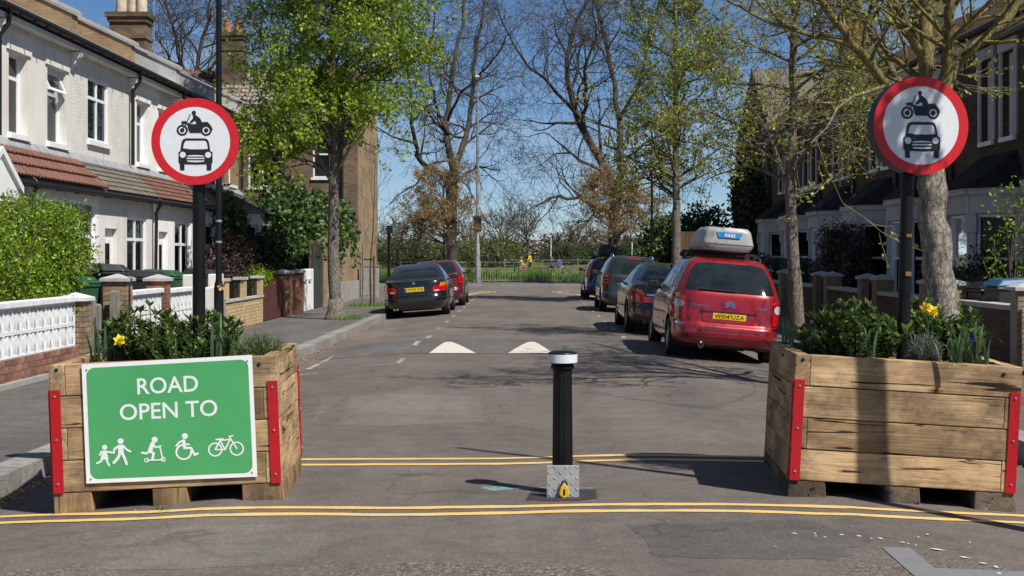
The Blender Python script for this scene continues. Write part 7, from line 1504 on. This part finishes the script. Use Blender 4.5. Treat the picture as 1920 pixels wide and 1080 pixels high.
def sprig(label, x, y, r, h, leafm, n, seed, z0=0.84, cat='herb', name='lavender'):
    T = thing(name, label, cat, (x, y, z0)); rg = np.random.default_rng(seed); a = rg.uniform(0, 6.283, n); q = r*np.sqrt(rg.random(n)); b = np.stack([x+q*np.cos(a)*0.5, y+q*np.sin(a)*0.5, np.full(n, z0)], 1); top = np.stack([x+q*np.cos(a), y+q*np.sin(a), z0+h*rg.uniform(0.5, 1, n)*(1-0.35*(q/r)**2)], 1)
    pts = np.concatenate([b+(top-b)*t for t in np.linspace(0.25, 1, 9)]); d = np.tile(top-b, (9, 1)); d /= np.linalg.norm(d, axis=1)[:, None]; m = len(pts); o = rg.normal(0, 0.8, (m, 3)); ax = d+o; ax /= np.linalg.norm(ax, axis=1)[:, None]; s_ = np.cross(ax, rg.normal(0, 1, (m, 3))); s_ /= np.linalg.norm(s_, axis=1)[:, None]; L = 0.04*rg.uniform(0.6, 1.2, (m, 1))
    v = np.stack([pts-s_*0.002, pts+s_*0.002, pts+ax*L+s_*0.001, pts+ax*L-s_*0.001], 1).reshape(-1, 3); fast('foliage', v, np.arange(4*m).reshape(-1, 4), leafm, T)
    v = np.stack([b-[0.003, 0, 0], b+[0.003, 0, 0], top+[0.001, 0, 0], top-[0.001, 0, 0]], 1).reshape(-1, 3); fast('stems', v, np.arange(4*n).reshape(-1, 4), 'leaf_grey', T); return T
LP = lambda px, dy: Vector(((px-988)/2667*(9.9+dy), 9.9+dy))
bushy('leafy green shrub left of centre in the left planter', *LP(272, -.05), 0.27, 0.40, 'leaf_shrub', 0.075, 95, 1)
bushy('leafy green shrub behind the pole in the left planter', *LP(395, 0.1), 0.25, 0.36, 'leaf_shrub', 0.075, 85, 2)
bushy('low green shrub at the foot of the left sign pole', *LP(330, -.2), 0.24, 0.24, 'leaf_shrub', 0.06, 50, 3)
sprig('fine leaved rosemary at the right end of the left planter', *LP(488, -.1), 0.2, 0.22, 'leaf_shrub', 330, 4, name='rosemary')
sprig('greyish lavender at the left end of the left planter', *LP(215, -.1), 0.12, 0.24, 'leaf_grey', 150, 5)
strap('strap leaves with one yellow daffodil at left of the left planter', *LP(185, -.3), 9, 0.42, 6, 1, bend=[(-2.70, 9.42, 1.03)])
strap('tall strap leaves right of the pole in the left planter', *LP(415, -.3), 10, 0.45, 7, 0)
bushy('broad leafy shrub filling the left of the right planter', *LP(1600, 0.1), 0.36, 0.42, 'leaf_shrub', 0.09, 95, 11)
bushy('leafy shrub behind the pole in the right planter', *LP(1730, 0.3), 0.22, 0.44, 'leaf_shrub', 0.08, 55, 12)
bushy('leafy shrub at the right rear of the right planter', *LP(1795, 0.25), 0.19, 0.40, 'leaf_shrub', 0.08, 45, 13)
sprig('dark low herb at the left end of the right planter', *LP(1515, 0.15), 0.16, 0.14, 'leaf_dark', 120, 14, name='herb')
sprig('silvery lavender right of the pole in the right planter', *LP(1735, -.35), 0.11, 0.24, 'leaf_grey', 260, 15)
sprig('second silvery lavender near the right end', *LP(1810, -.3), 0.09, 0.2, 'leaf_grey', 160, 16)
strap('strap leaves in the front left of the right planter', *LP(1625, -.4), 9, 0.36, 17, 0)
strap('tall strap leaves at the left corner by the red car', *LP(1482, 0.55), 7, 0.42, 18, 0)
strap('daffodil with double yellow heads beside the right pole', *LP(1745, -.2), 6, 0.38, 19, 2, bend=[(2.68, 9.55, 1.24), (2.72, 9.53, 1.22)])
strap('fan of strap leaves toward the right end of the right planter', *LP(1790, -.55), 12, 0.38, 20, 0, spread=0.4)
strap('rightmost fan of strap leaves in the right planter', *LP(1838, -.5), 13, 0.42, 21, 0, spread=0.5)
MU = thing('grape_hyacinth', 'small blue grape hyacinth among the strap leaves', 'flower', (2.95, 9.45, 0.84)); rr = random.Random(5); mb = MB()
for k in range(60): a = rr.uniform(0, 6.283); z = rr.random(); c = (2.95+0.012*(1.1-z)*math.cos(a), 9.42+0.012*(1.1-z)*math.sin(a), 1.02+0.07*z); mb.box(c[0]-.004, c[0]+.004, c[1]-.004, c[1]+.004, c[2]-.004, c[2]+.004)
mb.build('flower', 'petal_blue', MU, fix=False); mb = MB(); mb.tube([(2.95, 9.42, 0.84), (2.95, 9.42, 1.03)], 0.004, 6); mb.build('stalk', 'leaf_strap', MU)
# ------------------------------------------------------------ the park
fr = thing('park_railing', 'grey iron railing along the park edge', 'railing', (0, 77.0, 0.1))
bar = MB(); bar.box(-0.012, 0.012, -0.012, 0.012, 0, 0.66)
mat('steel_rail', (0.36, 0.33, 0.27), 0.7, 0.25, 8); barm = bar.mesh('bar', 'steel_rail')
post = MB(); post.box(-0.035, 0.035, -0.035, 0.035, 0, 1.14); postm = post.mesh('post', 'steel_rail')
x = -9.0; i = 0
while x < 8.2:
    if i % 16 == 0: inst(postm, 'post', fr, Matrix.Translation((x, 0, 0)))
    else: inst(barm, 'bar', fr, Matrix.Translation((x, 0, 0.1)))
    x += 0.135; i += 1
for z in (0.1, 0.76, 1.08):
    mb = MB(); mb.box(-9.1, 8.3, -0.016, 0.016, z-0.016, z+0.016); mb.build('rail', 'steel_rail', fr, True)
# grass and nettles behind it
rng = np.random.default_rng(31); n = 26000; xx = -13+24*rng.random(n); yy = 77.6+38*rng.random(n)**1.5; c = np.stack([xx, yy, np.full(n, 0.02)], 1)
h = (0.30+0.35*np.maximum(0, np.sin(xx*0.9+1)*np.sin(yy*0.35)))*rng.uniform(0.5, 1.2, n)*np.where(yy > 100, 0.6, 1); b = rng.normal(0, 1, (n, 3))*[1, 1, 0]; b /= np.linalg.norm(b, axis=1)[:, None]; w = 0.035
v = np.stack([c-b*w, c+b*w, c+np.stack([rng.normal(0, .08, n), rng.normal(0, .08, n), h], 1)], 1).reshape(-1, 3)
props(fast('long_grass', v, np.arange(3*n).reshape(-1, 3), 'grass', loc=(0, 78, 0)), 'lush long grass behind the park railing', 'grass', kind='stuff')
# paling fence further in
pf = thing('paling_fence', 'thin post and rail fence across the park meadow', 'fence', (4, 128, 0))
for k in range(14): mb = MB(); x = -2+k*2.2; mb.box(x-0.05, x+0.05, 127.95, 128.05, 0, 1.25); mb.build('post', 'timber_grey', pf)
for z in (0.6, 1.1): mb = MB(); mb.box(-2, 27, 127.96, 128.0, z-0.025, z+0.025); mb.build('rail', 'timber_grey', pf)
for i, (px, Yp, top) in enumerate(((1033, 150, 440), (1185, 150, 435))):
    p = at(px, 500, Yp); T = thing('goal_post_pole', ('white pole in the meadow right of the seated pair', 'white pole in the meadow left of the slim lamp column')[i], 'pole', (p.x, Yp, 0)); mb = MB(); mb.tube([(p.x, Yp, 0), (p.x, Yp, at(px, top, Yp).z)], 0.06, 8); mb.build('pole', 'panel_text', T); mb = MB(); mb.lathe([(0.08, 0), (0.02, 0.06)], (p.x, Yp, at(px, top, Yp).z), 8); mb.build('finial', 'panel_text', T)
# far wood and scrub
def mass(name, label, cat, items, leafm, size, seed, per, kind='stuff', aspect=0.6):
    rng = np.random.default_rng(seed); pts = [blob_points(c, r, int(per*r[0]*r[2]), rng, 0.6, 0.22, zmin=0.0) for c, r in items]; pts = np.concatenate(pts)
    v, f = leaves(pts, size, size*0.3, 1, rng, -0.3, aspect); o = fast(name, v, f, leafm, loc=(items[0][0][0], items[0][0][1], 0)); props(o, label, cat, kind=kind); return o
rr = random.Random(9); items = []
x = -60
while x < 130: items.append(((x, 330+rr.uniform(-25, 25), 1.4), (rr.uniform(4, 8), 6, rr.uniform(2.6, 5.0)))); x += rr.uniform(3, 6)
mass('far_wood', 'brown leafless wood along the far edge of the park', 'wood', items, 'wood_far', 0.9, 41, 60)
for i, (px, Yp, topy, w, m, lb) in enumerate(((760, 170, 448, 5.0, 'bush_far', 'dark green thicket behind the short black post'), (815, 185, 450, 4.0, 'scrub', 'yellow-green thicket left of the left plane trunk'), (905, 165, 446, 4.2, 'scrub', 'willowy yellow-green bush behind the tall lamp column'), (945, 175, 440, 3.2, 'scrub', 'willowy bush above the two walkers'), (1055, 210, 452, 4.0, 'bush_far', 'rounded green bush right of the seated pair'), (1100, 220, 456, 3.2, 'bush_far', 'low green bush left of the parked cars'), (1180, 190, 440, 4.5, 'bush_far', 'green bush behind the black roof box'))):
    p = at(px, 500, Yp); top = at(px, topy, Yp).z; rng = np.random.default_rng(100+i); T = thing('bush', lb, 'bush', (p.x, Yp, 0))
    pts = np.concatenate([blob_points((p.x+dx*w*0.5, Yp+rr.uniform(-1, 1), top*0.42), (w*0.5, 2.0, top*0.58*s_), 1700, rng, 0.5, 0.25, zmin=0.0) for dx, s_ in ((-0.6, 0.8), (0, 1.0), (0.6, 0.85))])
    v, f = leaves(pts, 0.26, 0.1, 2, rng, -0.8, 0.4); fast('foliage', v, f, m, T); mb = MB(); [mb.tube([(p.x+rr.gauss(0, .5), Yp, 0), (p.x+rr.gauss(0, w*.3), Yp, top*0.7)], [0.06, 0.02], 5) for _ in range(9)]; mb.build('stems', 'twig', T, fix=False)
PF = dict(lev=5, kids=[(4, 5), (4, 5), (3, 4), 3], wander=0.13, up=0.06, rmin=0.035, ang=(22, 48), ratio=(0.5, 0.72))
def fartree(label, px, Yp, topy, seed, spread):
    p = at(px, 500, Yp); top = at(px, topy, Yp).z; T = thing('bare_tree', label, 'tree', (p.x, Yp, 0)); t = Tree(seed)
    tr, ra = t.spine([(p.x, Yp, 0), (p.x+0.1, Yp, top*0.3), (p.x, Yp, top*0.6), (p.x, Yp, top*0.92)], 0.42, 0.10, 8, 0.05); t.sprout(tr, ra, PF, 0.3, 16, spread, (25, 60), 2)
    t.mb.build('trunk', 'bark_dark', T, smooth=True, fix=False); t.tw.build('twigs', 'twig', T, smooth=True, fix=False)
fartree('tall bare tree standing alone in the middle of the park', 987, 300, 411, 71, 5.0)
fartree('broader bare tree left of the tall lone one', 938, 290, 424, 72, 4.6)
for i, (px, yt, lb) in enumerate(((880, 440, 'bare far tree behind the lamp column bush'), (1075, 444, 'bare far tree above the right end of the wood'), (1120, 446, 'bare far tree left of the black roof box'), (790, 436, 'bare far tree at the left end of the wood'), (735, 430, 'bare far tree right of the end house corner'))): fartree(lb, px, 310+8*i, yt, 73+i, 4.2)

# ------------------------------------------------------------ people in the park
for nm, col in (('skin', (0.42, 0.24, 0.17)), ('navy', (0.012, 0.015, 0.028)), ('jet', (0.012, 0.011, 0.011)), ('trouser', (0.05, 0.04, 0.045)), ('hi_yellow', (0.62, 0.55, 0.03)), ('pink', (0.62, 0.03, 0.16)), ('amber_coat', (0.70, 0.45, 0.02)), ('sky_coat', (0.01, 0.12, 0.50)), ('pale_jean', (0.42, 0.48, 0.55)), ('hair_dark', (0.02, 0.013, 0.01)), ('hair_fair', (0.25, 0.13, 0.06)), ('brown_coat', (0.06, 0.04, 0.03))): mat(nm, col, 0.8, 0.12, 12)
def person(label, x, y, rot, coat, legs, hair, sit=False, stride=0.0, scale=1.0, seat=0.45):
    """capsules along a posed skeleton, fused into one skin"""
    T = thing('person', label, 'person', (x, y, 0.02)); T.rotation_euler = (0, 0, rot); T.scale = (scale,)*3; mb = MB()
    def cap(a, b, r0, r1, n=5):
        a, b = Vector(a), Vector(b); d = (b-a).normalized(); pts = [a-d*r0*0.8, a-d*r0*0.4]+[a+(b-a)*i/n for i in range(n+1)]+[b+d*r1*0.4, b+d*r1*0.8]; rad = [r0*0.5, r0*0.9]+[r0+(r1-r0)*i/n for i in range(n+1)]+[r1*0.9, r1*0.5]; mb.tube(pts, rad, 10)
    hip = Vector((0, 0, seat+0.10 if sit else 0.93)); lean = 0.06 if sit else 0.02; ch = hip+Vector((0, lean, 0.30)); nk = hip+Vector((0, lean*1.3, 0.53)); hd = nk+Vector((0, 0.03, 0.15))
    cap(hip, ch, 0.15, 0.16); cap(ch, nk-Vector((0, 0, 0.05)), 0.165, 0.10); cap(ch+Vector((-0.14, 0, 0.13)), ch+Vector((0.14, 0, 0.13)), 0.085, 0.085); cap(nk-Vector((0, 0, .05)), hd, 0.055, 0.05)
    cap(hd-Vector((0, 0, 0.03)), hd+Vector((0, 0, 0.06)), 0.078, 0.088); cap(hd+Vector((0, 0.085, -0.02)), hd+Vector((0, 0.10, -0.01)), 0.016, 0.012, 2)
    for sx in (-1, 1): cap(hd+Vector((sx*0.085, 0, -0.01)), hd+Vector((sx*0.09, 0, 0.02)), 0.014, 0.014, 2)
    for sx in (-1, 1):
        h = hip+Vector((sx*0.09, 0, -0.03))
        if sit: kn = h+Vector((sx*0.02, 0.42, 0.02)); an = Vector((kn.x, kn.y+0.06, 0.09))
        else: kn = h+Vector((0, 0.06+sx*stride*0.5, -0.42)); an = Vector((h.x, sx*stride, 0.09))
        cap(h, kn, 0.09, 0.062); cap(kn, an, 0.06, 0.042); cap(an+Vector((0, -0.03, -0.045)), an+Vector((0, 0.15, -0.055)), 0.04, 0.034)
        sh = ch+Vector((sx*0.20, 0, 0.14)); el = sh+(Vector((sx*0.05, 0.05-sx*stride*0.4, -0.27)) if not sit else Vector((sx*0.06, 0.08, -0.25))); wr = el+(Vector((0, 0.08-sx*stride*0.4, -0.23)) if not sit else Vector((-sx*0.06, 0.22, -0.02))); cap(sh, el, 0.06, 0.047); cap(el, wr, 0.046, 0.034)
        d = (wr-el).normalized(); cap(wr, wr+d*0.07, 0.032, 0.036, 2); u = Vector((0, 1, 0)) if abs(d.y) < 0.8 else Vector((1, 0, 0))
        for k, Lf in enumerate((0.07, 0.08, 0.078, 0.06)): b = wr+d*0.085+u*(0.027-0.018*k); cap(b, b+d*Lf*0.55, 0.0095, 0.009, 2); cap(b+d*Lf*0.55, b+d*Lf+Vector((-sx*0.015, 0, 0)), 0.009, 0.008, 2)
        b = wr+d*0.03+u*0.035; cap(b, b+d*0.035+u*0.03, 0.012, 0.010, 2)
    o = mb.build('body', [coat, legs, 'skin', 'jet'], T, True, fix=True); md = o.modifiers.new('r', 'REMESH'); md.mode = 'VOXEL'; md.voxel_size = 0.014; md.use_smooth_shade = True
    bpy.context.view_layer.update(); me = bpy.data.meshes.new_from_object(o.evaluated_get(bpy.context.evaluated_depsgraph_get())); o.modifiers.clear(); o.data = me; me.name = 'body'
    me.materials.clear(); [me.materials.append(MATS[m]) for m in (coat, legs, 'skin', 'jet')]; mi = []
    for p in me.polygons:
        c = p.center
        if c.z > nk.z-0.01 and abs(c.x) < 0.12: k = 2
        elif c.z < 0.11: k = 3
        elif sit and c.y > 0.16 and c.z < hip.z+0.11 and not (c.z > hip.z+0.07): k = 1
        elif c.z < hip.z-0.02 and abs(c.x) < 0.19: k = 1
        elif not sit and c.z < 0.84 and abs(c.x) > 0.19: k = 2
        else: k = 0
        mi.append(k)
    me.polygons.foreach_set('material_index', mi)
    hb = MB(); N = 16
    for i in range(7):
        t = i/6; a = R(90*t); 
        for j in range(N): an = 2*math.pi*j/N; f = 1.0 if math.sin(an) < 0.3 else 1-0.0*t; hb.v.append((hd.x+0.098*math.cos(a)*math.cos(an), hd.y-0.012+0.105*math.cos(a)*math.sin(an), hd.z+(0.035 if math.sin(an) > 0.3 else -0.05 if t == 0 else 0.02)*(1-t)+0.02+0.145*math.sin(a)))
    for i in range(6):
        for j in range(N): hb.f.append((i*N+j, i*N+(j+1) % N, (i+1)*N+(j+1) % N, (i+1)*N+j)); hb.mi.append(0)
    hb.build('hair', hair, T, True, smooth=True, fix=False)
    for sx in (-1, 1): e = MB(); e.box(hd.x+sx*0.035-0.012, hd.x+sx*0.035+0.012, hd.y+0.077, hd.y+0.084, hd.z+0.022, hd.z+0.034); e.build('eye', 'hair_dark', T, True)
    e = MB(); e.box(hd.x-0.025, hd.x+0.025, hd.y+0.072, hd.y+0.079, hd.z-0.058, hd.z-0.048); e.build('mouth', 'pink', T, True)
    return T
PX = lambda px, Y_: (px-988)/2667*Y_
# walkers
person('person in a navy jacket walking left of the pair in the meadow', PX(914, 128), 128, R(200), 'navy', 'trouser', 'hair_dark', stride=0.16)
person('person in black with fair hair walking in the meadow', PX(935, 128), 128, R(150), 'jet', 'trouser', 'hair_fair', stride=0.13)
def bench(label, x, y):
    B = thing('park_bench', label, 'bench', (x, y, 0.02))
    for k in range(3): mb = MB(); mb.box(-0.8, 0.8, -0.2+k*0.14, -0.08+k*0.14, 0.42, 0.45); mb.build('seat_slat', 'timber_grey', B, True)
    for k in range(2): mb = MB(); mb.box(-0.8, 0.8, -0.25, -0.22, 0.58+k*0.16, 0.69+k*0.16); mb.build('back_slat', 'timber_grey', B, True)
    for sx in (-0.65, 0.65):
        for yy in (-0.21, 0.17): mb = MB(); mb.box(sx-0.04, sx+0.04, yy-0.04, yy+0.04, 0, 0.86 if yy < 0 else 0.415); mb.build('leg', 'timber_grey', B, True)
    return B
b1 = bench('bench carrying the person in pink and yellow', PX(974, 122), 122); b1.rotation_euler = (0, 0, R(-70)); b2 = bench('bench carrying the two seated people in blue and black', PX(1040, 124), 124); b2.rotation_euler = (0, 0, R(-20))
person('seated person in yellow-green top and pink trousers', PX(974, 122)+0.05, 122, R(-70), 'hi_yellow', 'pink', 'hair_fair', sit=True)
person('person standing in an amber yellow jacket beside the bench', PX(994, 123), 123, R(60), 'amber_coat', 'jet', 'hair_fair')
person('seated person in a dark brown coat on the right bench', PX(1040, 124)-0.3, 124.05, R(-20), 'brown_coat', 'jet', 'hair_fair', sit=True)
person('seated person in a bright blue jacket on the right bench', PX(1040, 124)+0.35, 123.9, R(-30), 'sky_coat', 'pale_jean', 'hair_dark', sit=True)
